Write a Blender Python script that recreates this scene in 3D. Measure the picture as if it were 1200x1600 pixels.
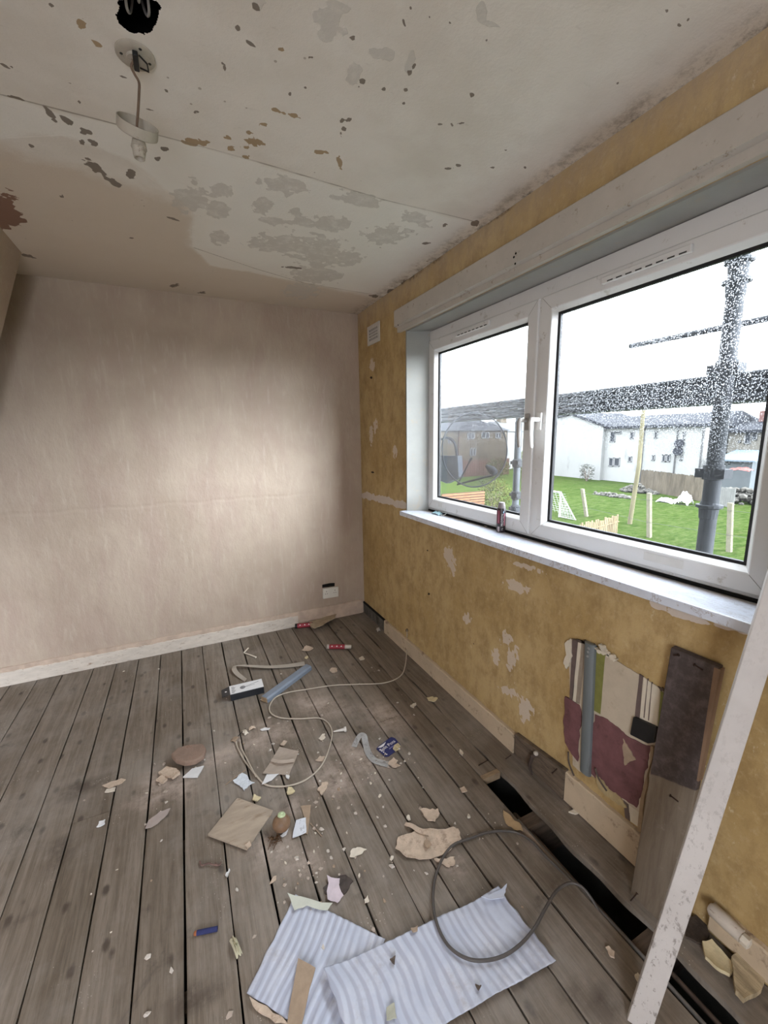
import bpy, bmesh, math, random
import numpy as np
from mathutils import Vector, Matrix, noise as mnoise
for o in list(bpy.data.objects): bpy.data.objects.remove(o)
C = bpy.context.scene.collection
SC = bpy.context.scene
PI = math.pi

# ---------------------------------------------------------------- camera
cam = bpy.data.cameras.new('camera'); cam.sensor_fit = 'HORIZONTAL'; cam.sensor_width = 36.0
cam.lens = 657.6 / 1200 * 36; cam.clip_start = 0.02; cam.clip_end = 400
co = bpy.data.objects.new('camera', cam); C.objects.link(co)
rx = Vector((0.90135, -0.43287, -0.01361)).normalized(); bz = Vector((-0.42405, -0.88849, 0.17539)).normalized()
up = bz.cross(rx).normalized(); rx = up.cross(bz)
M = Matrix.Identity(4)
for i in range(3): M[i][0] = rx[i]; M[i][1] = up[i]; M[i][2] = bz[i]
M.translation = (-1.3107, -3.1622, 1.4793)
co.matrix_world = M; SC.camera = co

# ---------------------------------------------------------------- sky and light
SKY = 5.2
world = bpy.data.worlds.new('overcast_sky'); SC.world = world; world.use_nodes = True
wn = world.node_tree; wn.nodes.clear()
def WN(t, **k):
    n = wn.nodes.new(t)
    for a, b in k.items(): setattr(n, a, b)
    return n
tc = WN('ShaderNodeTexCoord'); sep = WN('ShaderNodeSeparateXYZ'); wn.links.new(tc.outputs['Generated'], sep.inputs[0])
el = WN('ShaderNodeMapRange'); wn.links.new(sep.outputs[2], el.inputs[0])
el.inputs[1].default_value = 0.0; el.inputs[2].default_value = 0.5; el.inputs[3].default_value = 0.75; el.inputs[4].default_value = 1.6
# brighter cloud in the direction of the veiled sun
dp = WN('ShaderNodeVectorMath', operation='DOT_PRODUCT'); wn.links.new(tc.outputs['Generated'], dp.inputs[0])
sd = Vector((0.50, -0.84, 0.25)).normalized(); dp.inputs[1].default_value = sd
gl = WN('ShaderNodeMapRange', interpolation_type='SMOOTHSTEP'); wn.links.new(dp.outputs['Value'], gl.inputs[0])
gl.inputs[1].default_value = 0.84; gl.inputs[2].default_value = 1.0; gl.inputs[3].default_value = 0; gl.inputs[4].default_value = 6.0
ad = WN('ShaderNodeMath', operation='ADD'); wn.links.new(el.outputs[0], ad.inputs[0]); wn.links.new(gl.outputs[0], ad.inputs[1])
st = WN('ShaderNodeMath', operation='MULTIPLY'); wn.links.new(ad.outputs[0], st.inputs[0]); st.inputs[1].default_value = SKY
bg = WN('ShaderNodeBackground'); bg.inputs[0].default_value = (0.89, 0.94, 1.04, 1); wn.links.new(st.outputs[0], bg.inputs[1])
wo = WN('ShaderNodeOutputWorld'); wn.links.new(bg.outputs[0], wo.inputs[0])
try: world.cycles.sampling_method = 'AUTOMATIC'
except Exception: pass
def portal(name, loc, rot, sx, sy):
    l = bpy.data.lights.new(name, 'AREA'); l.shape = 'RECTANGLE'; l.size = sx; l.size_y = sy
    try: l.cycles.is_portal = True
    except Exception: pass
    o = bpy.data.objects.new(name, l); C.objects.link(o); o.location = loc; o.rotation_euler = rot
    return o
portal('window_portal', (0.27, -1.72, 1.56), (0, PI/2, 0), 1.2, 2.0)      # faces -x into the room
portal('rear_fill_portal', (-1.95, -4.44, 1.3), (PI/2, 0, 0), 0.95, 1.6)  # faces +y into the room, at the opening added for fill
SC.view_settings.view_transform = 'Standard'; SC.view_settings.look = 'None'
SC.view_settings.exposure = 1.33; SC.view_settings.gamma = 1.0; SC.view_settings.use_curve_mapping = False
SC.cycles.max_bounces = 10; SC.cycles.diffuse_bounces = 8; SC.cycles.transparent_max_bounces = 16
SC.cycles.use_denoising = True
SC.cycles.sample_clamp_indirect = 12

# ---------------------------------------------------------------- helpers
rnd = random.Random(7)
class MB:
    def __init__(s): s.v = []; s.f = []; s.m = []
    def add(s, vs, fs, mi=0):
        b = len(s.v); s.v += [tuple(map(float, p)) for p in vs]
        s.f += [tuple(b + i for i in f) for f in fs]; s.m += [mi] * len(fs); return s
    def box(s, x0, x1, y0, y1, z0, z1, mi=0):
        x0, x1 = sorted((x0, x1)); y0, y1 = sorted((y0, y1)); z0, z1 = sorted((z0, z1))
        return s.add([(x0,y0,z0),(x1,y0,z0),(x1,y1,z0),(x0,y1,z0),(x0,y0,z1),(x1,y0,z1),(x1,y1,z1),(x0,y1,z1)],
                     [(0,3,2,1),(4,5,6,7),(0,1,5,4),(1,2,6,5),(2,3,7,6),(3,0,4,7)], mi)
    def hexa(s, a, b, mi=0):    # two quads a (bottom) and b (top), same winding
        return s.add(list(a) + list(b), [(3,2,1,0),(4,5,6,7),(0,1,5,4),(1,2,6,5),(2,3,7,6),(3,0,4,7)], mi)
    def prism(s, poly, ax, d0, d1, mi=0):   # polygon in the other two axes, extruded along ax
        def P(p, d):
            q = list(p); q.insert(ax, d); return tuple(q)
        n = len(poly)
        return s.add([P(p, d0) for p in poly] + [P(p, d1) for p in poly],
                     [tuple(range(n))[::-1], tuple(range(n, 2*n))] + [(i, (i+1) % n, n+(i+1) % n, n+i) for i in range(n)], mi)
    def tube(s, path, r, n=10, mi=0, closed=False):
        path = [Vector(p) for p in path]; m = len(path); rs = r if isinstance(r, (list, tuple)) else [r]*m
        ref = None; vs = []
        for i, p in enumerate(path):
            t = (path[min(i+1, m-1)] - path[max(i-1, 0)]).normalized()
            if ref is None:
                ref = t.orthogonal().normalized()
            ref = (ref - t * ref.dot(t))
            ref = ref.normalized() if ref.length > 1e-6 else t.orthogonal().normalized()
            b = t.cross(ref)
            for k in range(n):
                a = 2*PI*k/n; vs.append(p + rs[i]*(math.cos(a)*ref + math.sin(a)*b))
        fs = [(i*n+k, i*n+(k+1) % n, (i+1)*n+(k+1) % n, (i+1)*n+k) for i in range(m-1) for k in range(n)]
        fs += [tuple(range(n))[::-1], tuple(range((m-1)*n, m*n))]
        return s.add(vs, fs, mi)
    def lathe(s, prof, base, axis=(0,0,1), n=24, mi=0):   # prof: (radius, height) list
        ax = Vector(axis).normalized(); u = ax.orthogonal().normalized(); w = ax.cross(u); base = Vector(base)
        vs = [base + ax*h + r*(math.cos(2*PI*k/n)*u + math.sin(2*PI*k/n)*w) for r, h in prof for k in range(n)]
        m = len(prof)
        fs = [(i*n+k, i*n+(k+1) % n, (i+1)*n+(k+1) % n, (i+1)*n+k) for i in range(m-1) for k in range(n)]
        if prof[0][0] > 1e-5: fs.append(tuple(range(n))[::-1])
        if prof[-1][0] > 1e-5: fs.append(tuple(range((m-1)*n, m*n)))
        return s.add(vs, fs, mi)
    def build(s, name, mat, parent=None, smooth=False, bevel=0, origin=None):
        off = Vector((0,0,0))
        if parent is not None: off = Vector(parent['_w'])
        else:
            if origin is None:
                a = np.array(s.v); origin = ((a[:,0].min()+a[:,0].max())/2, (a[:,1].min()+a[:,1].max())/2, a[:,2].min())
            off = Vector(origin)
        me = bpy.data.meshes.new(name); me.from_pydata([tuple(Vector(p) - off) for p in s.v], [], s.f)
        mats = mat if isinstance(mat, (list, tuple)) else [mat]
        for m_ in mats: me.materials.append(m_)
        for p, mi in zip(me.polygons, s.m): p.material_index = mi; p.use_smooth = smooth
        bm = bmesh.new(); bm.from_mesh(me); bmesh.ops.recalc_face_normals(bm, faces=bm.faces); bm.to_mesh(me); bm.free()
        o = bpy.data.objects.new(name, me); C.objects.link(o)
        if parent is None: o.location = off
        else: o.parent = parent
        o['_w'] = tuple(off)
        if bevel:
            b = o.modifiers.new('bevel', 'BEVEL'); b.width = bevel; b.segments = 2; b.limit_method = 'ANGLE'; b.angle_limit = 0.6
        if smooth:
            e = o.modifiers.new('edges', 'EDGE_SPLIT'); e.split_angle = 0.7
        return o
def tag(o, label=None, cat=None, group=None, kind=None):
    if label: o['label'] = label
    if cat: o['category'] = cat
    if group: o['group'] = group
    if kind: o['kind'] = kind
    return o
def thing(name, label, cat, loc, group=None):
    o = bpy.data.objects.new(name, None); C.objects.link(o); o.location = loc; o.empty_display_size = 0.05
    o['_w'] = tuple(float(a) for a in loc); return tag(o, label, cat, group)
def struct(o): o['kind'] = 'structure'; return o

# ---------------------------------------------------------------- materials
def new_mat(name):
    m = bpy.data.materials.new(name); m.use_nodes = True; nt = m.node_tree; nt.nodes.clear()
    out = nt.nodes.new('ShaderNodeOutputMaterial'); b = nt.nodes.new('ShaderNodeBsdfPrincipled')
    nt.links.new(b.outputs[0], out.inputs[0]); return m, nt, b
class NT:
    def __init__(s, nt): s.nt = nt
    def n(s, t, **k):
        x = s.nt.nodes.new(t)
        for a, b in k.items(): setattr(x, a, b)
        return x
    def lk(s, a, b): s.nt.links.new(a, b)
    def setv(s, inp, v):
        if hasattr(v, 'is_output') or isinstance(v, bpy.types.NodeSocket): s.lk(v, inp)
        else: inp.default_value = v
    def coord(s, kind='Object', scale=(1,1,1), rot=(0,0,0)):
        t = s.n('ShaderNodeTexCoord'); m = s.n('ShaderNodeMapping'); m.inputs['Scale'].default_value = scale
        m.inputs['Rotation'].default_value = rot; s.lk(t.outputs[kind], m.inputs[0]); return m.outputs[0]
    def noise(s, vec, scale, detail=5, rough=0.6, dist=0.0):
        x = s.n('ShaderNodeTexNoise'); s.lk(vec, x.inputs['Vector']); x.inputs['Scale'].default_value = scale
        x.inputs['Detail'].default_value = detail; x.inputs['Roughness'].default_value = rough; x.inputs['Distortion'].default_value = dist
        return x.outputs[0]
    def voro(s, vec, scale, feature='F1', rand=1.0):
        x = s.n('ShaderNodeTexVoronoi', feature=feature); s.lk(vec, x.inputs['Vector']); x.inputs['Scale'].default_value = scale
        x.inputs['Randomness'].default_value = rand; return x.outputs['Distance']
    def wave(s, vec, scale, dist=2, dir_='X', prof='SIN'):
        x = s.n('ShaderNodeTexWave', bands_direction=dir_, wave_profile=prof); s.lk(vec, x.inputs['Vector'])
        x.inputs['Scale'].default_value = scale; x.inputs['Distortion'].default_value = dist; return x.outputs['Fac']
    def rng(s, v, a, b, c=0.0, d=1.0, smooth=True):
        x = s.n('ShaderNodeMapRange', interpolation_type='SMOOTHSTEP' if smooth else 'LINEAR'); s.setv(x.inputs[0], v)
        for i, q in zip((1,2,3,4), (a,b,c,d)): x.inputs[i].default_value = q
        return x.outputs[0]
    def math(s, op, a, b=0.0, clamp=False):
        x = s.n('ShaderNodeMath', operation=op); x.use_clamp = clamp; s.setv(x.inputs[0], a); s.setv(x.inputs[1], b); return x.outputs[0]
    def mix(s, f, a, b, mode='MIX'):
        x = s.n('ShaderNodeMix', data_type='RGBA', blend_type=mode)
        s.setv(x.inputs['Factor'], f)
        s.setv(x.inputs[6], a if not isinstance(a, tuple) else (*a[:3], 1)); s.setv(x.inputs[7], b if not isinstance(b, tuple) else (*b[:3], 1))
        return x.outputs[2]
    def attr(s, name):
        x = s.n('ShaderNodeAttribute'); x.attribute_name = name; return x
    def sep(s, c):
        x = s.n('ShaderNodeSeparateColor'); s.lk(c, x.inputs[0]); return x.outputs
    def bump(s, bsdf, h, strength=0.3, dist=0.01):
        x = s.n('ShaderNodeBump'); x.inputs['Strength'].default_value = strength; x.inputs['Distance'].default_value = dist
        s.setv(x.inputs['Height'], h); s.lk(x.outputs[0], bsdf.inputs['Normal'])
def plain(name, col, rough=0.7, var=0.15, scale=20, bump=0.0, metal=0.0, spec=0.3, dirt=None, dirt_amt=0.5, dirt_scale=6, stretch=(1,1,1)):
    m, nt, b = new_mat(name); t = NT(nt); v = t.coord('Object', stretch)
    n1 = t.noise(v, scale, 6, 0.65)
    lo = tuple(c*(1-var) for c in col); hi = tuple(min(1, c*(1+var)) for c in col)
    c = t.mix(t.rng(n1, 0.3, 0.7), lo, hi)
    if dirt:
        d = t.noise(v, dirt_scale, 8, 0.75)
        c = t.mix(t.rng(d, 0.62-0.25*dirt_amt, 0.72-0.1*dirt_amt), c, dirt)
    t.lk(c, b.inputs['Base Color']); b.inputs['Roughness'].default_value = rough; b.inputs['Metallic'].default_value = metal
    b.inputs['Specular IOR Level'].default_value = spec
    if bump: t.bump(b, t.noise(v, scale*1.7, 6, 0.7), bump, 0.004)
    return m
def srgb(r, g, b):
    f = lambda x: (x/255/12.92) if x/255 <= 0.04045 else ((x/255+0.055)/1.055)**2.4
    return (f(r), f(g), f(b))

# numeric noise for painted masks
def vnoise(x, y, seed=0):
    xi = np.floor(x).astype(np.int64); yi = np.floor(y).astype(np.int64); xf = x-xi; yf = y-yi
    def h(a, b):
        k = (a*374761393 + b*668265263 + seed*974634777) & 0x7fffffff
        k = ((k ^ (k >> 13)) * 1274126177) & 0x7fffffff
        return ((k ^ (k >> 16)) & 0xffff) / 65535.0
    u = xf*xf*(3-2*xf); w = yf*yf*(3-2*yf)
    return (h(xi,yi)*(1-u)+h(xi+1,yi)*u)*(1-w) + (h(xi,yi+1)*(1-u)+h(xi+1,yi+1)*u)*w
def fbm(x, y, sc, oc=4, seed=0):
    t = 0; a = 1; s = 0
    for o in range(oc): t = t + a*vnoise(x*sc*2**o, y*sc*2**o, seed+o*17); s += a; a *= 0.55
    return t/s
def blob_field(X, Y, blobs, cls, amp=0.55, sc=45, seed=3):
    """1 well inside a patch, 0 outside; 0.5 on its ragged edge"""
    best = np.full(X.shape, -9.0)
    for k, b in enumerate(blobs):
        if b[0] != cls: continue
        dx = X-b[1]; dy = Y-b[2]; u = b[3]*dx+b[4]*dy; v = b[5]*dx+b[6]*dy
        best = np.maximum(best, 1-np.sqrt(u*u+v*v))
    return best + amp*(fbm(X, Y, sc, 4, seed)-0.5)*2
def poly_field(X, Y, poly, soft=0.05):
    """signed distance to a polygon divided by soft"""
    P = np.array(poly); n = len(P); d = np.full(X.shape, 1e9); ins = np.zeros(X.shape, bool)
    for i in range(n):
        a = P[i]; b = P[(i+1) % n]; e = b-a; wx = X-a[0]; wy = Y-a[1]
        t = np.clip((wx*e[0]+wy*e[1])/(e@e+1e-12), 0, 1); d = np.minimum(d, np.hypot(wx-e[0]*t, wy-e[1]*t))
        c1 = (a[1] > Y) != (b[1] > Y)
        with np.errstate(divide='ignore', invalid='ignore'):
            c2 = X < (b[0]-a[0])*(Y-a[1])/(b[1]-a[1]+1e-15)+a[0]
        ins ^= (c1 & c2)
    return np.where(ins, d, -d)/soft
def grid_mesh(name, us, vs, to3, keep=None, mat=None, fields=None, back=None):
    """painted wall or ceiling surface; fields(U,V) -> dict name->(n,3)"""
    U, V = np.meshgrid(us, vs, indexing='ij'); nu, nv = U.shape
    pts = to3(U, V); me = bpy.data.meshes.new(name)
    cu = (U[:-1,:-1]+U[1:,1:])/2; cv = (V[:-1,:-1]+V[1:,1:])/2
    k = np.ones(cu.shape, bool) if keep is None else keep(cu, cv)
    idx = np.arange(nu*nv).reshape(nu, nv)
    quads = np.stack([idx[:-1,:-1], idx[1:,:-1], idx[1:,1:], idx[:-1,1:]], -1)[k]
    used = np.unique(quads); remap = -np.ones(nu*nv, int); remap[used] = np.arange(len(used))
    pts = pts.reshape(-1, 3)[used]
    me.from_pydata(pts.tolist(), [], remap[quads].tolist())
    if fields:
        for an, arr in fields(U, V).items():
            at = me.attributes.new(an, 'FLOAT_COLOR', 'POINT')
            a4 = np.ones((len(used), 4), np.float32); a4[:, :3] = arr.reshape(-1, 3)[used]
            at.data.foreach_set('color', a4.ravel())
    if mat: me.materials.append(mat)
    o = bpy.data.objects.new(name, me); C.objects.link(o); o['_w'] = (0.0, 0.0, 0.0)
    return o
def text_part(name, body, size, mat, parent, origin, xdir, ydir, depth=0.0003, align='CENTER', bend=None):
    cu = bpy.data.curves.new('lettering', 'FONT'); cu.body = body; cu.size = size; cu.extrude = depth
    cu.align_x = align; cu.align_y = 'CENTER'
    t = bpy.data.objects.new('lettering', cu); C.objects.link(t)
    dg = bpy.context.evaluated_depsgraph_get(); dg.update()
    me = bpy.data.meshes.new_from_object(t.evaluated_get(dg))
    bpy.data.objects.remove(t); bpy.data.curves.remove(cu)
    xd = Vector(xdir).normalized(); yd = Vector(ydir).normalized(); zd = xd.cross(yd); og = Vector(origin) - Vector(parent['_w'])
    for v in me.vertices:
        x, y, z = v.co
        if bend: v.co = bend(x, y, z) - Vector(parent['_w'])
        else: v.co = og + xd*x + yd*y + zd*z
    me.materials.clear(); me.materials.append(mat); me.name = name
    o = bpy.data.objects.new(name, me); C.objects.link(o); o.parent = parent; o['_w'] = parent['_w']
    return o
# ================================================================ ROOM
H = 2.4; YB = -4.4; XL = -3.0
# ---- ceiling: painted plasterboard with filler band, scraped patches, flakes
CEIL = [('g', -1.088, -1.295, 20.023, -1.633, 8.007, 17.873), ('g', -1.088, -1.177, 24.826, 0.111, 0.768, 12.749), ('g', -1.06, -0.919, 30.092, 1.877, -5.228, 12.147), ('g', -1.183, -1.196, 16.881, -0.425, 4.098, 9.166), ('g', -0.871, -1.438, 11.995, -1.749, 2.974, 16.854), ('g', -0.928, -1.259, 29.024, -2.396, 1.366, 18.096), ('g', -0.743, -1.213, 13.978, -2.505, 1.633, 25.773), ('g', -0.855, -1.163, 12.417, -1.964, 5.25, 21.56), ('g', -0.793, -1.26, 27.168, -4.244, 2.014, 27.382), ('g', -0.623, -1.236, 13.094, -4.441, 5.961, 13.437), ('g', -0.589, -1.456, 11.047, -3.545, 3.103, 18.12), ('g', -0.307, -1.419, 13.452, -6.215, 2.102, 21.766), ('g', -0.356, -1.237, 8.698, -4.71, 5.958, 8.698), ('g', -0.78, -0.942, 7.288, -1.291, 2.116, 9.785), ('g', -0.585, -0.933, 7.21, -1.651, 0.039, 6.13), ('g', -0.454, -0.949, 11.566, -3.379, 0.103, 11.088), ('g', -0.53, -0.631, 6.65, -1.805, 2.228, 8.107), ('g', -0.529, -0.339, 9.302, -2.429, 3.258, 7.604), ('g', -0.792, -2.074, 36.394, -16.812, 17.067, 37.223), ('g', -0.765, -2.081, 63.575, -31.356, 26.268, 57.302), ('g', -0.822, -2.003, 50.613, -4.259, 0.607, 32.59), ('g', -0.925, -2.106, 27.877, 0.131, 1.799, 29.853), ('g', -0.919, -2.067, 35.847, -11.631, 13.133, 28.593), ('g', -0.706, -2.08, 97.376, -27.454, 5.504, 39.49), ('g', -0.629, -2.261, 76.527, -41.495, 11.914, 44.131), ('g', -0.604, -2.245, 44.114, -10.438, 4.011, 147.295), ('g', -0.584, -2.25, 33.602, -12.29, 24.677, 239.596), ('g', -1.079, -2.074, 62.476, -9.862, 25.637, 55.654), ('t', -1.015, -1.632, 35.407, 0.326, 0.696, 53.449), ('t', -0.933, -1.789, 40.071, -2.032, 4.706, 77.678), ('t', -0.995, -1.719, 78.084, -9.301, 36.829, 117.868), ('t', -1.188, -1.55, 39.538, 0.875, 18.603, 62.125), ('t', -1.155, -1.559, 66.9, -3.373, 34.826, 76.914), ('t', -0.806, -1.67, 39.098, -9.843, 29.906, 99.67), ('t', -0.734, -1.642, 101.632, -50.017, 24.112, 29.378), ('t', -1.033, -1.664, 90.05, -7.838, 34.222, 111.349), ('t', -1.035, -1.593, 84.521, -11.454, 45.115, 99.708), ('t', -1.425, -1.863, 98.188, 38.051, -3.304, 74.72), ('t', -1.402, -1.818, 80.689, 37.391, -34.758, 83.846), ('t', -1.075, -1.569, 85.354, -9.006, 44.738, 98.9), ('t', -1.027, -1.546, 99.808, -8.455, 27.807, 94.824), ('t', -0.981, -1.789, 95.977, -7.235, 24.836, 131.094), ('t', -1.006, -1.988, 171.302, -11.402, 32.029, 137.424), ('t', -1.092, -1.616, 67.963, -2.97, 24.511, 80.683), ('d', -1.56, -1.512, 28.288, 19.201, -81.616, 25.629), ('d', -1.522, -1.494, 37.608, 20.34, -58.525, 38.705), ('d', -1.484, -1.468, 45.646, 11.388, 8.478, 62.51), ('d', -1.472, -1.422, 58.594, 23.489, -34.85, 45.047), ('d', -1.502, -1.408, 150.612, 25.59, 23.559, 52.019), ('d', -1.485, -1.277, 19.668, 8.273, -26.749, 21.01), ('d', -1.441, -1.203, 22.247, 7.635, -32.194, 34.483), ('d', -1.38, -1.285, 52.064, 12.726, -8.741, 27.231), ('d', -1.628, -1.542, 47.15, 18.628, -2.579, 139.14), ('d', -1.126, -1.878, 136.235, -55.787, 31.006, 31.222), ('d', -1.107, -1.999, 121.803, -93.334, 84.978, 67.412), ('d', -1.076, -1.972, 70.404, 23.488, -61.343, 169.227), ('d', -1.079, -2.066, 112.232, 0.006, 14.144, 55.69), ('d', -0.77, -2.168, 159.161, -172.375, 58.634, 57.156), ('d', -0.86, -2.086, 103.579, -40.887, 64.547, 140.568), ('d', -0.795, -1.982, 115.446, 5.288, -16.02, 83.714), ('d', -0.793, -1.963, 180.601, -74.422, 65.994, 144.504), ('d', -0.792, -1.826, 99.582, -36.427, 32.042, 70.505), ('d', -0.777, -1.841, 58.371, -57.555, 129.314, 71.493), ('d', -0.776, -1.799, 96.954, -35.956, 38.079, 83.894), ('d', -0.777, -1.774, 239.209, -86.699, 24.533, 54.096), ('d', -0.694, -2.078, 145.336, -17.825, -3.184, 71.026), ('d', -0.694, -2.059, 113.606, -4.095, -13.163, 92.444), ('d', -0.73, -1.982, 104.621, -50.244, 48.712, 106.697), ('d', -0.677, -2.007, 169.979, -92.546, 64.893, 142.139), ('d', -0.658, -1.962, 163.455, -88.047, 59.635, 130.871), ('d', -0.504, -2.067, 124.779, -47.13, 3.889, 101.578), ('d', -0.523, -1.937, 70.908, -52.718, 97.229, 159.587), ('d', -0.49, -1.952, 144.678, -100.057, 39.199, 86.288), ('d', -0.469, -1.964, 49.597, -45.757, 114.653, 143.86), ('d', -0.358, -1.8, 77.676, -43.378, 17.074, 100.892), ('d', -0.38, -1.77, 46.798, -31.762, 57.361, 127.316), ('d', -0.239, -1.838, 70.844, -59.286, 57.508, 127.626), ('d', -0.956, -1.863, 143.206, -33.677, 47.619, 104.363), ('d', -0.937, -1.994, 154.987, -44.087, 77.953, 170.098), ('d', -0.986, -1.872, 294.879, -62.3, 98.936, 216.653), ('d', -0.923, -1.901, 286.836, -78.449, 98.833, 216.427), ('d', -1.359, -1.74, 92.07, 28.316, -20.843, 205.557), ('d', -1.486, -1.66, 91.09, 17.241, 136.498, 298.736), ('d', -1.477, -1.594, 140.83, 49.852, -15.225, 84.109), ('d', -1.607, -1.654, 199.235, 55.165, 55.72, 121.733), ('d', -1.622, -1.657, 104.627, 48.655, -20.739, 128.744), ('d', -1.474, -1.887, 155.429, 83.827, -45.756, 119.979), ('d', -1.648, -1.323, 121.047, 57.061, -63.067, 62.652), ('d', -1.259, -1.736, 135.994, 32.238, -19.514, 198.234), ('d', -1.305, -1.644, 80.836, 11.006, 42.895, 187.378), ('d', -1.183, -1.689, 119.335, -4.049, 57.133, 125.53), ('d', -1.269, -1.478, 69.652, 14.387, -11.867, 54.752), ('d', -1.291, -1.416, 88.456, 3.453, 31.277, 69.282), ('d', -1.252, -1.004, 29.558, 4.117, -26.942, 80.513), ('d', -1.633, -1.018, 101.981, 27.264, 1.82, 62.668), ('d', -1.428, -0.736, 78.182, 6.819, 41.979, 95.125), ('d', -1.252, -0.141, 34.235, -1.909, 31.306, 27.251), ('d', -1.098, -0.069, 33.318, -1.468, 16.144, 37.718), ('d', -1.91, -0.312, 32.722, 10.092, -9.799, 32.157), ('d', -0.674, -0.69, 11.932, -2.426, 10.016, 54.036), ('d', -0.164, -1.427, 50.938, -48.223, 55.432, 27.212), ('d', -0.049, -1.491, 32.895, -38.49, 36.87, 10.453), ('d', -0.151, -1.241, 30.161, -19.919, 27.385, 39.229), ('d', -0.057, -0.433, 24.004, -9.559, 0.097, 27.657), ('d', 0.021, -0.849, 16.864, -16.364, 41.096, -0.299), ('d', 0.017, -0.699, 11.718, -10.51, 31.215, -0.171), ('d', -0.004, -0.564, 20.109, -16.728, 37.531, 0.062), ('d', -0.57, -2.215, 131.757, -107.76, 85.1, 185.35), ('d', -0.587, -2.266, 183.459, -156.17, 95.143, 206.792), ('d', -0.537, -2.285, 177.1, -166.6, 141.278, 307.117), ('d', -0.673, -2.212, 143.917, -98.911, 92.643, 201.463), ('d', -0.772, -2.202, 208.366, -116.284, 148.958, 323.524), ('d', -0.723, -2.205, 199.818, -123.91, 143.475, 311.822), ('d', -0.446, -2.303, 164.9, -179.938, 135.001, 293.711), ('d', -0.193, -2.426, 102.874, -179.371, 90.774, 197.444), ('d', -0.254, -2.437, 145.125, -242.547, 73.408, 159.453), ('d', -0.189, -2.444, 137.049, -247.509, 140.484, 305.391), ('d', -0.172, -2.26, 59.632, -132.336, 160.542, 113.855), ('d', -0.261, -1.927, 123.567, -109.407, 65.323, 144.459), ('d', -0.137, -1.884, 113.077, -108.705, 57.413, 127.414), ('d', -0.368, -2.255, 113.467, -127.696, 115.849, 252.791), ('r', -1.868, -0.797, 30.803, 12.329, -3.494, 4.82), ('r', -1.858, -0.747, 30.281, 10.057, -0.432, 10.647), ('r', -1.915, -0.662, 33.522, 9.77, 6.09, 13.728), ('r', -1.838, -0.727, 46.899, 12.465, 18.815, 42.364)]
CEIL_BAND = [(-1.963, -1.552), (-1.663, -1.538), (-1.366, -1.54), (-0.994, -1.535), (-0.499, -1.501), (-0.052, -1.508), (0.198, -1.453), (0.205, -0.443), (-0.023, -0.461), (-0.528, -0.488), (-1.072, -0.545), (-1.171, -0.755), (-1.18, -1.104), (-1.382, -1.367), (-1.544, -1.426), (-1.724, -1.329), (-2.065, -1.35)]
CEIL_TAN = [(-2.08, -1.319), (-1.735, -1.293), (-1.544, -1.25), (-1.38, -1.164), (-1.182, -1.166), (-1.143, -0.767), (-0.522, -0.466), (-0.001, -0.414), (0.072, 0.135), (-2.065, 0.097), (-2.887, 0.291)]
HOLE = [('h', -1.308, -1.943, 24.782, 1.826, 8.888, 19.312)][0]
SEAM = [[(-1.963, -1.552), (-1.663, -1.538), (-1.366, -1.54), (-0.994, -1.535), (-0.499, -1.501), (-0.052, -1.508)], [(-1.163, -0.743), (-0.846, -0.596), (-0.535, -0.485), (-0.023, -0.461)], [(-1.864, -0.851), (-1.547, -0.683), (-1.198, -0.664)]]
def seam_d(U, V):
    d = np.full(U.shape, 9.0)
    for S in SEAM[:2]:
        for a, b in zip(S[:-1], S[1:]):
            ex, ey = b[0]-a[0], b[1]-a[1]; t = np.clip(((U-a[0])*ex+(V-a[1])*ey)/(ex*ex+ey*ey), 0, 1); d = np.minimum(d, np.hypot(U-a[0]-ex*t, V-a[1]-ey*t))
    return d
def ceil_fields(U, V):
    g = blob_field(U, V, CEIL, 'g', 0.95, 34, 3); t = blob_field(U, V, CEIL, 't', 1.1, 75, 5)+0.05; d = blob_field(U, V, CEIL, 'd', 0.8, 75, 9)-0.18
    r = blob_field(U, V, CEIL, 'r', 0.9, 40, 11)
    band = poly_field(U, V, CEIL_BAND, 0.08) ; tan = poly_field(U, V, CEIL_TAN, 0.12)
    s = lambda a: np.clip(a*0.5+0.5, 0, 1)
    edge = np.clip(1-(-U)/0.10, 0, 1)             # damp and mould close to the window wall
    return {'paint': np.stack([s(g), s(t), s(d)], -1), 'zone': np.stack([s(band), s(tan), s(r)], -1), 'damp': np.stack([edge, np.clip(seam_d(U, V)*20, 0, 1), edge*0], -1)}
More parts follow.
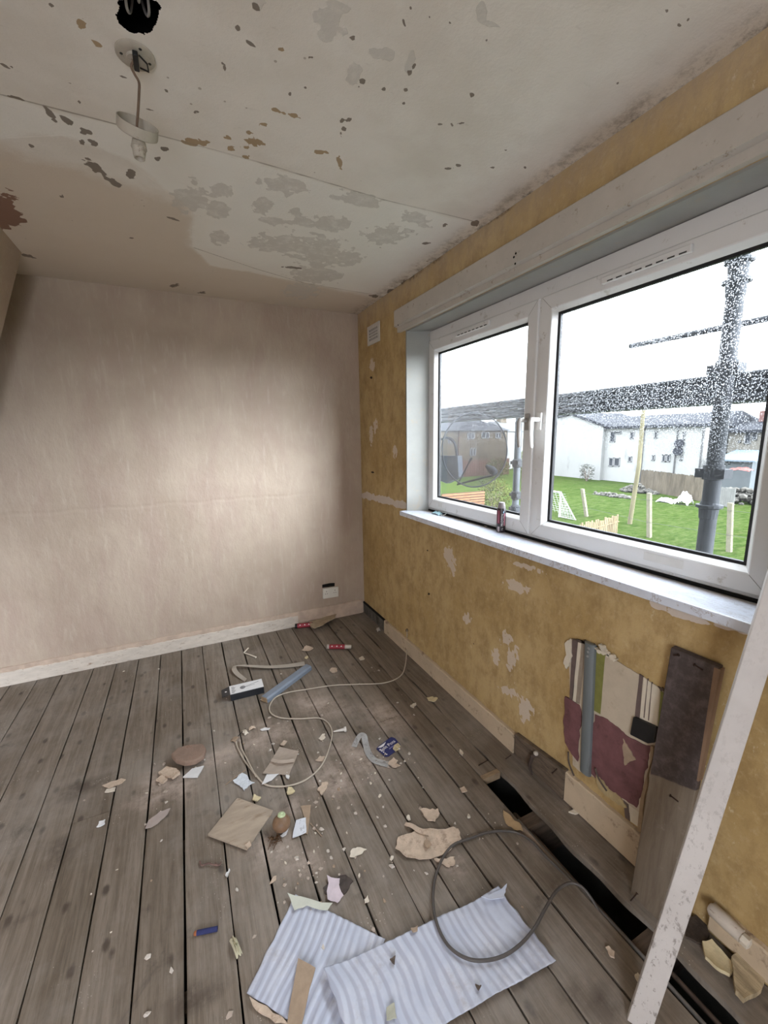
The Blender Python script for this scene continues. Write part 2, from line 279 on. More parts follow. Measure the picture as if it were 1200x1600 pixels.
def mat_ceiling():
    m, nt, b = new_mat('ceiling_paint'); t = NT(nt); v = t.coord('Object')
    P = t.sep(t.attr('paint').outputs['Color']); Z = t.sep(t.attr('zone').outputs['Color']); D = t.sep(t.attr('damp').outputs['Color'])
    fn = t.math('MULTIPLY', t.math('SUBTRACT', t.noise(v, 60, 6, 0.7), 0.5), 0.16)
    big = t.noise(v, 2.2, 5, 0.6); mid = t.noise(v, 9, 6, 0.65)
    base = t.mix(t.rng(big, 0.35, 0.65), (0.67,0.62,0.55), (0.76,0.715,0.65))
    base = t.mix(t.rng(mid, 0.45, 0.75, 0, 0.35), base, (0.80,0.77,0.71))
    def th(x, lo=0.49, hi=0.51, amt=1.0):
        return t.rng(t.math('ADD', x, fn), lo, hi, 0, amt)
    c = t.mix(t.rng(t.math('ADD', Z[1], t.math('MULTIPLY', t.math('SUBTRACT', t.noise(v, 4, 7, 0.7), 0.5), 1.1)), 0.30, 0.75, 0, 0.8), base, (0.60,0.51,0.41))
    wb = t.rng(t.math('ADD', Z[0], t.math('MULTIPLY', t.math('SUBTRACT', t.noise(v, 5, 6, 0.7), 0.5), 0.6)), 0.42, 0.60, 0, 0.7)
    c = t.mix(wb, c, (0.81,0.79,0.735))
    c = t.mix(t.math('MULTIPLY', th(P[0], 0.49, 0.53, 0.75), t.rng(t.noise(v, 20, 7, 0.75), 0.30, 0.55, 0.35, 1.0)), c, (0.55,0.515,0.465))
    c = t.mix(th(P[1], 0.50, 0.53, 0.9), c, (0.34,0.23,0.12))
    c = t.mix(th(P[2], 0.50, 0.53, 0.9), c, (0.17,0.135,0.105))
    c = t.mix(th(Z[2], 0.49, 0.53, 0.9), c, (0.20,0.095,0.06))
    # small specks everywhere, denser in places
    sp = t.voro(v, 22); dens = t.noise(v, 3.5, 4, 0.6)
    k = t.math('LESS_THAN', sp, t.rng(dens, 0.50, 0.75, 0.0, 0.16))
    c = t.mix(t.math('MULTIPLY', k, 0.6), c, (0.27,0.21,0.16))
    st = t.noise(t.coord('Object', (3,14,1), (0,0,0.3)), 5, 6, 0.7)
    c = t.mix(t.rng(st, 0.60, 0.72, 0, 0.25), c, (0.42,0.37,0.31))
    mo = t.math('MULTIPLY', t.rng(D[0], 0.0, 1.0, 0, 1, False), t.rng(t.noise(v, 16, 8, 0.8), 0.42, 0.66))
    c = t.mix(t.math('MULTIPLY', mo, 0.85), c, (0.13,0.10,0.075))
    c = t.mix(t.rng(t.math('ADD', D[1], t.math('MULTIPLY', t.noise(v, 8, 5, 0.8), 0.10)), 0.07, 0.16, 0.75, 0), c, (0.30,0.25,0.20))
    t.lk(c, b.inputs['Base Color']); b.inputs['Roughness'].default_value = 0.75; b.inputs['Specular IOR Level'].default_value = 0.25
    h = t.math('ADD', t.math('MULTIPLY', t.rng(P[0], 0.47, 0.53), -0.3), t.math('MULTIPLY', t.noise(v, 90, 5, 0.7), 0.5))
    h = t.math('ADD', h, t.math('MULTIPLY', t.rng(Z[0], 0.47, 0.5), 0.5)); h = t.math('ADD', h, t.noise(v, 6, 3, 0.5))
    t.bump(b, h, 0.35, 0.006)
    return m
us = np.concatenate([np.arange(-3.0, -2.1, 0.1), np.arange(-2.1, 0.0001, 0.008), [0.0]])
vs = np.concatenate([np.arange(YB, -2.7, 0.1), np.arange(-2.7, 0.0001, 0.008), [0.0]])
us = np.concatenate([us, np.arange(HOLE[1]-0.075, HOLE[1]+0.075, 0.0018)]); vs = np.concatenate([vs, np.arange(HOLE[2]-0.075, HOLE[2]+0.075, 0.0018)])
us = np.unique(np.round(us, 4)); vs = np.unique(np.round(vs, 4))
def keep_c(u, v):
    dx = u-HOLE[1]; dy = v-HOLE[2]; a = HOLE[3]*dx+HOLE[4]*dy; b2 = HOLE[5]*dx+HOLE[6]*dy
    return np.hypot(a, b2)*(1+0.45*(fbm(u, v, 45, 4, 2)-0.5)) > 1.0
def ceil3(U, V):
    return np.stack([U, V, np.full(U.shape, H)], -1)
ceiling = struct(grid_mesh('ceiling', us, vs, ceil3, keep_c, mat_ceiling(), ceil_fields))
M_void = plain('void_shade_black', (0.005,0.0045,0.004), 0.95, 0.4, 30)  # near-black colour stands in for the shade in voids, holes and gaps
# dark void above the hole and roof slab
b = MB(); hx, hy = HOLE[1], HOLE[2]
b.box(XL-0.1, 0.3, YB-0.1, 0.1, 2.56, 2.6); b.box(hx-0.2, hx-0.18, hy-0.2, hy+0.2, 2.401, 2.56); b.box(hx+0.18, hx+0.2, hy-0.2, hy+0.2, 2.401, 2.56)
b.box(hx-0.2, hx+0.2, hy-0.2, hy-0.18, 2.401, 2.56); b.box(hx-0.2, hx+0.2, hy+0.18, hy+0.2, 2.401, 2.56)
struct(b.build('trim_9', M_void))

# ---- walls
def mat_pink():
    m, nt, b = new_mat('bare_pink_plaster'); t = NT(nt); v = t.coord('Object'); vv = t.coord('Object', (2.2,1,0.75)); v3 = t.coord('Object', (9,1,1.4))
    a = t.noise(v, 1.6, 5, 0.6); s1 = t.noise(vv, 2.2, 6, 0.62, 0.6); s2 = t.noise(v3, 4, 7, 0.7, 0.3)
    c = t.mix(t.rng(a, 0.35, 0.65), (0.385,0.305,0.235), (0.455,0.37,0.29))
    c = t.mix(t.rng(s1, 0.42, 0.70, 0, 0.5), c, (0.375,0.275,0.225))
    c = t.mix(t.rng(s2, 0.50, 0.74, 0, 0.4), c, (0.53,0.455,0.38))
    c = t.mix(t.rng(t.noise(v, 14, 7, 0.75), 0.66, 0.78, 0, 0.6), c, (0.30,0.20,0.15))
    t.lk(c, b.inputs['Base Color']); b.inputs['Roughness'].default_value = 0.62; b.inputs['Specular IOR Level'].default_value = 0.3
    h = t.math('ADD', t.math('MULTIPLY', t.noise(v, 3.0, 6, 0.55), 1.0), t.math('MULTIPLY', t.noise(t.coord('Object', (1,1,0.5), (0,0.35,0)), 13, 6, 0.65), 0.45))
    # horizontal day-joint in the plaster about hip height
    sp = t.n('ShaderNodeSeparateXYZ'); t.lk(v, sp.inputs[0])
    zz = t.math('ADD', sp.outputs[2], t.math('MULTIPLY', t.noise(v, 5, 3, 0.5), 0.05))
    j = t.math('ABSOLUTE', t.math('SUBTRACT', zz, 1.08)); j = t.rng(j, 0.0, 0.02, -0.13, 0.0)
    t.bump(b, t.math('ADD', h, j), 0.75, 0.018)
    return m
M_pink = mat_pink()
wb_ = MB(); wb_.box(XL-0.2, 0.35, 0.0, 0.15, -0.35, 2.6)
struct(wb_.build('wall_back', M_pink, origin=(0,0,0)))
# leaning boxed chimney side at the left, its arris running up to the ceiling
wl = MB()
def lx(z): return -1.930 - 0.338*(2.4-z)
wl.hexa([(lx(-.35)-.3, YB, -.35), (lx(-.35), YB, -.35), (lx(-.35), -.30, -.35), (lx(-.35)-.3, -.30, -.35)],
        [(lx(2.4)-.3, YB, 2.4), (lx(2.4), YB, 2.4), (lx(2.4), -.345, 2.4), (lx(2.4)-.3, -.345, 2.4)])
M_pink2 = M_pink
struct(wl.build('wall_left', M_pink2, origin=(0,0,0)))
wl2 = MB(); wl2.box(-3.25, -3.1, YB-0.1, 0.15, -.35, 2.6); 
struct(wl2.build('wall_outer_left', M_pink, origin=(0,0,0)))
# rear wall behind the camera, with an unseen opening added for fill light
wr = MB(); wr.box(XL-.2, -2.4, YB-.12, YB, -.35, 2.6); wr.box(-1.5, 0.35, YB-.12, YB, -.35, 2.6); wr.box(-2.4, -1.5, YB-.12, YB, -.35, 0.55); wr.box(-2.4, -1.5, YB-.12, YB, 2.05, 2.6)
M_lining = plain('lining_paper', (0.52,0.50,0.46), 0.8, 0.05, 3)
struct(wr.build('wall_rear', M_lining, origin=(0,0,0)))

# ---- window wall: distemper-yellow scraped wall; opening y -2.66..-0.775, z 0.985..2.12
WY0, WY1, WZ0, WZ1 = -2.66, -0.775, 0.985, 2.118
WB = [('w', -1.781, 0.811, -14.943, -7.069, 1.041, -43.449), ('w', -1.733, 0.532, -28.632, 1.539, -13.851, -30.734), ('w', -1.435, 0.519, -35.674, 1.235, -12.127, -30.392), ('w', -1.78, 0.451, -32.539, -5.101, -6.202, -17.01), ('w', -1.671, 0.413, -42.842, 2.116, -12.084, -24.479), ('w', -1.834, 0.916, -11.661, -3.817, -2.544, -82.992), ('w', -1.246, 0.816, -26.412, 0.607, -4.827, -19.101), ('w', -1.291, 0.765, -32.646, 0.844, -5.351, -19.263), ('w', -1.875, 0.245, -19.245, 9.561, -12.723, -14.761), ('w', -1.768, 0.279, -19.696, -6.482, -14.202, -47.326), ('w', -0.21, 1.494, -28.289, -1.321, 0.145, -15.017), ('w', -0.283, 1.563, -29.563, -1.239, 0.638, -21.631), ('w', -0.6, 1.384, -35.385, -0.705, -0.691, -29.107), ('w', -0.256, 1.995, -22.253, -1.003, 4.27, -28.184), ('g', -2.408, 0.95, -29.807, -6.354, 1.215, -57.452), ('g', -2.466, 0.945, -20.737, -3.483, -1.428, -60.166), ('g', -2.519, 0.946, -28.454, -4.396, -1.72, -71.407), ('g', -2.582, 0.953, -31.234, -3.071, -9.265, -105.913), ('g', -2.626, 0.958, -46.001, -4.071, -9.437, -109.727), ('g', -0.126, 1.021, -5.905, -3.214, -1.08, -31.627), ('g', -0.419, 1.028, -4.857, -2.366, -1.205, -34.322), ('g', -0.669, 1.029, -8.073, -4.083, -0.735, -36.677), ('k', -1.044, 0.519, -67.078, 0.643, -40.997, -119.774), ('k', -0.761, 0.156, -54.686, -0.455, -30.154, -70.091), ('k', -0.23, 1.909, -43.66, -2.038, 13.989, -110.748), ('k', -0.221, 1.215, -28.135, -1.268, -9.338, -136.347), ('k', -1.026, 0.793, -90.096, 0.777, -39.719, -164.806), ('k', -1.494, 0.395, -184.897, 7.053, -127.035, -274.176), ('m', -0.463, 2.43, -9.077, 10.294, 0.416, -42.153), ('m', -0.811, 2.416, -6.653, 6.882, 0.242, -39.425), ('m', -1.09, 2.414, -8.2, 7.8, 0.268, -43.779), ('m', -1.369, 2.418, -9.587, 8.309, 0.508, -59.118), ('m', -1.593, 2.404, -15.278, 12.268, 0.194, -81.889)]
def wall_fields(U, V):      # U = y, V = z
    w = blob_field(U, V, WB, 'w', 1.25, 70, 3); g = blob_field(U, V, WB, 'g', 0.5, 30, 5); k = blob_field(U, V, WB, 'k', 0.3, 60, 7); mo = blob_field(U, V, WB, 'm', 0.6, 25, 8)
    s = lambda a: np.clip(a*0.5+0.5, 0, 1)
    return {'paint': np.stack([s(w), s(g), s(k)], -1), 'zone': np.stack([s(mo), np.clip(1-(H-V)/0.16, 0, 1), np.clip(1-V/0.4, 0, 1)], -1)}
def mat_yellow():
    m, nt, b = new_mat('scraped_yellow_wall'); t = NT(nt); v = t.coord('Object'); vs_ = t.coord('Object', (1,1.3,0.75))
    P = t.sep(t.attr('paint').outputs['Color']); Z = t.sep(t.attr('zone').outputs['Color'])
    fn = t.math('MULTIPLY', t.math('SUBTRACT', t.noise(v, 70, 6, 0.7), 0.5), 0.2)
    a = t.noise(v, 2.0, 6, 0.65); s = t.noise(vs_, 9, 8, 0.75); f = t.noise(v, 38, 8, 0.75)
    c = t.mix(t.rng(a, 0.35, 0.65), (0.425,0.295,0.125), (0.52,0.385,0.19))
    c = t.mix(t.rng(s, 0.40, 0.68, 0, 0.8), c, (0.305,0.20,0.083))
    c = t.mix(t.rng(f, 0.50, 0.70, 0, 0.55), c, (0.53,0.41,0.235))
    sc = t.noise(vs_, 30, 8, 0.8); ds = t.noise(v, 2.6, 4, 0.6)
    c = t.mix(t.math('MULTIPLY', t.rng(sc, 0.58, 0.66), t.rng(ds, 0.44, 0.62, 0.05, 0.75)), c, (0.66,0.57,0.40))
    def th(x, amt=1.0): return t.rng(t.math('ADD', x, fn), 0.49, 0.53, 0, amt)
    c = t.mix(th(P[0], 0.8), c, (0.64,0.56,0.47)); c = t.mix(th(P[1], 0.85), c, (0.62,0.56,0.51)); c = t.mix(th(P[2]), c, (0.03,0.02,0.015))
    gp = t.math('MULTIPLY', Z[1], t.rng(s, 0.3, 0.6, 0.5, 1.0)); c = t.mix(t.math('MULTIPLY', gp, 0.55), c, (0.50,0.42,0.33))
    mo = t.math('MULTIPLY', t.rng(Z[0], 0.25, 0.6), t.rng(t.noise(v, 26, 8, 0.8), 0.40, 0.62)); c = t.mix(mo, c, (0.12,0.085,0.055))
    t.lk(c, b.inputs['Base Color']); b.inputs['Roughness'].default_value = 0.72; b.inputs['Specular IOR Level'].default_value = 0.2
    t.bump(b, t.math('ADD', t.noise(v, 45, 7, 0.7), t.math('MULTIPLY', t.noise(v, 8, 4, 0.6), 1.2)), 0.4, 0.006)
    return m
M_yel = mat_yellow()
yy = np.unique(np.round(np.concatenate([np.arange(YB, -2.9, 0.1), np.arange(-2.9, 0.0001, 0.009), [WY0, WY1, 0.0]]), 4))
zz = np.unique(np.round(np.concatenate([[-0.02], np.arange(0, 2.4001, 0.009), [WZ0, WZ1, 2.4]]), 4))
def keep_w(u, v): return ~((u > WY0) & (u < WY1) & (v > WZ0) & (v < WZ1))
def wall3(U, V):
    w = 0.004*(fbm(U, V, 3, 3, 4)-0.5); return np.stack([w, U, V], -1)
struct(grid_mesh('wall_right', yy, zz, wall3, keep_w, M_yel, wall_fields))
# masonry behind the plaster skin
M_rend = plain('outer_render', (0.10,0.095,0.085), 0.9, 0.2, 8)
wo_ = MB()
wo_.box(0.006, 0.25, YB-.12, WY0-.02, -.35, 2.6); wo_.box(0.006, 0.25, WY1+0.02, 0.15, -.35, 2.6); wo_.box(0.006, 0.25, WY0-.02, WY1+.02, -.35, WZ0-.012); wo_.box(0.006, 0.25, WY0-.02, WY1+.02, WZ1+.012, 2.6)
struct(wo_.build('wall_outer', M_rend, origin=(0,0,0)))
# white painted reveals, splayed at the left
M_reveal = plain('reveal_gloss', (0.27,0.27,0.25), 0.35, 0.05, 6, 0.15, spec=0.5, dirt=(0.30,0.27,0.22), dirt_amt=0.28, dirt_scale=10)
rv = MB(); rv.prism([(0.0,WY1+.02),(-0.003,WY1),(0.0,WY1-.001),(0.125,WY1-.062),(0.2,WY1-.062),(0.2,WY1+.02)], 2, WZ0, WZ1+.01)
struct(rv.build('trim_1', M_reveal, origin=(0,0,0)))
rv = MB(); rv.prism([(-0.002,WY0-.02),(-0.002,WY0),(0.2,WY0+.02),(0.2,WY0-.02)], 2, WZ0, WZ1+.01)
struct(rv.build('trim_2', M_reveal, origin=(0,0,0)))
rv = MB(); rv.box(0.001, 0.2, WY0-.0, WY1+.0, WZ1-.008, WZ1+.012)
struct(rv.build('trim_3', M_reveal, origin=(0,0,0)))
# ---- floor: old boards with a lifted board by the window wall
def mat_floor():
    m, nt, b = new_mat('old_floorboards'); t = NT(nt); v = t.coord('Object')
    A = t.sep(t.attr('board').outputs['Color'])
    off = t.n('ShaderNodeVectorMath', operation='ADD'); cb = t.n('ShaderNodeCombineXYZ')
    t.lk(t.math('MULTIPLY', A[0], 17.0), cb.inputs[1]); t.lk(t.math('MULTIPLY', A[1], 9.0), cb.inputs[0]); t.lk(v, off.inputs[0]); t.lk(cb.outputs[0], off.inputs[1])
    g = t.n('ShaderNodeMapping'); g.inputs['Scale'].default_value = (9,0.55,1); t.lk(off.outputs[0], g.inputs[0])
    g2 = t.n('ShaderNodeMapping'); g2.inputs['Scale'].default_value = (26,1.1,1); t.lk(off.outputs[0], g2.inputs[0])
    grain = t.noise(g.outputs[0], 4.2, 8, 0.68, 0.8); fine = t.noise(g2.outputs[0], 6, 8, 0.7, 0.4)
    c = t.mix(t.rng(grain, 0.32, 0.68), (0.145,0.116,0.087), (0.245,0.205,0.165))
    c = t.mix(t.rng(fine, 0.50, 0.72, 0, 0.55), c, (0.095,0.078,0.062))
    tint = t.mix(A[2], (0.82,0.80,0.76), (1.12,1.12,1.12)); c = t.mix(1.0, c, tint, 'MULTIPLY')
    g3 = t.n('ShaderNodeMapping'); g3.inputs['Scale'].default_value = (90,3.2,1); t.lk(off.outputs[0], g3.inputs[0]); hair = t.noise(g3.outputs[0], 5, 6, 0.75, 0.3)
    c = t.mix(t.rng(hair, 0.52, 0.70, 0, 0.6), c, (0.075,0.058,0.044)); c = t.mix(t.rng(hair, 0.30, 0.44, 0.35, 0), c, (0.33,0.28,0.225))
    # knots
    km = t.n('ShaderNodeMapping'); km.inputs['Scale'].default_value = (1.5,0.8,1); t.lk(off.outputs[0], km.inputs[0])
    kd = t.voro(km.outputs[0], 8.5); kd = t.math('ADD', kd, t.math('MULTIPLY', t.math('SUBTRACT', t.noise(off.outputs[0], 40, 5, 0.7), 0.5), 0.12))
    c = t.mix(t.rng(kd, 0.07, 0.19, 0.85, 0.0), c, (0.060,0.045,0.034))
    # grime and grey plaster dust
    big = t.noise(v, 2.1, 7, 0.68); c = t.mix(t.rng(big, 0.42, 0.70, 0, 0.5), c, (0.34,0.31,0.275))
    dk = t.noise(v, 4.4, 7, 0.7, 0.5); c = t.mix(t.rng(dk, 0.60, 0.74, 0, 0.7), c, (0.075,0.062,0.052))
    D = t.sep(t.attr('dust').outputs['Color'])
    dn = t.math('MULTIPLY', D[0], t.rng(t.noise(v, 13, 7, 0.75), 0.30, 0.68)); c = t.mix(t.math('MULTIPLY', dn, 0.85), c, (0.50,0.41,0.35))
    dn2 = t.math('MULTIPLY', D[1], t.rng(t.noise(v, 9, 6, 0.7), 0.35, 0.6)); c = t.mix(t.math('MULTIPLY', dn2, 0.8), c, (0.07,0.052,0.04))
    # crumbs of dust, pale specks
    sp = t.voro(v, 95); sd_ = t.noise(v, 5, 5, 0.6); k = t.math('LESS_THAN', sp, t.rng(sd_, 0.48, 0.72, 0.0, 0.20)); c = t.mix(t.math('MULTIPLY', k, 0.7), c, (0.55,0.50,0.44))
    t.lk(c, b.inputs['Base Color']); b.inputs['Roughness'].default_value = 0.62; b.inputs['Specular IOR Level'].default_value = 0.35
    t.bump(b, t.math('ADD', grain, t.math('MULTIPLY', fine, 0.7)), 0.35, 0.003)
    return m
M_floor = mat_floor()
DUST = [('d', -1.487, -1.301, 6.673, 0.142, -3.427, -6.877), ('d', -1.574, -1.367, 14.378, 0.928, -8.037, -16.164), ('d', -1.099, -1.211, 6.178, 0.047, -0.615, -9.515), ('d', -0.965, -1.175, 5.069, -1.093, -5.202, -10.356), ('d', -0.829, -1.59, 4.567, -3.24, -6.171, -5.226), ('d', -0.677, -1.517, 3.014, -3.13, -8.327, -4.287), ('d', -1.25, -1.231, 5.21, 0.648, 0.833, -10.873), ('d', -1.018, -1.661, 9.49, -2.332, -6.728, -13.535), ('d', -1.127, -1.817, 7.23, -1.453, -6.176, -12.479), ('d', -0.449, -1.321, 3.627, -2.949, -5.708, -3.917), ('d', -0.59, -2.134, 5.612, -10.474, -17.904, -10.975), ('d', -1.035, -1.915, 8.669, -2.398, -7.877, -15.934), ('d', -0.724, -1.059, 4.166, -1.801, -4.959, -5.545), ('d', -0.237, -2.202, 3.134, -9.28, -23.156, -7.67), ('k', -1.913, -1.682, 22.687, 12.405, 5.328, -48.377), ('k', -1.411, -2.132, 12.941, 3.982, -3.513, -23.261), ('k', -0.936, -2.036, 12.101, -4.529, -8.959, -18.149), ('k', -0.443, -2.607, 4.399, -12.034, -15.279, -15.844), ('k', -1.01, -1.63, 26.644, -6.548, -17.876, -35.938), ('k', -1.818, -1.155, 9.027, 3.166, 1.552, -14.013), ('k', -1.845, -1.462, 21.526, -1.2, -8.82, -9.665)]
def build_floor():
    xs = [-3.05,-2.92,-2.79,-2.655,-2.52,-2.385,-2.25,-2.12,-1.953,-1.823,-1.693,-1.558,-1.426,-1.292,-1.161,-1.031,-0.899,-0.758,-0.635,-0.50,-0.36,-0.245,-0.150,-0.0]
    V_, F_, B_, = [], [], []
    r = random.Random(3); gap = 0.0031
    for i in range(len(xs)-1):
        gv = r.uniform(0.65, 1.35); x0, x1 = xs[i]+gap*gv, xs[i+1]-gap*r.uniform(0.5, 1.2)
        segs = [(YB, 0.0)]
        if i == 21: segs = [(-1.895, 0.0)]
        if i in (3, 6, 9, 19, 20): c_ = r.choice([-0.9,-1.35,-3.2]); segs = [(YB, c_), (c_+0.002, 0.0)]
        for (a, e) in segs:
            tint = (r.random(), r.random(), r.random()); n = max(2, int((e-a)/0.035)); zt = r.uniform(-0.0012, 0.0008)
            ex = 0.0016
            xr = [x0, x0+ex, (x0*2+x1)/3, (x0+2*x1)/3, x1-ex, x1]
            base = len(V_)
            for j in range(n+1):
                y = a+(e-a)*j/n
                wob = 0.0016*math.sin(y*3.1+i)+0.0012*math.sin(y*11+i*2)
                prof = [-0.022, zt-0.0014, zt, zt+0.0005, zt, zt-0.0014]
                row = [(x0+wob*0.6, y, -0.022), (x0+wob*0.6, y, zt-0.0016), (x0+ex*2, y, zt), ((x0+x1)/2, y, zt+0.0006), (x1-ex*2, y, zt), (x1+wob*0.6, y, zt-0.0016), (x1+wob*0.6, y, -0.022)]
                if i == 22:   # ragged edge beside the lifted board
                    q = 0.006*math.sin(y*9)+0.004*math.sin(y*31); row[0] = (row[0][0]+q, y, -0.022); row[1] = (row[1][0]+q, y, row[1][2])
                V_ += row; B_ += [tint]*7
            for j in range(n):
                for k in range(6):
                    F_.append((base+j*7+k, base+j*7+k+1, base+(j+1)*7+k+1, base+(j+1)*7+k))
            F_.append(tuple(base+k for k in range(7))); F_.append(tuple(base+n*7+k for k in range(7))[::-1])
    me = bpy.data.meshes.new('floor'); me.from_pydata(V_, [], F_)
    a4 = np.ones((len(V_), 4), np.float32); a4[:, :3] = np.array(B_)
    at = me.attributes.new('board', 'FLOAT_COLOR', 'POINT'); at.data.foreach_set('color', a4.ravel())
    P = np.array(V_); X, Y = P[:,0], P[:,1]
    dd = np.clip(blob_field(X, Y, DUST, 'd', 0.25, 12, 3)*1.4, 0, 1); kk = np.clip(blob_field(X, Y, DUST, 'k', 0.3, 14, 4)*2, 0, 1)
    a4 = np.ones((len(V_), 4), np.float32); a4[:,0] = dd; a4[:,1] = kk; a4[:,2] = 0
    at = me.attributes.new('dust', 'FLOAT_COLOR', 'POINT'); at.data.foreach_set('color', a4.ravel())
    me.materials.append(M_floor); o = bpy.data.objects.new('floor', me); C.objects.link(o); o['_w'] = (0.,0.,0.)
    bm = bmesh.new(); bm.from_mesh(me); bmesh.ops.recalc_face_normals(bm, faces=bm.faces); bm.to_mesh(me); bm.free()
    return struct(o)
build_floor()
b = MB(); b.box(XL-.2, 0.25, YB-.12, 0.15, -.40, -.35); struct(b.build('trim_10', M_void))
M_oldwood = plain('joist_wood', (0.085,0.06,0.042), 0.85, 0.35, 14, 0.3, stretch=(0.6,4,4), dirt=(0.05,0.04,0.03), dirt_amt=0.6)
for k, y in enumerate((-0.45, -1.05, -1.62, -2.115, -2.58, -3.15, -3.7)):
    b = MB(); b.box(XL, -0.004, y-.025, y+.025, -.2, -.026); struct(b.build('trim_%d' % (11+k), M_oldwood))
b = MB(); b.box(-0.243, -0.150, -1.896, -1.874, -0.03, 0.0022); struct(b.build('trim_20', plain('sawn_board_end', (0.30,0.22,0.14), 0.8, 0.2, 20, stretch=(1,4,1)), origin=(0,0,0)))
# ---- skirtings
M_cream = plain('cream_gloss_paint', (0.52,0.42,0.30), 0.5, 0.08, 9, 0.2, dirt=(0.22,0.15,0.10), dirt_amt=0.3, dirt_scale=14)
M_chip = plain('chipped_white_paint', (0.56,0.50,0.43), 0.55, 0.08, 12, 0.3, dirt=(0.30,0.22,0.16), dirt_amt=0.3, dirt_scale=22, stretch=(1,1,3))
M_pinkskirt = plain('plaster_smeared_skirting', (0.47,0.365,0.285), 0.7, 0.15, 12, 0.4)
M_grey = plain('weathered_grey_wood', (0.14,0.105,0.075), 0.8, 0.3, 9, 0.4, stretch=(1,1,6), dirt=(0.055,0.042,0.032), dirt_amt=0.6)
def wobbly_strip(name, mat, y0, y1, x0, x1, z0, z1, n=60, amp=0.003, seed=0, axis='y', taper=0):
    b = MB(); r = random.Random(seed); vs = []
    for i in range(n+1):
        s = i/n; y = y0+(y1-y0)*s; a = amp*(2*mnoise.noise(Vector((y*14, seed, 0)))+mnoise.noise(Vector((y*50, seed, 3))))
        zt = z1+a; ring = [(x1, z0), (x0, z0), (x0, zt-0.004), (x0+(x1-x0)*0.25, zt), (x1, zt)]
        vs += [((q[0], y, q[1]) if axis == 'y' else (y, q[0], q[1])) for q in ring]
    fs = [(i*5+k, i*5+(k+1) % 5, (i+1)*5+(k+1) % 5, (i+1)*5+k) for i in range(n) for k in range(5)]
    fs += [tuple(range(5)), tuple(range(n*5, n*5+5))[::-1]]
    b.add(vs, fs); return b.build(name, mat, origin=(0,0,0))
struct(wobbly_strip('baseboard_back', M_chip, -2.95, -0.58, -0.016, 0.0, 0.0, 0.088, 160, 0.004, 2, 'x'))
struct(wobbly_strip('baseboard_back_upper', M_pinkskirt, -2.95, -0.02, -0.010, 0.0, 0.0, 0.118, 160, 0.003, 5, 'x'))
struct(wobbly_strip('baseboard_right', M_cream, -1.833, -0.43, -0.020, 0.0, 0.0, 0.100, 90, 0.0015, 7))
struct(wobbly_strip('baseboard_right_front', M_cream, -2.60, -2.128, -0.020, 0.0, 0.006, 0.135, 40, 0.003, 9))
struct(wobbly_strip('baseboard_right_near', M_cream, -2.80, -2.655, -0.020, 0.0, 0.025, 0.112, 20, 0.004, 19))
b = MB(); b.box(-0.009, 0.003, -0.43, -0.002, 0.0, 0.086); struct(b.build('trim_18', plain('recess_board', (0.11,0.10,0.085), 0.8, 0.3, 20, 0.3, dirt=(0.03,0.025,0.02), dirt_amt=0.6), origin=(0,0,0)))
b = MB(); b.box(-0.012, 0.003, -0.44, -0.002, 0.086, 0.098); struct(b.build('trim_19', M_void, origin=(0,0,0)))  # near-black strip, the shade of the gap put into its colour
# rough grey timber ground where the skirting was pulled off
t_ = thing('timber_ground', 'rough grey bare timber block where skirting is missing, beside the floor hole', 'timber board', (-0.02,-1.98,0))
b = MB(); b.hexa([(-.022,-2.122,0.004),(0,-2.122,0.004),(0,-1.843,0.004),(-.022,-1.843,0.004)], [(-.022,-2.126,0.140),(0,-2.126,0.140),(0,-1.843,0.112),(-.022,-1.843,0.112)])
b.build('board', M_grey, t_, bevel=0.002)
M_rust = plain('rusty_nail', (0.05,0.03,0.022), 0.7, 0.3, 60, metal=0.5)
b = MB(); p = (-0.03, -2.087, 0.12); b.tube([(-.02,p[1],p[2]),(-.05,p[1]-.004,p[2]-.006)], 0.0022, 6).lathe([(0.005,0),(0.005,0.002)], (-.05,p[1]-.004,p[2]-.006), (-1,0,-.2), 8)
b.build('nail', M_rust, t_)
p = (-0.03, -1.976, 0.102)
b = MB(); b.tube([(-.022,p[1],p[2]+.004),(-.045,p[1],p[2]),(-.05,p[1]+.01,p[2]-.05),(-.035,p[1]+.008,p[2]-.10)], [0.008,0.009,0.007,0.004], 8)
b.build('root_strand', plain('dark_fibre', (0.07,0.05,0.04), 0.9, 0.3, 60), t_, smooth=True)
b = MB(); b.lathe([(0.004,0),(0.010,0.002),(0.009,0.012),(0.003,0.016)], (-.022,p[1]-.002,p[2]+.008), (-1,0,.3), 9)
b.build('wall_plug', plain('pale_plug', (0.5,0.45,0.38), 0.6), t_)

# ---- window: frame and two sashes
M_upvc = plain('upvc', (0.66,0.655,0.64), 0.32, 0.03, 4, spec=0.5, dirt=(0.42,0.39,0.34), dirt_amt=0.12, dirt_scale=18)
M_gasket = plain('rubber_gasket', (0.012,0.012,0.013), 0.6, 0.2, 30)
FX = 0.12
wt = bpy.data.objects.new('window_1', None); C.objects.link(wt); wt.location = (0.15,-1.72,1.0); wt['_w'] = (0.15,-1.72,1.0); wt['kind'] = 'structure'
b = MB(); Y0, Y1 = -2.655, -0.802
b.box(0.128, 0.19, Y0, Y1, 1.012, 1.050); b.box(0.128, 0.19, Y0, Y1, 2.045, 2.108); b.box(0.128, 0.19, Y1-.045, Y1-.0, 1.05, 2.045); b.box(0.128, 0.19, Y0, Y0+.045, 1.05, 2.045); b.box(0.128, 0.19, -1.758, -1.700, 1.05, 2.045)
b.build('window_frame', M_upvc, wt, bevel=0.002)
M_glass_ = None
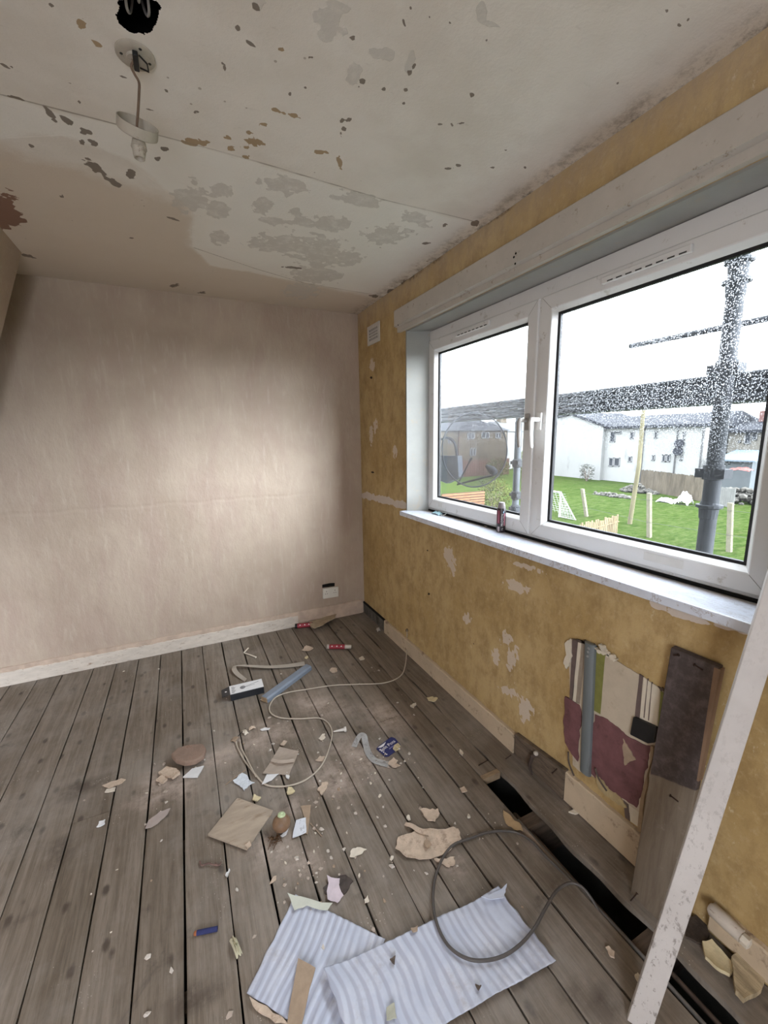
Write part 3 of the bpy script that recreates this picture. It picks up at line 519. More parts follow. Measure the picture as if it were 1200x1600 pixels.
def mat_glass():
    m = bpy.data.materials.new('rain_marked_glass'); m.use_nodes = True; nt = m.node_tree; nt.nodes.clear(); t = NT(nt)
    out = t.n('ShaderNodeOutputMaterial'); tr = t.n('ShaderNodeBsdfTransparent'); tr.inputs[0].default_value = (0.86,0.875,0.87,1)
    gl_ = t.n('ShaderNodeBsdfGlossy'); gl_.inputs['Roughness'].default_value = 0.02
    tl = t.n('ShaderNodeBsdfTranslucent'); tl.inputs[0].default_value = (0.9,0.93,0.97,1)
    v = t.coord('Object'); big = t.noise(v, 2.5, 5, 0.6)
    drops = t.voro(t.coord('Object', (1,1,0.8)), 210); dn = t.noise(v, 150, 4, 0.7)
    k = t.rng(t.math('ADD', drops, t.math('MULTIPLY', dn, 0.5)), 0.45, 0.62, 1.0, 0.0)
    sp = t.n('ShaderNodeSeparateXYZ'); t.lk(v, sp.inputs[0])
    top = t.rng(t.math('ADD', sp.outputs[2], t.math('MULTIPLY', big, 0.25)), 0.42, 0.80, 0.015, 0.75)
    fac = t.math('ADD', t.math('MULTIPLY', t.math('MULTIPLY', k, top), 0.26), t.rng(big, 0.3, 0.7, 0.001, 0.004))
    mx = t.n('ShaderNodeMixShader'); t.lk(fac, mx.inputs[0]); t.lk(tr.outputs[0], mx.inputs[1]); t.lk(tl.outputs[0], mx.inputs[2])
    fr = t.n('ShaderNodeFresnel'); fr.inputs[0].default_value = 1.45
    mx2 = t.n('ShaderNodeMixShader'); t.lk(t.math('MULTIPLY', fr.outputs[0], 0.22), mx2.inputs[0]); t.lk(mx.outputs[0], mx2.inputs[1]); t.lk(gl_.outputs[0], mx2.inputs[2])
    t.lk(mx2.outputs[0], out.inputs[0]); return m
M_glass = mat_glass()
def sash(y0, y1, z0, z1, hinge_y, tv, label):
    f = 0.056; c = 0.080
    def ring(i, x): return [(x, y0+i, z0+i), (x, y1-i, z0+i), (x, y1-i, z1-i), (x, y0+i, z1-i)]
    R = [ring(0, 0.165), ring(0, FX+.004), ring(.004, FX), ring(f, FX), ring(f+.004, FX+.002), ring(c-.004, FX+.024), ring(c-.004, 0.165)]
    b = MB(); vs = sum(R, []); fs = [(a*4+k, a*4+(k+1) % 4, (a+1)*4+(k+1) % 4, (a+1)*4+k) for a in range(len(R)-1) for k in range(4)]
    b.add(vs, fs); o = b.build('sash', M_upvc, wt)
    R = [ring(c-.005, FX+.022), ring(c+.004, FX+.026), ring(c+.004, 0.16), ring(c-.006, 0.16)]
    g = MB(); g.add(sum(R, []), [(a*4+k, a*4+(k+1) % 4, ((a+1) % 4)*4+(k+1) % 4, ((a+1) % 4)*4+k) for a in range(4) for k in range(4)]); g.build('gasket', M_gasket, o)
    p = MB(); p.box(0.148, 0.152, y0+c-.003, y1-c+.003, z0+c-.003, z1-c+.003); p.build('pane', M_glass, o)
    # mitre joints at the corners, thin dark lines in the welded plastic
    mj = MB()
    for (yy_, zz_, sy, sz) in ((y0,z0,1,1),(y1,z0,-1,1),(y0,z1,1,-1),(y1,z1,-1,-1)):
        a = Vector((FX-.0003, yy_+sy*.006, zz_+sz*.006)); e = Vector((FX-.0003, yy_+sy*f, zz_+sz*f)); mj.tube([a, e], 0.0006, 4)
    mj.build('mitre_joint', plain('joint_grime', (0.2,0.18,0.15), 0.8), o)
    # trickle vent
    vt = MB(); vt.box(FX-.014, FX, tv[0], tv[1], tv[2]-.012, tv[2]+.012); vo = vt.build('trickle_vent', M_upvc, o, bevel=0.003)
    sl = MB(); n = int((tv[1]-tv[0])/0.035)
    for i in range(n):
        q = tv[0]+.012+i*(tv[1]-tv[0]-.024)/n; sl.box(FX-.0145, FX-.010, q, q+.022, tv[2]-.0095, tv[2]-.005)
    sl.build('vent_slot', plain('slot_dark', (0.06,0.06,0.055), 0.8), vo)
    # drainage cap square low on the sash
    return o
s1 = sash(-1.722, -0.835, 1.022, 2.050, -1.70, (-1.41,-1.13,2.026), 'left')
s2 = sash(-2.630, -1.736, 1.022, 2.050, -1.76, (-2.33,-2.03,2.020), 'right')
M_handle = plain('white_handle', (0.72,0.71,0.69), 0.25, 0.02, 10, spec=0.5)
M_handle_g = plain('grey_handle', (0.30,0.28,0.26), 0.3, 0.05, 10, spec=0.5)
for s_, y, m_ in ((s1, -1.690, M_handle_g), (s2, -1.762, M_handle)):
    b = MB(); b.box(FX-.010, FX, y-.014, y+.014, 1.50, 1.575); ho = b.build('handle_plate', m_, s_, bevel=0.004)
    b = MB(); b.lathe([(0.009,0),(0.009,0.035),(0.011,0.038)], (FX-.008, y, 1.545), (-1,0,0), 14)
    b.tube([(FX-.045,y,1.553),(FX-.052,y,1.535),(FX-.052,y-.001,1.48),(FX-.046,y-.002,1.425)], [0.009,0.011,0.0095,0.008], 10)
    b.build('handle_lever', m_, ho, smooth=True)
M_sticker = plain('clear_label', (0.60,0.585,0.55), 0.2, 0.03, 30)
for s_, y0, y1, z in ((s1,-1.005,-.955,1.045),(s2,-2.40,-2.27,1.045)):
    b = MB(); b.box(FX-.0012, FX, y0, y1, z, z+.028); b.build('drain_cap', M_sticker, s_, bevel=0.0005)
# black strip painted in for the shaded gap below the frame
b = MB(); b.box(0.118, 0.19, -2.655, -0.84, 1.0025, 1.012); struct(b.build('trim_4', M_void, origin=(0,0,0)))
# window board
def mat_sill():
    m, nt, b = new_mat('sill_paint'); t = NT(nt); v = t.coord('Object')
    c = t.mix(t.rng(t.noise(v, 12, 6, 0.7), 0.4, 0.7), (0.64,0.69,0.78), (0.58,0.61,0.68))
    ln = t.noise(t.coord('Object', (7,1.3,1)), 7, 7, 0.7, 1.2); c = t.mix(t.rng(t.math('ABSOLUTE', t.math('SUBTRACT', ln, 0.5)), 0.0, 0.012, 0.75, 0), c, (0.22,0.15,0.10))
    d = t.noise(v, 18, 8, 0.8); c = t.mix(t.rng(d, 0.60, 0.70, 0, 0.8), c, (0.27,0.21,0.16))
    sp = t.n('ShaderNodeSeparateXYZ'); t.lk(v, sp.inputs[0]); bk = t.math('MULTIPLY', t.rng(sp.outputs[0], 0.06, 0.12), t.rng(d, 0.3, 0.55)); c = t.mix(t.math('MULTIPLY', bk, 0.8), c, (0.42,0.33,0.25))
    t.lk(c, b.inputs['Base Color']); b.inputs['Roughness'].default_value = 0.22; b.inputs['Specular IOR Level'].default_value = 0.6
    t.bump(b, d, 0.15, 0.002); return m
sb = MB(); sb.prism([(-0.050,-0.757),(0.0,-0.757),(0.0,-0.777),(0.125,-0.838),(0.125,-2.66),(0.0,-2.66),(0.0,-2.78),(-0.050,-2.78)], 2, 0.972, 1.002)
struct(sb.build('trim_5', mat_sill(), origin=(0,0,0), bevel=0.003))
# pelmet board over the window
M_pel = plain('pelmet_paint', (0.46,0.425,0.375), 0.5, 0.06, 6, 0.15, dirt=(0.24,0.18,0.12), dirt_amt=0.15, dirt_scale=30)
pv = thing('pelmet_board', 'long off-white painted timber pelmet fixed over the window', 'pelmet', (-.02,-1.75,2.125))
b = MB(); b.prism([(0.0,2.120),(-0.022,2.120),(-0.022,2.147),(-0.044,2.152),(-0.044,2.243),(-0.038,2.248),(0.0,2.250)], 1, -2.95, -0.690)
pb = None
b2 = MB(); b2.v = [(x, y, z) for (x, y, z) in b.v]; b2.f = b.f; b2.m = b.m
b2.build('board', M_pel, pv)
for (px_, pz_) in [(-1.743, 2.177), (-1.752, 2.15), (-0.746, 2.15), (-1.753, 2.187)]:
    b = MB(); b.lathe([(0.0045,0),(0.004,0.0015)], (-.0445, px_, pz_), (-1,0,0), 7); b.build('screw_hole', M_void, pv)
# air brick vent near the corner
av = thing('air_vent', 'small square plaster air vent high by the corner, on the yellow wall', 'air vent', (-.004,-0.295,2.13))
M_ventp = plain('vent_plaster', (0.56,0.53,0.48), 0.7, 0.06, 20, 0.2)
b = MB(); y0,y1,z0,z1 = -0.395,-0.195,2.133,2.262
b.box(-.009, 0.0, y0, y1, z0, z0+.026); b.box(-.009, 0.0, y0, y1, z1-.026, z1); b.box(-.009, 0, y0, y0+.03, z0+.026, z1-.026); b.box(-.009, 0, y1-.03, y1, z0+.026, z1-.026)
for i in range(1, 7): yv = y0+.03+i*(y1-y0-.06)/7; b.box(-.0075, -.0052, yv-.0040, yv+.0040, z0+.026, z1-.026)
for i in range(1, 4): zv = z0+.026+i*(z1-z0-.052)/4; b.box(-.0080, -.0053, y0+.03, y1-.03, zv-.0042, zv+.0042)
b.build('grille', M_ventp, av); b = MB(); b.box(-.0050, -.0042, y0+.029, y1-.029, z0+.025, z1-.025); b.build('backing', plain('vent_hole_shade', (0.05,0.045,0.04), 0.9), av)  # dark backing sheet stands in for the shade behind the slots
# socket and the cut-out above it
so = thing('wall_socket', 'white double switched socket outlet low on the bare plaster wall', 'socket', (-.302,-.01,.187))
M_sock = plain('socket_plastic', (0.66,0.63,0.56), 0.35, 0.03, 20, spec=0.5)
b = MB(); b.prism([(-.369,.188),(-.236,.186),(-.233,.272),(-.366,.276)], 1, -.016, 0.0); b.build('faceplate', M_sock, so, bevel=0.004)
M_black = plain('black_plastic', (0.012,0.012,0.012), 0.5, 0.2, 30)
for s_ in (-1, 1):
    cx = -.302+s_*.036; g = MB()
    g.box(cx-.002, cx+.002, -.0168, -.015, .244, .252); g.box(cx-.011, cx-.005, -.0168, -.015, .226, .230); g.box(cx+.005, cx+.011, -.0168, -.015, .226, .230)
    g.build('pin_holes', M_black, so)
    w_ = MB(); w_.box(-.302+s_*.010-.005, -.302+s_*.010+.005, -.019, -.015, .247, .262); w_.build('switch', M_sock, so, bevel=0.001)
ct = thing('wall_cutout', 'black rectangular hole cut in plaster directly above the socket', 'wall hole', (-.312,-.002,.28))
b = MB(); b.prism([(-.367,.281),(-.262,.276),(-.260,.304),(-.300,.309),(-.366,.306)], 1, -.0025, 0.0); b.build('opening', M_void, ct)  # flat black plate, colour imitates the shade inside the hole
# ================================================================ THINGS IN THE ROOM
def V3(p, z=None): return Vector((p[0], p[1], p[2] if z is None else z))
def smooth_path(pts, n=8, closed=False):
    P = [Vector(p) for p in pts]; out = []
    for i in range(len(P)-1):
        p0 = P[max(i-1,0)]; p1 = P[i]; p2 = P[i+1]; p3 = P[min(i+2,len(P)-1)]
        for k in range(n):
            t = k/n; out.append(0.5*((2*p1)+(-p0+p2)*t+(2*p0-5*p1+4*p2-p3)*t*t+(-p0+3*p1-3*p2+p3)*t**3))
    out.append(P[-1]); return out
def shard_mb(pts, z0=0.001, th=0.002, curl=0.004, seed=0, sub=3, rough=0.06, rings=4):
    """irregular broken sheet: ragged outline, slight curl, real thickness"""
    r = random.Random(seed); P = [Vector((p[0], p[1])) for p in pts]; c = sum(P, Vector((0,0)))/len(P); R = []
    for i in range(len(P)):
        a, e = P[i], P[(i+1) % len(P)]; L = (e-a).length
        for k in range(sub):
            q = a.lerp(e, k/sub)
            if k: n_ = Vector((-(e-a).y, (e-a).x)).normalized(); q = q+n_*r.uniform(-1, 1)*rough*L
            R.append(q)
    n = len(R); size = max((q-c).length for q in R)
    def z(q):
        d = (q-c).length/size; return z0+curl*(d**2)*(0.5+1.1*mnoise.noise(Vector((q.x*14, q.y*14, seed*3.1)))+0.5)*0.6+curl*0.3*(1+mnoise.noise(Vector((q.x*35, q.y*35, seed))))*0.5
    mb = MB(); top = [(c.x, c.y, z(c)+th)]; bot = [(c.x, c.y, z(c))]
    for k in range(1, rings+1):
        for q in R:
            s = c.lerp(q, k/rings); top.append((s.x, s.y, z(s)+th)); bot.append((s.x, s.y, z(s)))
    m = len(top); fs = []
    for off, flip in ((0, False), (m, True)):
        for i in range(n):
            f = (off, off+1+i, off+1+(i+1) % n); fs.append(f[::-1] if flip else f)
        for k in range(rings-1):
            for i in range(n):
                a = off+1+k*n+i; b_ = off+1+k*n+(i+1) % n; f = (a, a+n, b_+n, b_); fs.append(f[::-1] if flip else f)
    o = 1+(rings-1)*n
    for i in range(n): fs.append((o+i, m+o+i, m+o+(i+1) % n, o+(i+1) % n))
    mb.add(top+bot, fs); return mb
def shard(name, label, cat, pts, mat, z0=0.001, th=0.002, curl=0.004, seed=0, group=None, sub=3, rough=0.06):
    o = shard_mb(pts, z0, th, curl, seed, sub, rough).build(name, mat); return tag(o, label, cat, group)
M_plaster = plain('broken_plaster', (0.55,0.44,0.34), 0.85, 0.12, 40, 0.4, dirt=(0.36,0.27,0.20), dirt_amt=0.4, dirt_scale=25)
M_plasterpale = plain('pale_plaster', (0.66,0.60,0.50), 0.8, 0.08, 40, 0.3)
M_plastery = plain('yellowed_plaster', (0.66,0.57,0.36), 0.8, 0.1, 40, 0.4)
M_paper = plain('old_wallpaper', (0.40,0.335,0.275), 0.8, 0.1, 14, 0.2, stretch=(1,5,1))
M_card = plain('brown_card', (0.36,0.27,0.19), 0.8, 0.1, 40, 0.2)
M_white = plain('white_paper', (0.74,0.74,0.74), 0.6, 0.04, 30, 0.1)
M_bluewhite = plain('flaked_white_paint', (0.66,0.71,0.76), 0.7, 0.1, 90, 0.6, dirt=(0.35,0.38,0.42), dirt_amt=0.2, dirt_scale=60)
M_pinkp = plain('pinkish_paper', (0.60,0.52,0.56), 0.7, 0.08, 30, 0.2)
M_twig = plain('dark_strand', (0.10,0.075,0.06), 0.8, 0.3, 60)

# --- pendant light
g = thing('pendant_light', 'broken white pendant light fitting dangling on short flex below the ceiling hole', 'pendant light', (-1.322, -1.828, 2.4))
cr = (-1.324, -1.826, 2.4)
M_rose = plain('yellowed_plastic', (0.40,0.36,0.295), 0.45, 0.06, 30, spec=0.4, dirt=(0.2,0.16,0.12), dirt_amt=0.25, dirt_scale=40)
b = MB(); b.lathe([(0.043,0),(0.043,0.004),(0.039,0.007),(0.020,0.007),(0.018,0.012),(0.0,0.012)], (cr[0],cr[1],2.400), (0,0,-1), 32); ros = b.build('ceiling_rose', M_rose, g, smooth=True)
b = MB(); b.box(cr[0]-.006, cr[0]+.006, cr[1]-.030, cr[1]+.022, 2.378, 2.389); b.build('terminal_bar', M_black, ros, bevel=0.002)
b = MB(); b.tube([(cr[0]+.008,cr[1]+.02,2.388),(cr[0]+.026,cr[1]+.012,2.380),(cr[0]+.024,cr[1]-.012,2.380),(cr[0]+.008,cr[1]-.022,2.386)], 0.002, 6); b.build('wire_core', M_black, ros)
for dx, dy in ((.03,.005),(-.03,.0),(.0,.031),(.012,-.031)):
    b = MB(); b.lathe([(0.004,0),(0.0035,0.0012)], (cr[0]+dx,cr[1]+dy,2.3935), (0,0,-1), 8); b.build('screw_hole', M_black, ros)
y0 = cr[1]; q = [(cr[0]-.004,y0-.002,2.386),(-1.335,y0,2.372),(-1.330,y0,2.358),(-1.322,y0,2.343),(-1.324,y0,2.32),(-1.331,y0,2.275),(-1.336,y0,2.246),(-1.337,y0,2.222)]
b = MB(); b.tube(smooth_path(q, 5), 0.0030, 8); b.build('flex', plain('brown_flex', (0.15,0.10,0.07), 0.5, 0.15, 40), g, smooth=True)
b = MB(); ax = Vector((0.16,-0.68,0.72)).normalized(); b.lathe([(0.0,0.0),(0.041,0.0),(0.0445,0.002),(0.0455,0.006),(0.0455,0.025),(0.0435,0.025),(0.0430,0.006),(0.006,0.004),(0.0,0.004)], (-1.337,y0+.012,2.234), tuple(ax), 40)
b.build('rose_cover', M_rose, g, smooth=True)
b = MB(); ax = Vector((0.05,0.0,1)).normalized(); b.lathe([(0.007,0.0),(0.0125,-0.003),(0.0165,-0.020),(0.0180,-0.027),(0.0160,-0.0275),(0.0150,-0.034),(0.0125,-0.050),(0.0105,-0.0505),(0.0,-0.030)], (-1.335,y0,2.224), tuple(ax), 24)
b.build('lampholder', M_rose, g, smooth=True)
# wires in the ceiling hole
hg = thing('junction_wires', 'loose grey cables hanging inside the black hole in the ceiling', 'cable', (HOLE[1], HOLE[2], 2.42))
M_wire = plain('grey_sheath', (0.30,0.28,0.26), 0.5, 0.1, 30)
for k, (dx, dy) in enumerate(((-.015,.012),(.014,.004),(.002,-.02))):
    b = MB(); b.tube(smooth_path([(HOLE[1]+dx*.2,HOLE[2]+.05,2.50),(HOLE[1]+dx,HOLE[2]+.02+dy,2.425),(HOLE[1]+dx*1.5,HOLE[2]-.01+dy,2.408),(HOLE[1]+dx*1.3,HOLE[2]-.05,2.43),(HOLE[1]+dx,HOLE[2]-.09,2.50)],5), 0.003, 6); b.build('wire', M_wire, hg, smooth=True)

# --- window board things
q = (0.128, -1.52, 1.0); bc = Vector((0.098, q[1]-0.055, 1.002)); bc = Vector((0.107, -1.551, 1.002))
M_can = plain('black_can', (0.018,0.012,0.016), 0.3, 0.2, 30, spec=0.5); M_maroon = plain('maroon_print', (0.12,0.015,0.03), 0.35, 0.1, 40); M_cap = plain('grey_cap', (0.25,0.22,0.22), 0.4, 0.04, 20)
M_print = plain('white_print', (0.75,0.73,0.72), 0.5, 0.02, 20); M_pinkprint = plain('pink_print', (0.55,0.22,0.28), 0.5, 0.05, 30); M_bluep = plain('blue_print', (0.30,0.42,0.55), 0.5, 0.05, 30)
t_ = thing('protein_drink_bottle', 'black and maroon drink bottle with grey cap reading PROTEIN, standing on window sill', 'bottle', tuple(bc))
r_ = 0.0222; b = MB(); b.lathe([(0.0,0),(0.018,0),(r_-.001,0.002),(r_,0.005),(r_,0.108),(r_-.001,0.116),(0.020,0.122),(0.0,0.122)], tuple(bc), n=36); b.build('body', M_can, t_, smooth=True)
b = MB(); b.lathe([(0.019,0.119),(0.0195,0.121),(0.0180,0.135),(0.0155,0.147),(0.014,0.150),(0.0,0.151)], tuple(bc), n=32); b.build('cap', M_cap, t_, smooth=True)
fw = (Vector((-1.3107,-3.1622,0))-Vector((bc.x,bc.y,0))).normalized(); rt = Vector((-fw.y, fw.x, 0))   # facing the room, rt to the viewer's right
def on_can(rr):
    def f(x, y, z):     # text runs upward: x along height, y around
        a = -y/rr; return bc+Vector((0,0,0.058+x))+(fw*math.cos(a)+rt*math.sin(a))*(rr+0.0003+z)
    return f
def band(a0, a1, z0, z1, mat, name, rr=r_+.0002):
    m_ = MB(); n = 8; vs = []
    for i in range(n+1):
        a = a0+(a1-a0)*i/n
        for h in (z0, z1): vs.append(bc+Vector((0,0,h))+(fw*math.cos(a)+rt*math.sin(a))*rr)
    m_.add(vs, [(2*i, 2*i+2, 2*i+3, 2*i+1) for i in range(n)]); return m_.build(name, mat, t_)
band(-1.3, -0.25, 0.045, 0.112, M_maroon, 'maroon_panel'); band(0.62, 0.95, 0.035, 0.098, M_pinkprint, 'pink_stripe'); band(-0.62,-0.50,0.050,0.112, M_pinkprint, 'curved_stripe', r_+.0004)
band(0.36, 0.62, 0.098, 0.108, M_bluep, 'round_badge', r_+.0004); band(-0.75, -0.32, 0.004, 0.030, plain('panel_grey', (0.5,0.42,0.42), 0.5), 'nutrition_panel', r_+.0004)
text_part('lettering', 'PROTEIN', 0.0155, M_print, t_, (0,0,0), (1,0,0), (0,1,0), 0.0002, 'CENTER', lambda x, y, z: on_can(r_)(x+.006, y-0.006, z))
text_part('lettering', '25g', 0.010, M_print, t_, (0,0,0), (1,0,0), (0,1,0), 0.0002, 'CENTER', lambda x, y, z: on_can(r_)(x-.040, y-0.006, z))
q = (0.116, -0.987, 1.003)
M_mask = plain('blue_mask_fabric', (0.35,0.52,0.56), 0.8, 0.08, 60)
t_ = thing('face_mask', 'crumpled pale blue face mask with white loop at far end of window sill', 'face mask', (q[0]-.02,q[1],1.002)); mx, my = q[0]-.02, q[1]
def crumple(cx, cy, cz, lx_, ly_, hz, seed, n=14, rot=0.0):
    mb = MB(); T = []; Bt = []
    for i in range(n+1):
        for j in range(n+1):
            u = (i/n-.5)*2; v = (j/n-.5)*2; e = max(0, 1-(abs(u)**3)*0.6-(abs(v)**3)*0.6)
            x = u*lx_*(0.9+0.2*mnoise.noise(Vector((v*2, seed, 1)))); y = v*ly_*(0.9+0.3*mnoise.noise(Vector((u*2, seed, 5))))
            z = cz+hz*e*(0.5+0.9*abs(mnoise.noise(Vector((u*2.6, v*1.6, seed)))))
            X = cx+x*math.cos(rot)-y*math.sin(rot); Y = cy+x*math.sin(rot)+y*math.cos(rot)
            T.append((X, Y, z+0.0012)); Bt.append((X, Y, z))
    m = (n+1)**2; fs = []
    for i in range(n):
        for j in range(n):
            a = i*(n+1)+j; fs += [(a, a+n+1, a+n+2, a+1), (m+a, m+a+1, m+a+n+2, m+a+n+1)]
    edge = [i*(n+1) for i in range(n+1)]+[n*(n+1)+j for j in range(1, n+1)]+[i*(n+1)+n for i in range(n-1, -1, -1)]+[j for j in range(n-1, 0, -1)]
    for k in range(len(edge)): a, e = edge[k], edge[(k+1) % len(edge)]; fs.append((a, e, m+e, m+a))
    mb.add(T+Bt, fs); return mb
crumple(mx, my, 1.0025, 0.022, 0.045, 0.020, 4).build('pleated_panel', M_mask, t_, smooth=True)
b = MB(); b.tube(smooth_path([(mx+.002,my-.03,1.012),(mx-.012,my-.066,1.006),(mx+.006,my-.080,1.016),(mx+.022,my-.06,1.022),(mx+.012,my-.035,1.018)],6), 0.0016, 6); b.build('ear_loop', M_white, t_, smooth=True)
shard('plaster_flake', 'thin tan flake lying on window sill between mask and bottle', 'debris', [(0.143, -1.324), (0.21, -1.341), (0.175, -1.42), (0.103, -1.435)], M_card, 1.0035, 0.002, 0.004, 5)

# --- exposed patch low on the window wall: old striped wallpaper, red paper, conduit
pt = thing('exposed_wall_patch', 'torn open patch of old striped wallpaper and dull red paper low on yellow wall', 'wall patch', (-.005,-2.25,.13))
def wpoly(pts, x0, x1, name, mat, parent, seed=0, rough=0.02, sub=5, bev=0):
    r = random.Random(seed); P = [Vector(p) for p in pts]; R = []
    for i in range(len(P)):
        a, e = P[i], P[(i+1) % len(P)]; L = (e-a).length
        for k in range(sub):
            q_ = a.lerp(e, k/sub)
            if k: n_ = Vector((-(e-a).y, (e-a).x)).normalized(); q_ = q_+n_*r.uniform(-1, 1)*rough*L
            R.append((q_.x, q_.y))
    m_ = MB(); m_.prism(R, 0, x0, x1); return m_.build(name, mat, parent)
M_olive = plain('olive_stripe', (0.20,0.20,0.055), 0.7, 0.1, 30); M_ivory = plain('ivory_paper', (0.50,0.43,0.33), 0.7, 0.06, 14, dirt=(0.36,0.29,0.21), dirt_amt=0.3); M_brownst = plain('brown_stripe', (0.13,0.095,0.085), 0.7, 0.1, 30)
M_ivory2 = plain('cream_stripe', (0.62,0.56,0.45), 0.7, 0.05, 20); M_taupe = plain('taupe_stripe', (0.27,0.22,0.17), 0.7, 0.08, 20); M_redp = plain('dull_red_paper', (0.165,0.075,0.078), 0.75, 0.18, 16, 0.3, dirt=(0.10,0.045,0.045), dirt_amt=0.35, dirt_scale=12)
P2 = [(-2.088, 0.69), (-2.157, 0.711), (-2.243, 0.708), (-2.317, 0.697), (-2.374, 0.692), (-2.437, 0.682), (-2.464, 0.673), (-2.465, 0.461), (-2.431, 0.163), (-2.34, 0.184), (-2.247, 0.2), (-2.177, 0.172), (-2.146, 0.177), (-2.109, 0.423)]
wpoly(P2, -.0045, -.001, 'paper_backing', M_ivory, pt, 1, 0.02)
for nm, mt, pts in (('stripe', M_brownst, [(-2.104, 0.695), (-2.13, 0.704), (-2.126, 0.448), (-2.111, 0.447)]), ('stripe', M_ivory2, [(-2.132, 0.705), (-2.146, 0.711), (-2.138, 0.45), (-2.123, 0.446)]),
    ('stripe', M_taupe, [(-2.146, 0.709), (-2.163, 0.714), (-2.158, 0.454), (-2.141, 0.449)]), ('stripe', M_olive, [(-2.191, 0.709), (-2.246, 0.708), (-2.246, 0.467), (-2.211, 0.465)]),
    ('stripe', M_brownst, [(-2.372, 0.696), (-2.385, 0.694), (-2.387, 0.54), (-2.371, 0.542)]), ('thin_stripe', M_brownst, [(-2.399, 0.694), (-2.402, 0.694), (-2.403, 0.553), (-2.4, 0.554)]),
    ('thin_stripe', M_brownst, [(-2.413, 0.689), (-2.416, 0.688), (-2.418, 0.554), (-2.415, 0.554)]), ('stripe', M_ivory2, [(-2.387, 0.692), (-2.44, 0.679), (-2.445, 0.553), (-2.388, 0.544)]), ('stripe', M_olive, [(-2.443, 0.676), (-2.455, 0.674), (-2.45, 0.566), (-2.447, 0.552)]),
    ('stripe', M_brownst, [(-2.361, 0.203), (-2.38, 0.202), (-2.39, 0.143), (-2.373, 0.143)]), ('stripe', M_ivory2, [(-2.382, 0.201), (-2.421, 0.205), (-2.419, 0.148), (-2.392, 0.145)])):
    wpoly(pts, -.0062 if nm == 'thin_stripe' else -.0057, -.002, nm, mt, pt, 2, 0.005)
wpoly([(-2.09, 0.446), (-2.121, 0.448), (-2.157, 0.45), (-2.167, 0.432), (-2.17, 0.324), (-2.17, 0.211), (-2.139, 0.221), (-2.105, 0.249), (-2.091, 0.355)], -.0075, -.003, 'red_paper', M_redp, pt, 4, 0.05)
wpoly([(-2.227, 0.454), (-2.265, 0.464), (-2.316, 0.462), (-2.353, 0.452), (-2.419, 0.463), (-2.435, 0.474), (-2.428, 0.41), (-2.421, 0.306), (-2.409, 0.216), (-2.363, 0.211), (-2.315, 0.198), (-2.288, 0.208), (-2.248, 0.202), (-2.213, 0.216), (-2.213, 0.326)], -.0080, -.003, 'red_paper', M_redp, pt, 6, 0.05)
wpoly([(-2.341, 0.435), (-2.367, 0.413), (-2.392, 0.39), (-2.371, 0.367), (-2.357, 0.341), (-2.349, 0.375)], -.0110, -.0070, 'torn_flap', M_card, pt, 8, 0.06)
wpoly([(-2.252, 0.219), (-2.279, 0.219), (-2.306, 0.204), (-2.351, 0.208), (-2.377, 0.187), (-2.349, 0.172), (-2.304, 0.168), (-2.267, 0.171)], -.009, -.002, 'torn_paper_edge', plain('yellow_paper', (0.42,0.33,0.18), 0.8, 0.15, 30), pt, 9, 0.10)
wpoly([(-2.436, 0.478), (-2.444, 0.479), (-2.435, 0.294), (-2.434, 0.142), (-2.423, 0.141)], -.014, -.002, 'timber_edge', plain('pale_timber', (0.33,0.24,0.15), 0.8, 0.15, 20), pt, 9, 0.02)
# torn curls along the top of the patch
for k, pts in enumerate([[(-2.21, 0.715), (-2.251, 0.722), (-2.276, 0.713), (-2.252, 0.708), (-2.227, 0.701)], [(-2.224, 0.735), (-2.242, 0.738), (-2.256, 0.72), (-2.236, 0.718)], [(-2.261, 0.722), (-2.296, 0.713), (-2.287, 0.699), (-2.257, 0.706)], [(-2.087, 0.687), (-2.101, 0.699), (-2.105, 0.615), (-2.09, 0.566), (-2.073, 0.583)], [(-2.434, 0.687), (-2.457, 0.692), (-2.447, 0.677)], [(-2.101, 0.699), (-2.177, 0.721), (-2.217, 0.721), (-2.178, 0.713)]]):
    wpoly(pts, -.017 if k < 3 else -.009, -.004, 'paper_curl', M_ivory2 if k not in (4,5) else M_twig, pt, 20+k, 0.12)
# metal conduit
q = [(-0.02, -2.207, 0.725), (-0.02, -2.226, 0.5), (-0.02, -2.198, 0.187)]
cn = thing('steel_conduit', 'vertical blue-grey metal conduit strip in front of the striped wallpaper patch', 'conduit', (q[2][0],q[2][1],q[2][2]))
cy = q[0][1]; ct_, cb_ = [(-0.014, -2.189, 0.723), (-0.014, -2.21, 0.194)][0][2], [(-0.014, -2.189, 0.723), (-0.014, -2.21, 0.194)][1][2]
yc0, yc1 = [-2.189, -2.21]
M_steel = plain('galvanised_steel', (0.20,0.225,0.235), 0.45, 0.12, 12, metal=0.35, spec=0.5, dirt=(0.11,0.10,0.09), dirt_amt=0.35, stretch=(1,1,0.2))
b = MB(); n = 20; vs = []
for i in range(n+1):
    s = i/n; y = yc0+(yc1-yc0)*s; z = ct_+(cb_-ct_)*s
    for (dy, dx) in ((-.022,0.0),(-.020,-.010),(-.012,-.015),(0,-.016),(.012,-.015),(.020,-.010),(.022,0.0)): vs.append((-.007+dx, y+dy, z))
fs = [(i*7+k, i*7+k+1, (i+1)*7+k+1, (i+1)*7+k) for i in range(n) for k in range(6)]+[(0,1,2,3,4,5,6), tuple(range(n*7, n*7+7))]
b.add(vs, fs); b.build('channel', M_steel, cn, smooth=True)
for dz in (.018,.032,.05):
    b = MB(); b.lathe([(0.0055,0),(0.005,0.002),(0.002,0.003)], (-.0228, yc0-.004+dz*.05, ct_-dz), (-1,0,0), 10); b.build('clip_screw', plain('bright_zinc', (0.5,0.52,0.54), 0.3, metal=0.8), cn)
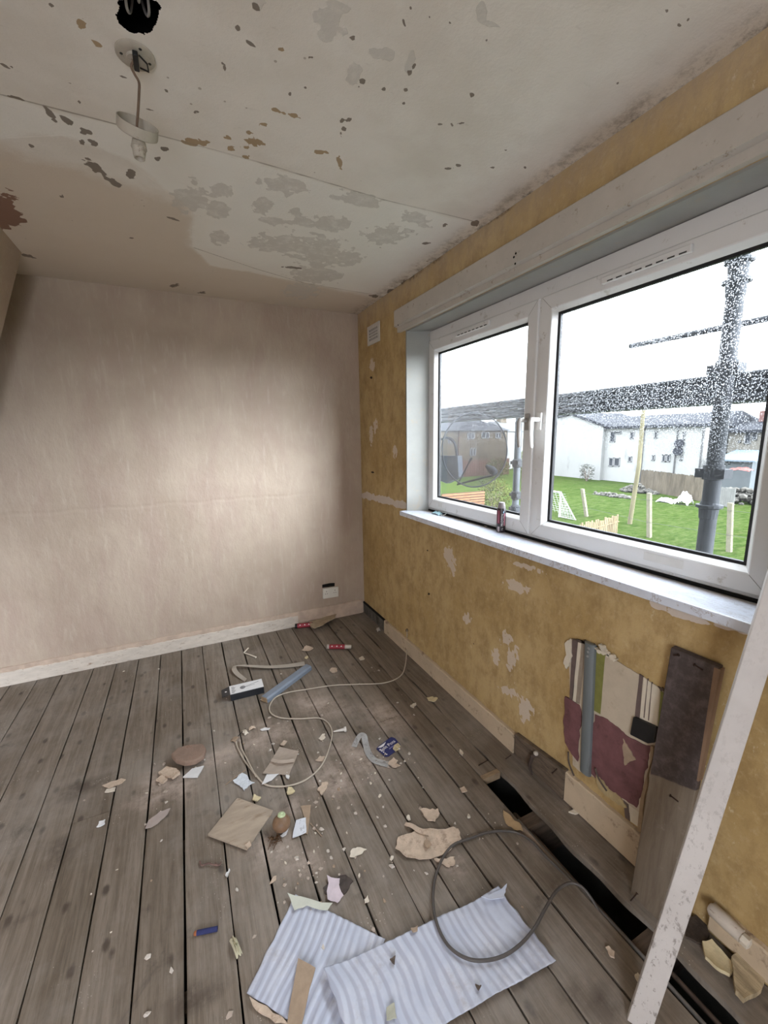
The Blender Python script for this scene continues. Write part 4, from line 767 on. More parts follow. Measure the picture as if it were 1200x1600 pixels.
# black tape bundle
M_blk = plain('black_tape', (0.010,0.010,0.011), 0.35, 0.2, 20, 0.3, spec=0.5)
q = [(-2.372, 0.542), (-2.45, 0.554), (-2.449, 0.498), (-2.428, 0.48), (-2.367, 0.471)]
b = MB(); b.prism(q, 0, -.018, -.004); o = b.build('black_cable_cover', M_blk, bevel=0.004); tag(o, 'black plastic cover over a cable beside the leaning plank', 'cable cover')
for k, (a, e) in enumerate([((-0.02, -2.134, 0.232), (-0.02, -2.168, 0.151)), ((-0.02, -2.255, 0.254), (-0.02, -2.307, 0.2))]):
    b = MB(); m_ = [(a[i]+e[i])/2 for i in range(3)]; b.tube(smooth_path([a,(m_[0],m_[1]+.01,m_[2]-.004),e],5), 0.0035, 6)
    tag(b.build('loose_cable_end', M_twig, smooth=True), ('thin dark cable end left of the metal conduit foot','thin dark cable end right of the metal conduit foot')[k], 'cable')

# --- plank leaning on the wall
def mat_plank():
    m, nt, b = new_mat('leaning_plank_wood'); t = NT(nt); v = t.coord('Object'); vs_ = t.coord('Object', (1,5,0.5))
    g_ = t.noise(vs_, 8, 7, 0.7, 0.6); f = t.noise(v, 30, 7, 0.75)
    lo = t.mix(t.rng(g_, 0.35, 0.65), (0.15,0.115,0.082), (0.205,0.165,0.12)); lo = t.mix(t.rng(f, 0.55, 0.75, 0, 0.5), lo, (0.30,0.26,0.22))
    hi = t.mix(t.rng(f, 0.4, 0.7), (0.055,0.040,0.036), (0.11,0.085,0.08))
    sp = t.n('ShaderNodeSeparateXYZ'); t.lk(v, sp.inputs[0])
    h = t.math('ADD', sp.outputs[2], t.math('MULTIPLY', sp.outputs[1], 0.35)); h = t.math('ADD', h, t.math('MULTIPLY', t.noise(v, 12, 4, 0.6), 0.02))
    c = t.mix(t.rng(h, 0.452, 0.458), lo, hi)
    t.lk(c, b.inputs['Base Color']); b.inputs['Roughness'].default_value = 0.8; t.bump(b, f, 0.3, 0.004); return m
pk = thing('leaning_plank', 'short wide floorboard stood upright against the wall, its upper half dark', 'plank', (-.10,-2.53,0.001))
b = MB(); b.hexa([(-.112,-2.600,0.001),(-.090,-2.600,0.001),(-.090,-2.478,0.001),(-.112,-2.478,0.001)], [(-.027,-2.598,0.842),(-.005,-2.598,0.845),(-.005,-2.470,0.845),(-.027,-2.470,0.842)])
b.build('board', mat_plank(), pk, bevel=0.003)
b = MB(); b.hexa([(-.062,-2.6015,0.50),(-.042,-2.6015,0.50),(-.042,-2.593,0.50),(-.0625,-2.597,0.50)], [(-.0285,-2.6025,0.838),(-.006,-2.6025,0.838),(-.006,-2.585,0.838),(-.0285,-2.587,0.838)])
b.build('split_edge', plain('raw_pine_edge', (0.24,0.155,0.10), 0.8, 0.15, 20, stretch=(1,1,.2)), pk)
for k, (p, d) in enumerate([((-0.034, -2.553, 0.821), (0, 0.018, 0.004)), ((-0.034, -2.49, 0.828), (0, -0.01, 0.006)), ((-0.072, -2.552, 0.405), (0, 0.018, 0.001)), ((-0.045, -2.496, 0.632), (0, 0.006, -0.012))]):
    b = MB(); p = Vector(p); b.tube([p-Vector(d)*.6, p+Vector(d)*.6], 0.0022, 6); b.lathe([(0.0045,0),(0.004,0.0025)], tuple(p+Vector(d)*.6), d, 8); b.build('nail', M_rust, pk)
# --- long white strip leaning
ws = thing('white_timber_strip', 'long white painted timber strip leaning at right from floor to wall, speckled with dirt', 'timber strip', (-.392,-2.69,0.001))
def mat_strip():
    m, nt, b = new_mat('speckled_white_paint'); t = NT(nt); v = t.coord('Object'); vs_ = t.coord('Object', (1,1,0.55))
    c = t.mix(t.rng(t.noise(v, 5, 5, 0.6), 0.35, 0.65), (0.47,0.44,0.415), (0.54,0.51,0.485)); sp = t.n('ShaderNodeSeparateXYZ'); t.lk(v, sp.inputs[0])
    low = t.rng(sp.outputs[2], 0.0, 0.85, 1.0, 0.12); n1 = t.math('ADD', t.noise(vs_, 70, 5, 0.75), t.math('MULTIPLY', t.noise(v, 9, 4, 0.6), 0.35))
    k = t.math('MULTIPLY', t.rng(n1, 0.72, 0.80), low); c = t.mix(t.math('MULTIPLY', k, 0.8), c, (0.17,0.14,0.12))
    t.lk(c, b.inputs['Base Color']); b.inputs['Roughness'].default_value = 0.5; return m
M_strip = mat_strip()
A = Vector((-.392,-2.692,0.003)); Bv = Vector((-.020,-2.712,1.29)); d = (Bv-A).normalized(); fx = Vector((-.80,-.60,0)); fx = (fx-d*fx.dot(d)).normalized(); wd = d.cross(fx).normalized()
b = MB(); n = 14; vs = []
for i in range(n+1):
    s = i/n; p = A.lerp(Bv, s)+fx*(0.010*math.sin(PI*s))
    for (u, w) in ((-.0265,-.007),(.0265,-.007),(.0265,.007),(-.0265,.007)): vs.append(p+wd*u+fx*w)
fs = [(i*4+k, i*4+(k+1) % 4, (i+1)*4+(k+1) % 4, (i+1)*4+k) for i in range(n) for k in range(4)]+[(0,1,2,3),(n*4+3,n*4+2,n*4+1,n*4)]
b.add(vs, fs); b.build('strip', M_strip, ws, bevel=0.002)

# --- pipes and cables in the floor slot
M_pipe = plain('dull_copper_pipe', (0.13,0.095,0.075), 0.5, 0.2, 20, metal=0.4, dirt=(0.06,0.05,0.045), dirt_amt=0.4)
b = MB(); b.tube(smooth_path([(-.200,-2.045,-.060),(-.203,-2.06,-.052),(-.205,-2.10,-.050),(-.208,-2.4,-.05),(-.205,-3.2,-.05),(-.205,-4.3,-.05)],6), 0.0085, 12)
tag(b.build('heating_pipe', M_pipe, smooth=True), 'old brown heating pipe running along inside the open floor slot', 'pipe')
b = MB(); b.tube(smooth_path([(-.236,-2.10,-.018),(-.236,-2.4,-.016),(-.232,-2.6,-.012),(-.225,-2.9,-.02),(-.225,-4.3,-.02)],6), 0.0062, 10)
tag(b.build('grey_floor_cable', plain('grey_cable', (0.17,0.16,0.15), 0.5, 0.1, 20), smooth=True), 'grey cable running along left edge of the open floor slot', 'cable')
b = MB(); b.tube(smooth_path([(-.170,-2.62,-.05),(-.168,-2.8,-.05),(-.17,-4.3,-.05)],6), 0.007, 10)
tag(b.build('thin_pipe', M_pipe, smooth=True), 'second pipe nearer the wall in the floor slot at bottom right', 'pipe')
# --- pipe tail and broken plaster, bottom right
t_ = thing('painted_pipe_valve', 'cream painted pipe stub with hexagonal nut on the skirting at bottom right', 'pipe valve', (-.03,-2.71,.09))
p0 = Vector((-.030,-2.655,.112)); p1 = Vector((-.030,-2.735,.108)); b = MB(); b.tube([p0, p0.lerp(p1,.1), p0.lerp(p1,.6), p1], [0.012,0.019,0.020,0.018], 16); b.build('pipe_stub', M_chip, t_, smooth=True)
b = MB(); b.lathe([(0.010,-.004),(0.0155,0.0),(0.0155,0.016),(0.010,0.019),(0.0,0.019)], (-.031,-2.737,.105), (0,-1,-.05), 6); b.build('hexagonal_nut', M_plasterpale, t_)
shard('plaster_lump', 'flat broken plaster slab lying on boards by the skirting, bottom right', 'plaster piece', [(-0.064, -2.664), (-0.035, -2.674), (-0.04, -2.713), (-0.043, -2.738), (-0.083, -2.742), (-0.097, -2.718), (-0.098, -2.69)], M_plastery, 0.004, 0.011, 0.012, 31)
# fibrous lath board end
lb = shard_mb([(-0.041, -2.725), (-0.007, -2.728), (-0.01, -2.788), (-0.05, -2.798), (-0.118, -2.789), (-0.115, -2.77), (-0.085, -2.751)], 0.012, 0.016, 0.010, 37).build('fibre_board_end', plain('fibre_board', (0.42,0.34,0.22), 0.85, 0.3, 14, 0.8, stretch=(6,1,1))); tag(lb, 'splintered end of pale fibrous board at the bottom right corner of the wall', 'board fragment')
shard('dark_board_scrap', 'dark torn scrap wedged between floor slot and skirting near the painted pipe', 'board fragment', [(-0.03, -2.609), (0.033, -2.62), (-0.019, -2.661), (-0.062, -2.667), (-0.092, -2.634)], plain('dark_felt', (0.06,0.045,0.035), 0.9, 0.3, 40, 0.5), 0.002, 0.008, 0.01, 33)

# --- cables on the floor
b = MB(); pts = [(-0.624, -0.255, 0.0)]
path = [(-0.004, -0.768, 0.164), (-0.03, -0.815, 0.153), (0.022, -0.719, 0.05), (-0.09, -0.906, 0.012), (-0.19, -1.022, 0.006), (-0.315, -1.043, 0.005), (-0.46, -0.985, 0.005), (-0.603, -0.927, 0.005), (-0.752, -0.896, 0.005), (-0.863, -0.876, 0.005), (-0.94, -0.892, 0.005), (-0.986, -0.961, 0.005), (-0.988, -1.028, 0.005), (-0.946, -1.09, 0.005), (-0.856, -1.142, 0.005), (-0.768, -1.18, 0.005), (-0.735, -1.242, 0.005), (-0.741, -1.321, 0.005), (-0.791, -1.421, 0.005), (-0.851, -1.502, 0.005), (-0.915, -1.545, 0.005), (-0.978, -1.557, 0.005), (-1.044, -1.543, 0.005), (-1.104, -1.501, 0.005), (-1.135, -1.423, 0.005), (-1.167, -1.314, 0.005), (-1.186, -1.208, 0.005), (-1.187, -1.17, 0.006)]
b = MB(); b.tube(smooth_path(path, 6), 0.0036, 10)
tag(b.build('white_cable', plain('off_white_cable', (0.50,0.44,0.36), 0.4, 0.06, 20), smooth=True), 'long off-white cable snaking and looping over the boards from the window wall', 'cable')
path = [(-1.135, -1.444, 0.012), (-1.153, -1.339, 0.012), (-1.17, -1.228, 0.01), (-1.169, -1.167, 0.008)]
b = MB(); b.tube(smooth_path(path, 6), 0.0032, 8); tag(b.build('cable_tail', plain('cream_cable', (0.48,0.42,0.34), 0.4, 0.06, 20), smooth=True), 'short second cable end lying beside the left side of the white cable loop', 'cable')
zc = .012
path = [(-0.257, -2.534, -0.03), (-0.248, -2.478, -0.01), (-0.246, -2.44, 0.01), (-0.258, -2.408, 0.03), (-0.284, -2.384, 0.03), (-0.337, -2.38, 0.025), (-0.413, -2.405, 0.03), (-0.482, -2.429, 0.029), (-0.551, -2.441, 0.027), (-0.614, -2.44, 0.027), (-0.669, -2.424, 0.027), (-0.709, -2.398, 0.027), (-0.735, -2.357, 0.027), (-0.739, -2.31, 0.027), (-0.726, -2.258, 0.026), (-0.696, -2.205, 0.02), (-0.651, -2.154, 0.014), (-0.586, -2.108, 0.01), (-0.527, -2.091, 0.01), (-0.466, -2.097, 0.008), (-0.398, -2.105, 0.008), (-0.339, -2.126, 0.008), (-0.295, -2.156, 0.008), (-0.273, -2.206, 0.01), (-0.266, -2.275, 0.006), (-0.253, -2.348, -0.002), (-0.245, -2.442, -0.014), (-0.233, -2.522, -0.02), (-0.223, -2.587, -0.025), (-0.223, -2.695, -0.03)]
b = MB(); b.tube(smooth_path(path, 6), 0.0046, 10)
tag(b.build('dark_grey_cable', plain('dark_grey_cable', (0.085,0.075,0.068), 0.45, 0.1, 20), smooth=True), 'dark grey cable looping out of the floor slot across the foam sheets', 'cable')

# --- foam underlay sheets
def mat_foam():
    m, nt, b = new_mat('blue_white_foam'); t = NT(nt); v = t.coord('Object'); 
    c = t.mix(t.rng(t.noise(v, 9, 6, 0.7), 0.35, 0.7), (0.47,0.51,0.61), (0.57,0.60,0.68)); c = t.mix(t.rng(t.noise(v, 5, 8, 0.75), 0.52, 0.72, 0, 0.75), c, (0.34,0.31,0.31))
    st = t.attr('stripe').outputs['Fac']; c = t.mix(t.math('MULTIPLY', t.rng(st, 0.40, 0.75), 0.62), c, (0.33,0.34,0.42)); c = t.mix(t.rng(t.noise(v, 45, 6, 0.8), 0.68, 0.74, 0, 0.8), c, (0.25,0.21,0.18))
    t.lk(c, b.inputs['Base Color']); b.inputs['Roughness'].default_value = 0.55; return m
M_foam = mat_foam()
def foam(name, label, q, waves, z0, seed, lift=None):
    P = [Vector((a[0], a[1])) for a in q]; nu, nv = 120, 70; T = []; Bt = []; S = []
    r = random.Random(seed)
    for i in range(nu+1):
        for j in range(nv+1):
            u = i/nu; v = j/nv
            e = 0.010*mnoise.noise(Vector((u*7, seed, 0))); f = 0.010*mnoise.noise(Vector((v*7, seed, 9)))
            uu = u+(f if u in (0, 1) else 0); vv = v+(e if v in (0, 1) else 0)
            p = (P[0].lerp(P[1], uu)).lerp(P[3].lerp(P[2], uu), vv)
            wv = 0.5+0.32*math.sin(2*PI*waves*u+5.0*mnoise.noise(Vector((u*3, v*1.6, seed))))+0.45*mnoise.noise(Vector((u*waves*1.7, v*1.5, seed+2)))
            z = z0+0.0022*wv+0.005*max(0, mnoise.noise(Vector((u*2.2, v*2.0, seed+5))))+(lift(u, v) if lift else 0)
            T.append((p.x, p.y, z+0.0025)); Bt.append((p.x, p.y, z)); S.append(1-wv)
    m = len(T); w = nv+1; fs = []
    for i in range(nu):
        for j in range(nv):
            a = i*w+j; fs += [(a, a+w, a+w+1, a+1), (m+a, m+a+1, m+a+w+1, m+a+w)]
    edge = [i*w for i in range(nu+1)]+[nu*w+j for j in range(1, w)]+[i*w+nv for i in range(nu-1, -1, -1)]+[j for j in range(nv-1, 0, -1)]
    for k in range(len(edge)): a, e = edge[k], edge[(k+1) % len(edge)]; fs.append((a, e, m+e, m+a))
    mb = MB(); mb.add(T+Bt, fs); o = mb.build(name, M_foam, smooth=False)
    for p in o.data.polygons: p.use_smooth = True
    at = o.data.attributes.new('stripe', 'FLOAT', 'POINT'); at.data.foreach_set('value', np.array(S+S, np.float32)); return tag(o, label, 'foam sheet', 'foam underlay sheets')
q = [(-1.097, -1.999), (-0.887, -2.242), (-1.277, -2.188)]
foam('foam_sheet', 'pale blue ribbed foam sheet lying underneath, left of the other at the bottom', [q[0], q[1], (q[1][0]+(q[2][0]-q[0][0])*1.0, q[1][1]+(q[2][1]-q[0][1])*1.0), q[2]], 14, 0.001, 1)
q = [(-1.077, -2.241), (-0.498, -2.288), (-0.479, -2.508)]
foam('foam_sheet', 'larger pale blue ribbed foam sheet on top, its right edge under the cable', [q[0], q[1], q[2], (q[0][0]+q[2][0]-q[1][0], q[0][1]+q[2][1]-q[1][1])], 22, 0.0115, 6, lambda u, v: 0.012*max(0, 1-u*9)+0.016*max(0, (u-.85)/.15)*max(0, 1-v*6))
shard('torn_corner_strip', 'narrow folded foam offcut at the top corner of the larger foam sheet', 'foam offcut', [(-0.572, -2.294), (-0.499, -2.3), (-0.47, -2.297), (-0.49, -2.313), (-0.509, -2.323), (-0.542, -2.313)], M_foam, 0.026, 0.003, 0.01, 3)
shard('green_paper_scrap', 'pale greenish torn paper at the top corner of the underneath foam sheet', 'paper scrap', [(-1.121, -1.99), (-1.084, -2.019), (-0.998, -2.085), (-1.019, -2.097), (-1.073, -2.054), (-1.113, -2.051)], plain('pale_green_paper', (0.56,0.58,0.50), 0.7, 0.05, 20), 0.010, 0.0015, 0.004, 4)
shard('cardboard_strip', 'brown cardboard strip lying on underneath foam sheet at the bottom edge', 'cardboard', [(-1.134, -2.182), (-1.096, -2.225), (-1.122, -2.259), (-1.172, -2.337), (-1.201, -2.323)], M_card, 0.0115, 0.004, 0.003, 5, rough=0.02)
shard('green_flake', 'small grey-green flake on larger foam sheet at the bottom edge', 'debris', [(-0.956, -2.392), (-0.933, -2.392), (-0.941, -2.421), (-0.966, -2.414)], plain('green_grey_flake', (0.40,0.40,0.32), 0.8, 0.1, 30), 0.020, 0.003, 0.003, 6)
for k, (px_, lab) in enumerate((([(-0.902, -2.304), (-0.884, -2.304), (-0.895, -2.32)], 'tiny brown chip on left half of larger foam sheet'), ([(-0.812, -2.264), (-0.79, -2.268), (-0.797, -2.277), (-0.811, -2.274)], 'small grey-brown chip by the upper edge of larger foam sheet'), ([(-0.721, -2.455), (-0.707, -2.464), (-0.72, -2.469)], 'small dark chip on right half of larger foam sheet'))):
    shard('brown_chip', lab, 'debris', px_, M_twig if k != 1 else M_card, 0.019, 0.005, 0.004, 40+k)
shard('skirting_splinter', 'pale splintered strip under bottom left corner of the underneath foam sheet', 'debris', [(-1.272, -2.201), (-1.251, -2.225), (-1.203, -2.277), (-1.184, -2.306), (-1.22, -2.282), (-1.26, -2.235)], M_plaster, 0.001, 0.004, 0.004, 44)

# --- larger objects on the boards
# product box
bp = [(-1.194, -0.796, 0.0), (-0.99, -0.803, -0.0), (-0.988, -0.654, 0.0), (-1.194, -0.611, 0.0)]
def box_thing(name, label, cat, A, B_, w, h, mats, group=None, z=0.001): pass
t_ = thing('product_box', 'open black cardboard product box with white picture label on top', 'box', (-1.19,-.62,0.001))
a, e = Vector((-1.174, -0.806, 0.0)), Vector((-0.988, -0.811, 0.0)); ux = (e-a).normalized(); uy = Vector((-ux.y, ux.x, 0)); Lb = (e-a).length; Wb = 0.095; Hb = 0.040
def pq(s, t, z): return tuple(a+ux*s+uy*t+Vector((0,0,z)))
M_boxblk = plain('black_card', (0.018,0.020,0.025), 0.35, 0.2, 20, spec=0.5)
b = MB(); b.hexa([pq(0,0,.001),pq(Lb,0,.001),pq(Lb,Wb,.001),pq(0,Wb,.001)],[pq(0,0,Hb),pq(Lb,0,Hb),pq(Lb,Wb,Hb),pq(0,Wb,Hb)]); b.build('carton', M_boxblk, t_, bevel=0.001)
b = MB(); b.hexa([pq(0,.004,Hb),pq(Lb,.004,Hb),pq(Lb,Wb-.002,Hb),pq(0,Wb-.002,Hb)],[pq(0,.004,Hb+.0015),pq(Lb,.004,Hb+.0015),pq(Lb,Wb-.002,Hb+.0015),pq(0,Wb-.002,Hb+.0015)]); lo_ = b.build('white_label', M_white, t_)
M_greyp = plain('grey_print', (0.22,0.22,0.23), 0.6, 0.3, 60)
b = MB()
for i in range(7): b.hexa([pq(.010,.012+i*.010,Hb+.0016),pq(.024+.004*(i%3),.012+i*.010,Hb+.0016),pq(.024+.004*(i%3),.016+i*.010,Hb+.0016),pq(.010,.016+i*.010,Hb+.0016)],[pq(.010,.012+i*.010,Hb+.0020),pq(.024+.004*(i%3),.012+i*.010,Hb+.0020),pq(.024+.004*(i%3),.016+i*.010,Hb+.0020),pq(.010,.016+i*.010,Hb+.0020)])
b.build('small_print', M_greyp, lo_)
b = MB(); b.lathe([(0.016,0),(0.016,0.0004)], pq(.072,.048,Hb+.0016), (0,0,1), 18); b.tube([pq(.085,.05,Hb+.0018),pq(.13,.062,Hb+.0018),pq(.165,.075,Hb+.0018)], 0.0012, 5); b.tube([pq(.085,.045,Hb+.0018),pq(.14,.05,Hb+.0018)], 0.001, 5); b.build('printed_picture', M_greyp, lo_)
b = MB(); b.hexa([pq(-.045,.006,Hb-.008),pq(0,.004,Hb),pq(0,Wb-.004,Hb),pq(-.045,Wb-.012,Hb-.008)],[pq(-.045,.006,Hb-.0065),pq(0,.004,Hb+.0015),pq(0,Wb-.004,Hb+.0015),pq(-.045,Wb-.012,Hb-.0065)]); b.build('end_flap', M_boxblk, t_)
b = MB(); b.lathe([(0.006,0),(0.006,0.0005)], pq(-.022,.045,Hb-.001), (0,0,1), 14); b.build('flap_logo', M_print, t_)
# grey trunking
t_ = thing('grey_box_section', 'length of blue-grey painted box section with bare wood end, beside the black box', 'box section', (-0.881, -0.785, 0.0))
a, e = Vector((-0.989, -0.919, 0.0)), Vector((-0.667, -0.694, 0.0)); ux = (e-a).normalized(); uy = Vector((-ux.y, ux.x, 0)); Ls = (e-a).length; Ws = .050; Hs = .030
M_bg = plain('blue_grey_paint', (0.205,0.245,0.30), 0.45, 0.05, 8, spec=0.45, dirt=(0.13,0.14,0.16), dirt_amt=0.15)
b = MB(); b.hexa([pq(0.002,0,.001),pq(Ls,0,.001),pq(Ls,Ws,.001),pq(0.002,Ws,.001)],[pq(0.002,0,Hs*.72),pq(Ls,0,Hs*.72),pq(Ls,Ws,Hs*.72),pq(0.002,Ws,Hs*.72)])
b.hexa([pq(0.002,0,Hs*.72),pq(Ls,0,Hs*.72),pq(Ls,Ws,Hs*.72),pq(0.002,Ws,Hs*.72)],[pq(0.002,.008,Hs),pq(Ls,.008,Hs),pq(Ls,Ws-.004,Hs),pq(0.002,Ws-.004,Hs)])
b.build('body', M_bg, t_)
b = MB(); b.hexa([pq(-.001,.002,.002),pq(.002,.002,.002),pq(.002,Ws-.002,.002),pq(-.001,Ws-.002,.002)],[pq(-.001,.006,Hs-.002),pq(.002,.006,Hs-.002),pq(.002,Ws-.005,Hs-.002),pq(-.001,Ws-.005,Hs-.002)]); b.build('bare_end', plain('bare_wood_end', (0.33,0.24,0.15), 0.8, 0.2, 60), t_)
# curling translucent ribbon
def ribbon(name, label, cat, pts, w, mat, th=0.001, wdir=None, group=None):
    P = smooth_path(pts, 8); mb = MB(); vs = []
    for i, p in enumerate(P):
        t__ = (P[min(i+1,len(P)-1)]-P[max(i-1,0)]).normalized(); wv = w[0]+(w[1]-w[0])*i/(len(P)-1) if isinstance(w, tuple) else w
        tw = (wdir[0]*(1-i/(len(P)-1))+wdir[1]*(i/(len(P)-1))) if wdir else 0.0
        s_ = Vector((-t__.y, t__.x, 0)).normalized(); u_ = s_*math.cos(tw)+Vector((0,0,1))*math.sin(tw); nn = t__.cross(u_).normalized()*th/2
        base_z = Vector((0,0,abs(math.sin(tw))*wv/2))
        for (su, sn) in ((-1,-1),(1,-1),(1,1),(-1,1)): vs.append(p+u_*su*wv/2+nn*sn+base_z)
    n = len(P)-1; fs = [(i*4+k, i*4+(k+1) % 4, (i+1)*4+(k+1) % 4, (i+1)*4+k) for i in range(n) for k in range(4)]+[(0,1,2,3),(n*4+3,n*4+2,n*4+1,n*4)]
    mb.add(vs, fs); o = mb.build(name, mat); return tag(o, label, cat, group)
M_rib = plain('translucent_plastic', (0.52,0.47,0.40), 0.35, 0.06, 10, spec=0.5); [setattr(n_.inputs['Alpha'], 'default_value', 0.78) for n_ in M_rib.node_tree.nodes if n_.type == 'BSDF_PRINCIPLED']
ribbon('plastic_ribbon', 'long curled translucent plastic strip folding back behind the blue-grey box section', 'plastic strip', [(-0.689, -0.603, 0.004), (-0.795, -0.584, 0.004), (-0.912, -0.546, 0.006), (-1.006, -0.501, 0.012), (-1.07, -0.468, 0.016), (-1.109, -0.461, 0.018), (-1.12, -0.494, 0.016), (-1.105, -0.557, 0.01), (-1.069, -0.636, 0.004)], (0.058,0.020), M_rib, 0.0015, (0.05,0.6))
# red cans
def can(name, label, A_, B2, r, capw, cols):
    A_, B2 = Vector(A_), Vector(B2); ax_ = (B2-A_).normalized(); L_ = (B2-A_).length; A_ = Vector((A_.x, A_.y, r+.001))
    t__ = thing(name, label, 'can', (A_.x, A_.y, 0.001), 'small red containers near the back wall')
    b = MB(); b.lathe([(0.0,0),(r*.9,0),(r,.002),(r,L_*.12),(r,L_*.72),(r*.95,L_*.78)], tuple(A_), tuple(ax_), 24); b.build('body', cols[0], t__, smooth=True)
    b = MB(); b.lathe([(r*1.01,L_*.10),(r*1.01,L_*.74)], tuple(A_), tuple(ax_), 24); b.build('red_label', cols[1], t__, smooth=True)
    b = MB(); b.lathe([(r*.8,L_*.77),(r*.82,L_*.80),(r*.82,L_*.97),(r*.7,L_),(0,L_)], tuple(A_), tuple(ax_), 20); b.build('cap', cols[2], t__, smooth=True)
    for s_ in (.22,.42,.60):
        b = MB(); n_ = Vector((-.25,-.75,.60)).normalized(); n_ = (n_-ax_*n_.dot(ax_)).normalized(); b.lathe([(r*.28,0),(r*.28,.0006)], tuple(A_+ax_*L_*s_+n_*(r*1.01)), tuple(n_), 7); b.build('printed_emblem', M_print, t__)
    return t__
M_redl = plain('red_label', (0.30,0.035,0.05), 0.4, 0.1, 30); M_grn = plain('tin_edge', (0.45,0.42,0.38), 0.4, 0.1, 20); M_capc = plain('cream_cap', (0.58,0.53,0.45), 0.5, 0.05, 20)
can('red_tube', 'small red and white tube with cream cap lying on boards near the socket', (-0.492, -0.474, 0.0), (-0.337, -0.553, 0.0), 0.0165, 0, (M_grn, M_redl, M_capc))
can('red_tin', 'small red tin half hidden under a torn piece by the back skirting', (-0.615, -0.044, 0.0), (-0.439, -0.084, 0.0), 0.0175, 0, (M_black, M_redl, M_capc))
shard('torn_board_piece', 'long torn brown board fragment propped over the red tin by the skirting', 'board fragment', [(-0.5, -0.039), (-0.39, -0.029), (-0.27, 0.049), (-0.259, -0.014), (-0.297, -0.077), (-0.396, -0.132), (-0.498, -0.192), (-0.515, -0.146)], plain('tan_board', (0.40,0.32,0.22), 0.8, 0.15, 20), 0.026, 0.004, 0.012, 3)
# fragments of wallpaper etc.
shard('folded_paper_sheet', 'grey-brown ribbed paper piece folded over inside the cable loop', 'paper scrap', [(-1.104, -1.437), (-1.003, -1.308), (-0.926, -1.374), (-1.0, -1.496)], M_paper, 0.002, 0.003, 0.008, 11, rough=0.02)
ribbon('paper_fold', 'narrow curled fold along the middle of the ribbed paper inside cable loop', 'paper scrap', [(-1.056, -1.382, 0.014), (-1.017, -1.419, 0.018), (-0.961, -1.433, 0.014)], 0.014, M_paper, 0.002, (0.4,0.4))
shard('paper_triangle', 'white pointed paper scrap crossing the bottom of the white cable loop', 'paper scrap', [(-1.121, -1.502), (-1.09, -1.452), (-1.04, -1.472), (-1.076, -1.494)], M_white, 0.008, 0.001, 0.004, 12, rough=0.02)
shard('textured_paint_flake', 'bluish white ragged textured flake left of the white cable loop', 'paint flake', [(-1.229, -1.418), (-1.186, -1.392), (-1.166, -1.426), (-1.145, -1.471), (-1.173, -1.476), (-1.191, -1.493), (-1.203, -1.465), (-1.218, -1.438)], M_bluewhite, 0.002, 0.003, 0.006, 13, rough=0.18)
b = MB(); b.tube(smooth_path([(-1.259, -1.422, 0.003), (-1.216, -1.399, 0.005), (-1.17, -1.376, 0.004)],4), [0.002]*9, 6); tag(b.build('wood_sliver', M_card, smooth=True), 'thin brown wood sliver behind the bluish white textured flake', 'wood sliver')
# terracotta and tile
q = [(-1.474, -1.163), (-1.447, -1.132), (-1.4, -1.132), (-1.336, -1.155), (-1.324, -1.194), (-1.335, -1.242), (-1.376, -1.26), (-1.416, -1.248), (-1.453, -1.213)]
mb = shard_mb(q, 0.016, 0.026, 0.0, 14, 3, 0.02, 6)
o = mb.build('terracotta_fragment', plain('terracotta', (0.275,0.195,0.15), 0.85, 0.12, 30, 0.4, dirt=(0.22,0.12,0.09), dirt_amt=0.3, dirt_scale=30), smooth=False, bevel=0.007); tag(o, 'thick rounded terracotta fragment propped on rubble at left of the cable loop', 'terracotta piece')
shard('white_tile_shard', 'white tile shard sticking out under the terracotta fragment', 'tile shard', [(-1.427, -1.296), (-1.389, -1.261), (-1.339, -1.266), (-1.368, -1.325)], M_white, 0.002, 0.005, 0.0, 15, rough=0.01)
shard('plaster_chunk', 'jagged pinkish plaster chunk at left edge of the terracotta fragment', 'plaster piece', [(-1.525, -1.227), (-1.492, -1.206), (-1.452, -1.238), (-1.437, -1.275), (-1.467, -1.291), (-1.504, -1.257)], M_plaster, 0.001, 0.012, 0.006, 16, rough=0.12)
shard('plaster_chunk', 'smaller pinkish plaster chunk below left of the terracotta fragment', 'plaster piece', [(-1.533, -1.266), (-1.509, -1.247), (-1.488, -1.281), (-1.507, -1.298)], M_plaster, 0.001, 0.010, 0.004, 17, rough=0.12)
# plywood square
q = [(-1.223, -1.524), (-1.101, -1.652), (-1.219, -1.774), (-1.344, -1.648)]
t_ = thing('plywood_square', 'square offcut of pale wood board lying flat, lower left of the cable loop', 'wood offcut', (q[0][0], q[0][1], .001))
M_ply = plain('plywood_face', (0.40,0.33,0.255), 0.6, 0.14, 5, 0.15, stretch=(1.2,5,1), dirt=(0.26,0.19,0.13), dirt_amt=0.3)
b = MB(); b.prism(q, 2, 0.004, 0.012); b.build('panel', M_ply, t_, bevel=0.001)
shard_mb([(-1.223, -1.759), (-1.206, -1.751), (-1.202, -1.77), (-1.217, -1.779)], 0.0125, .003, .004, 3).build('chipped_corner', M_plaster, t_)
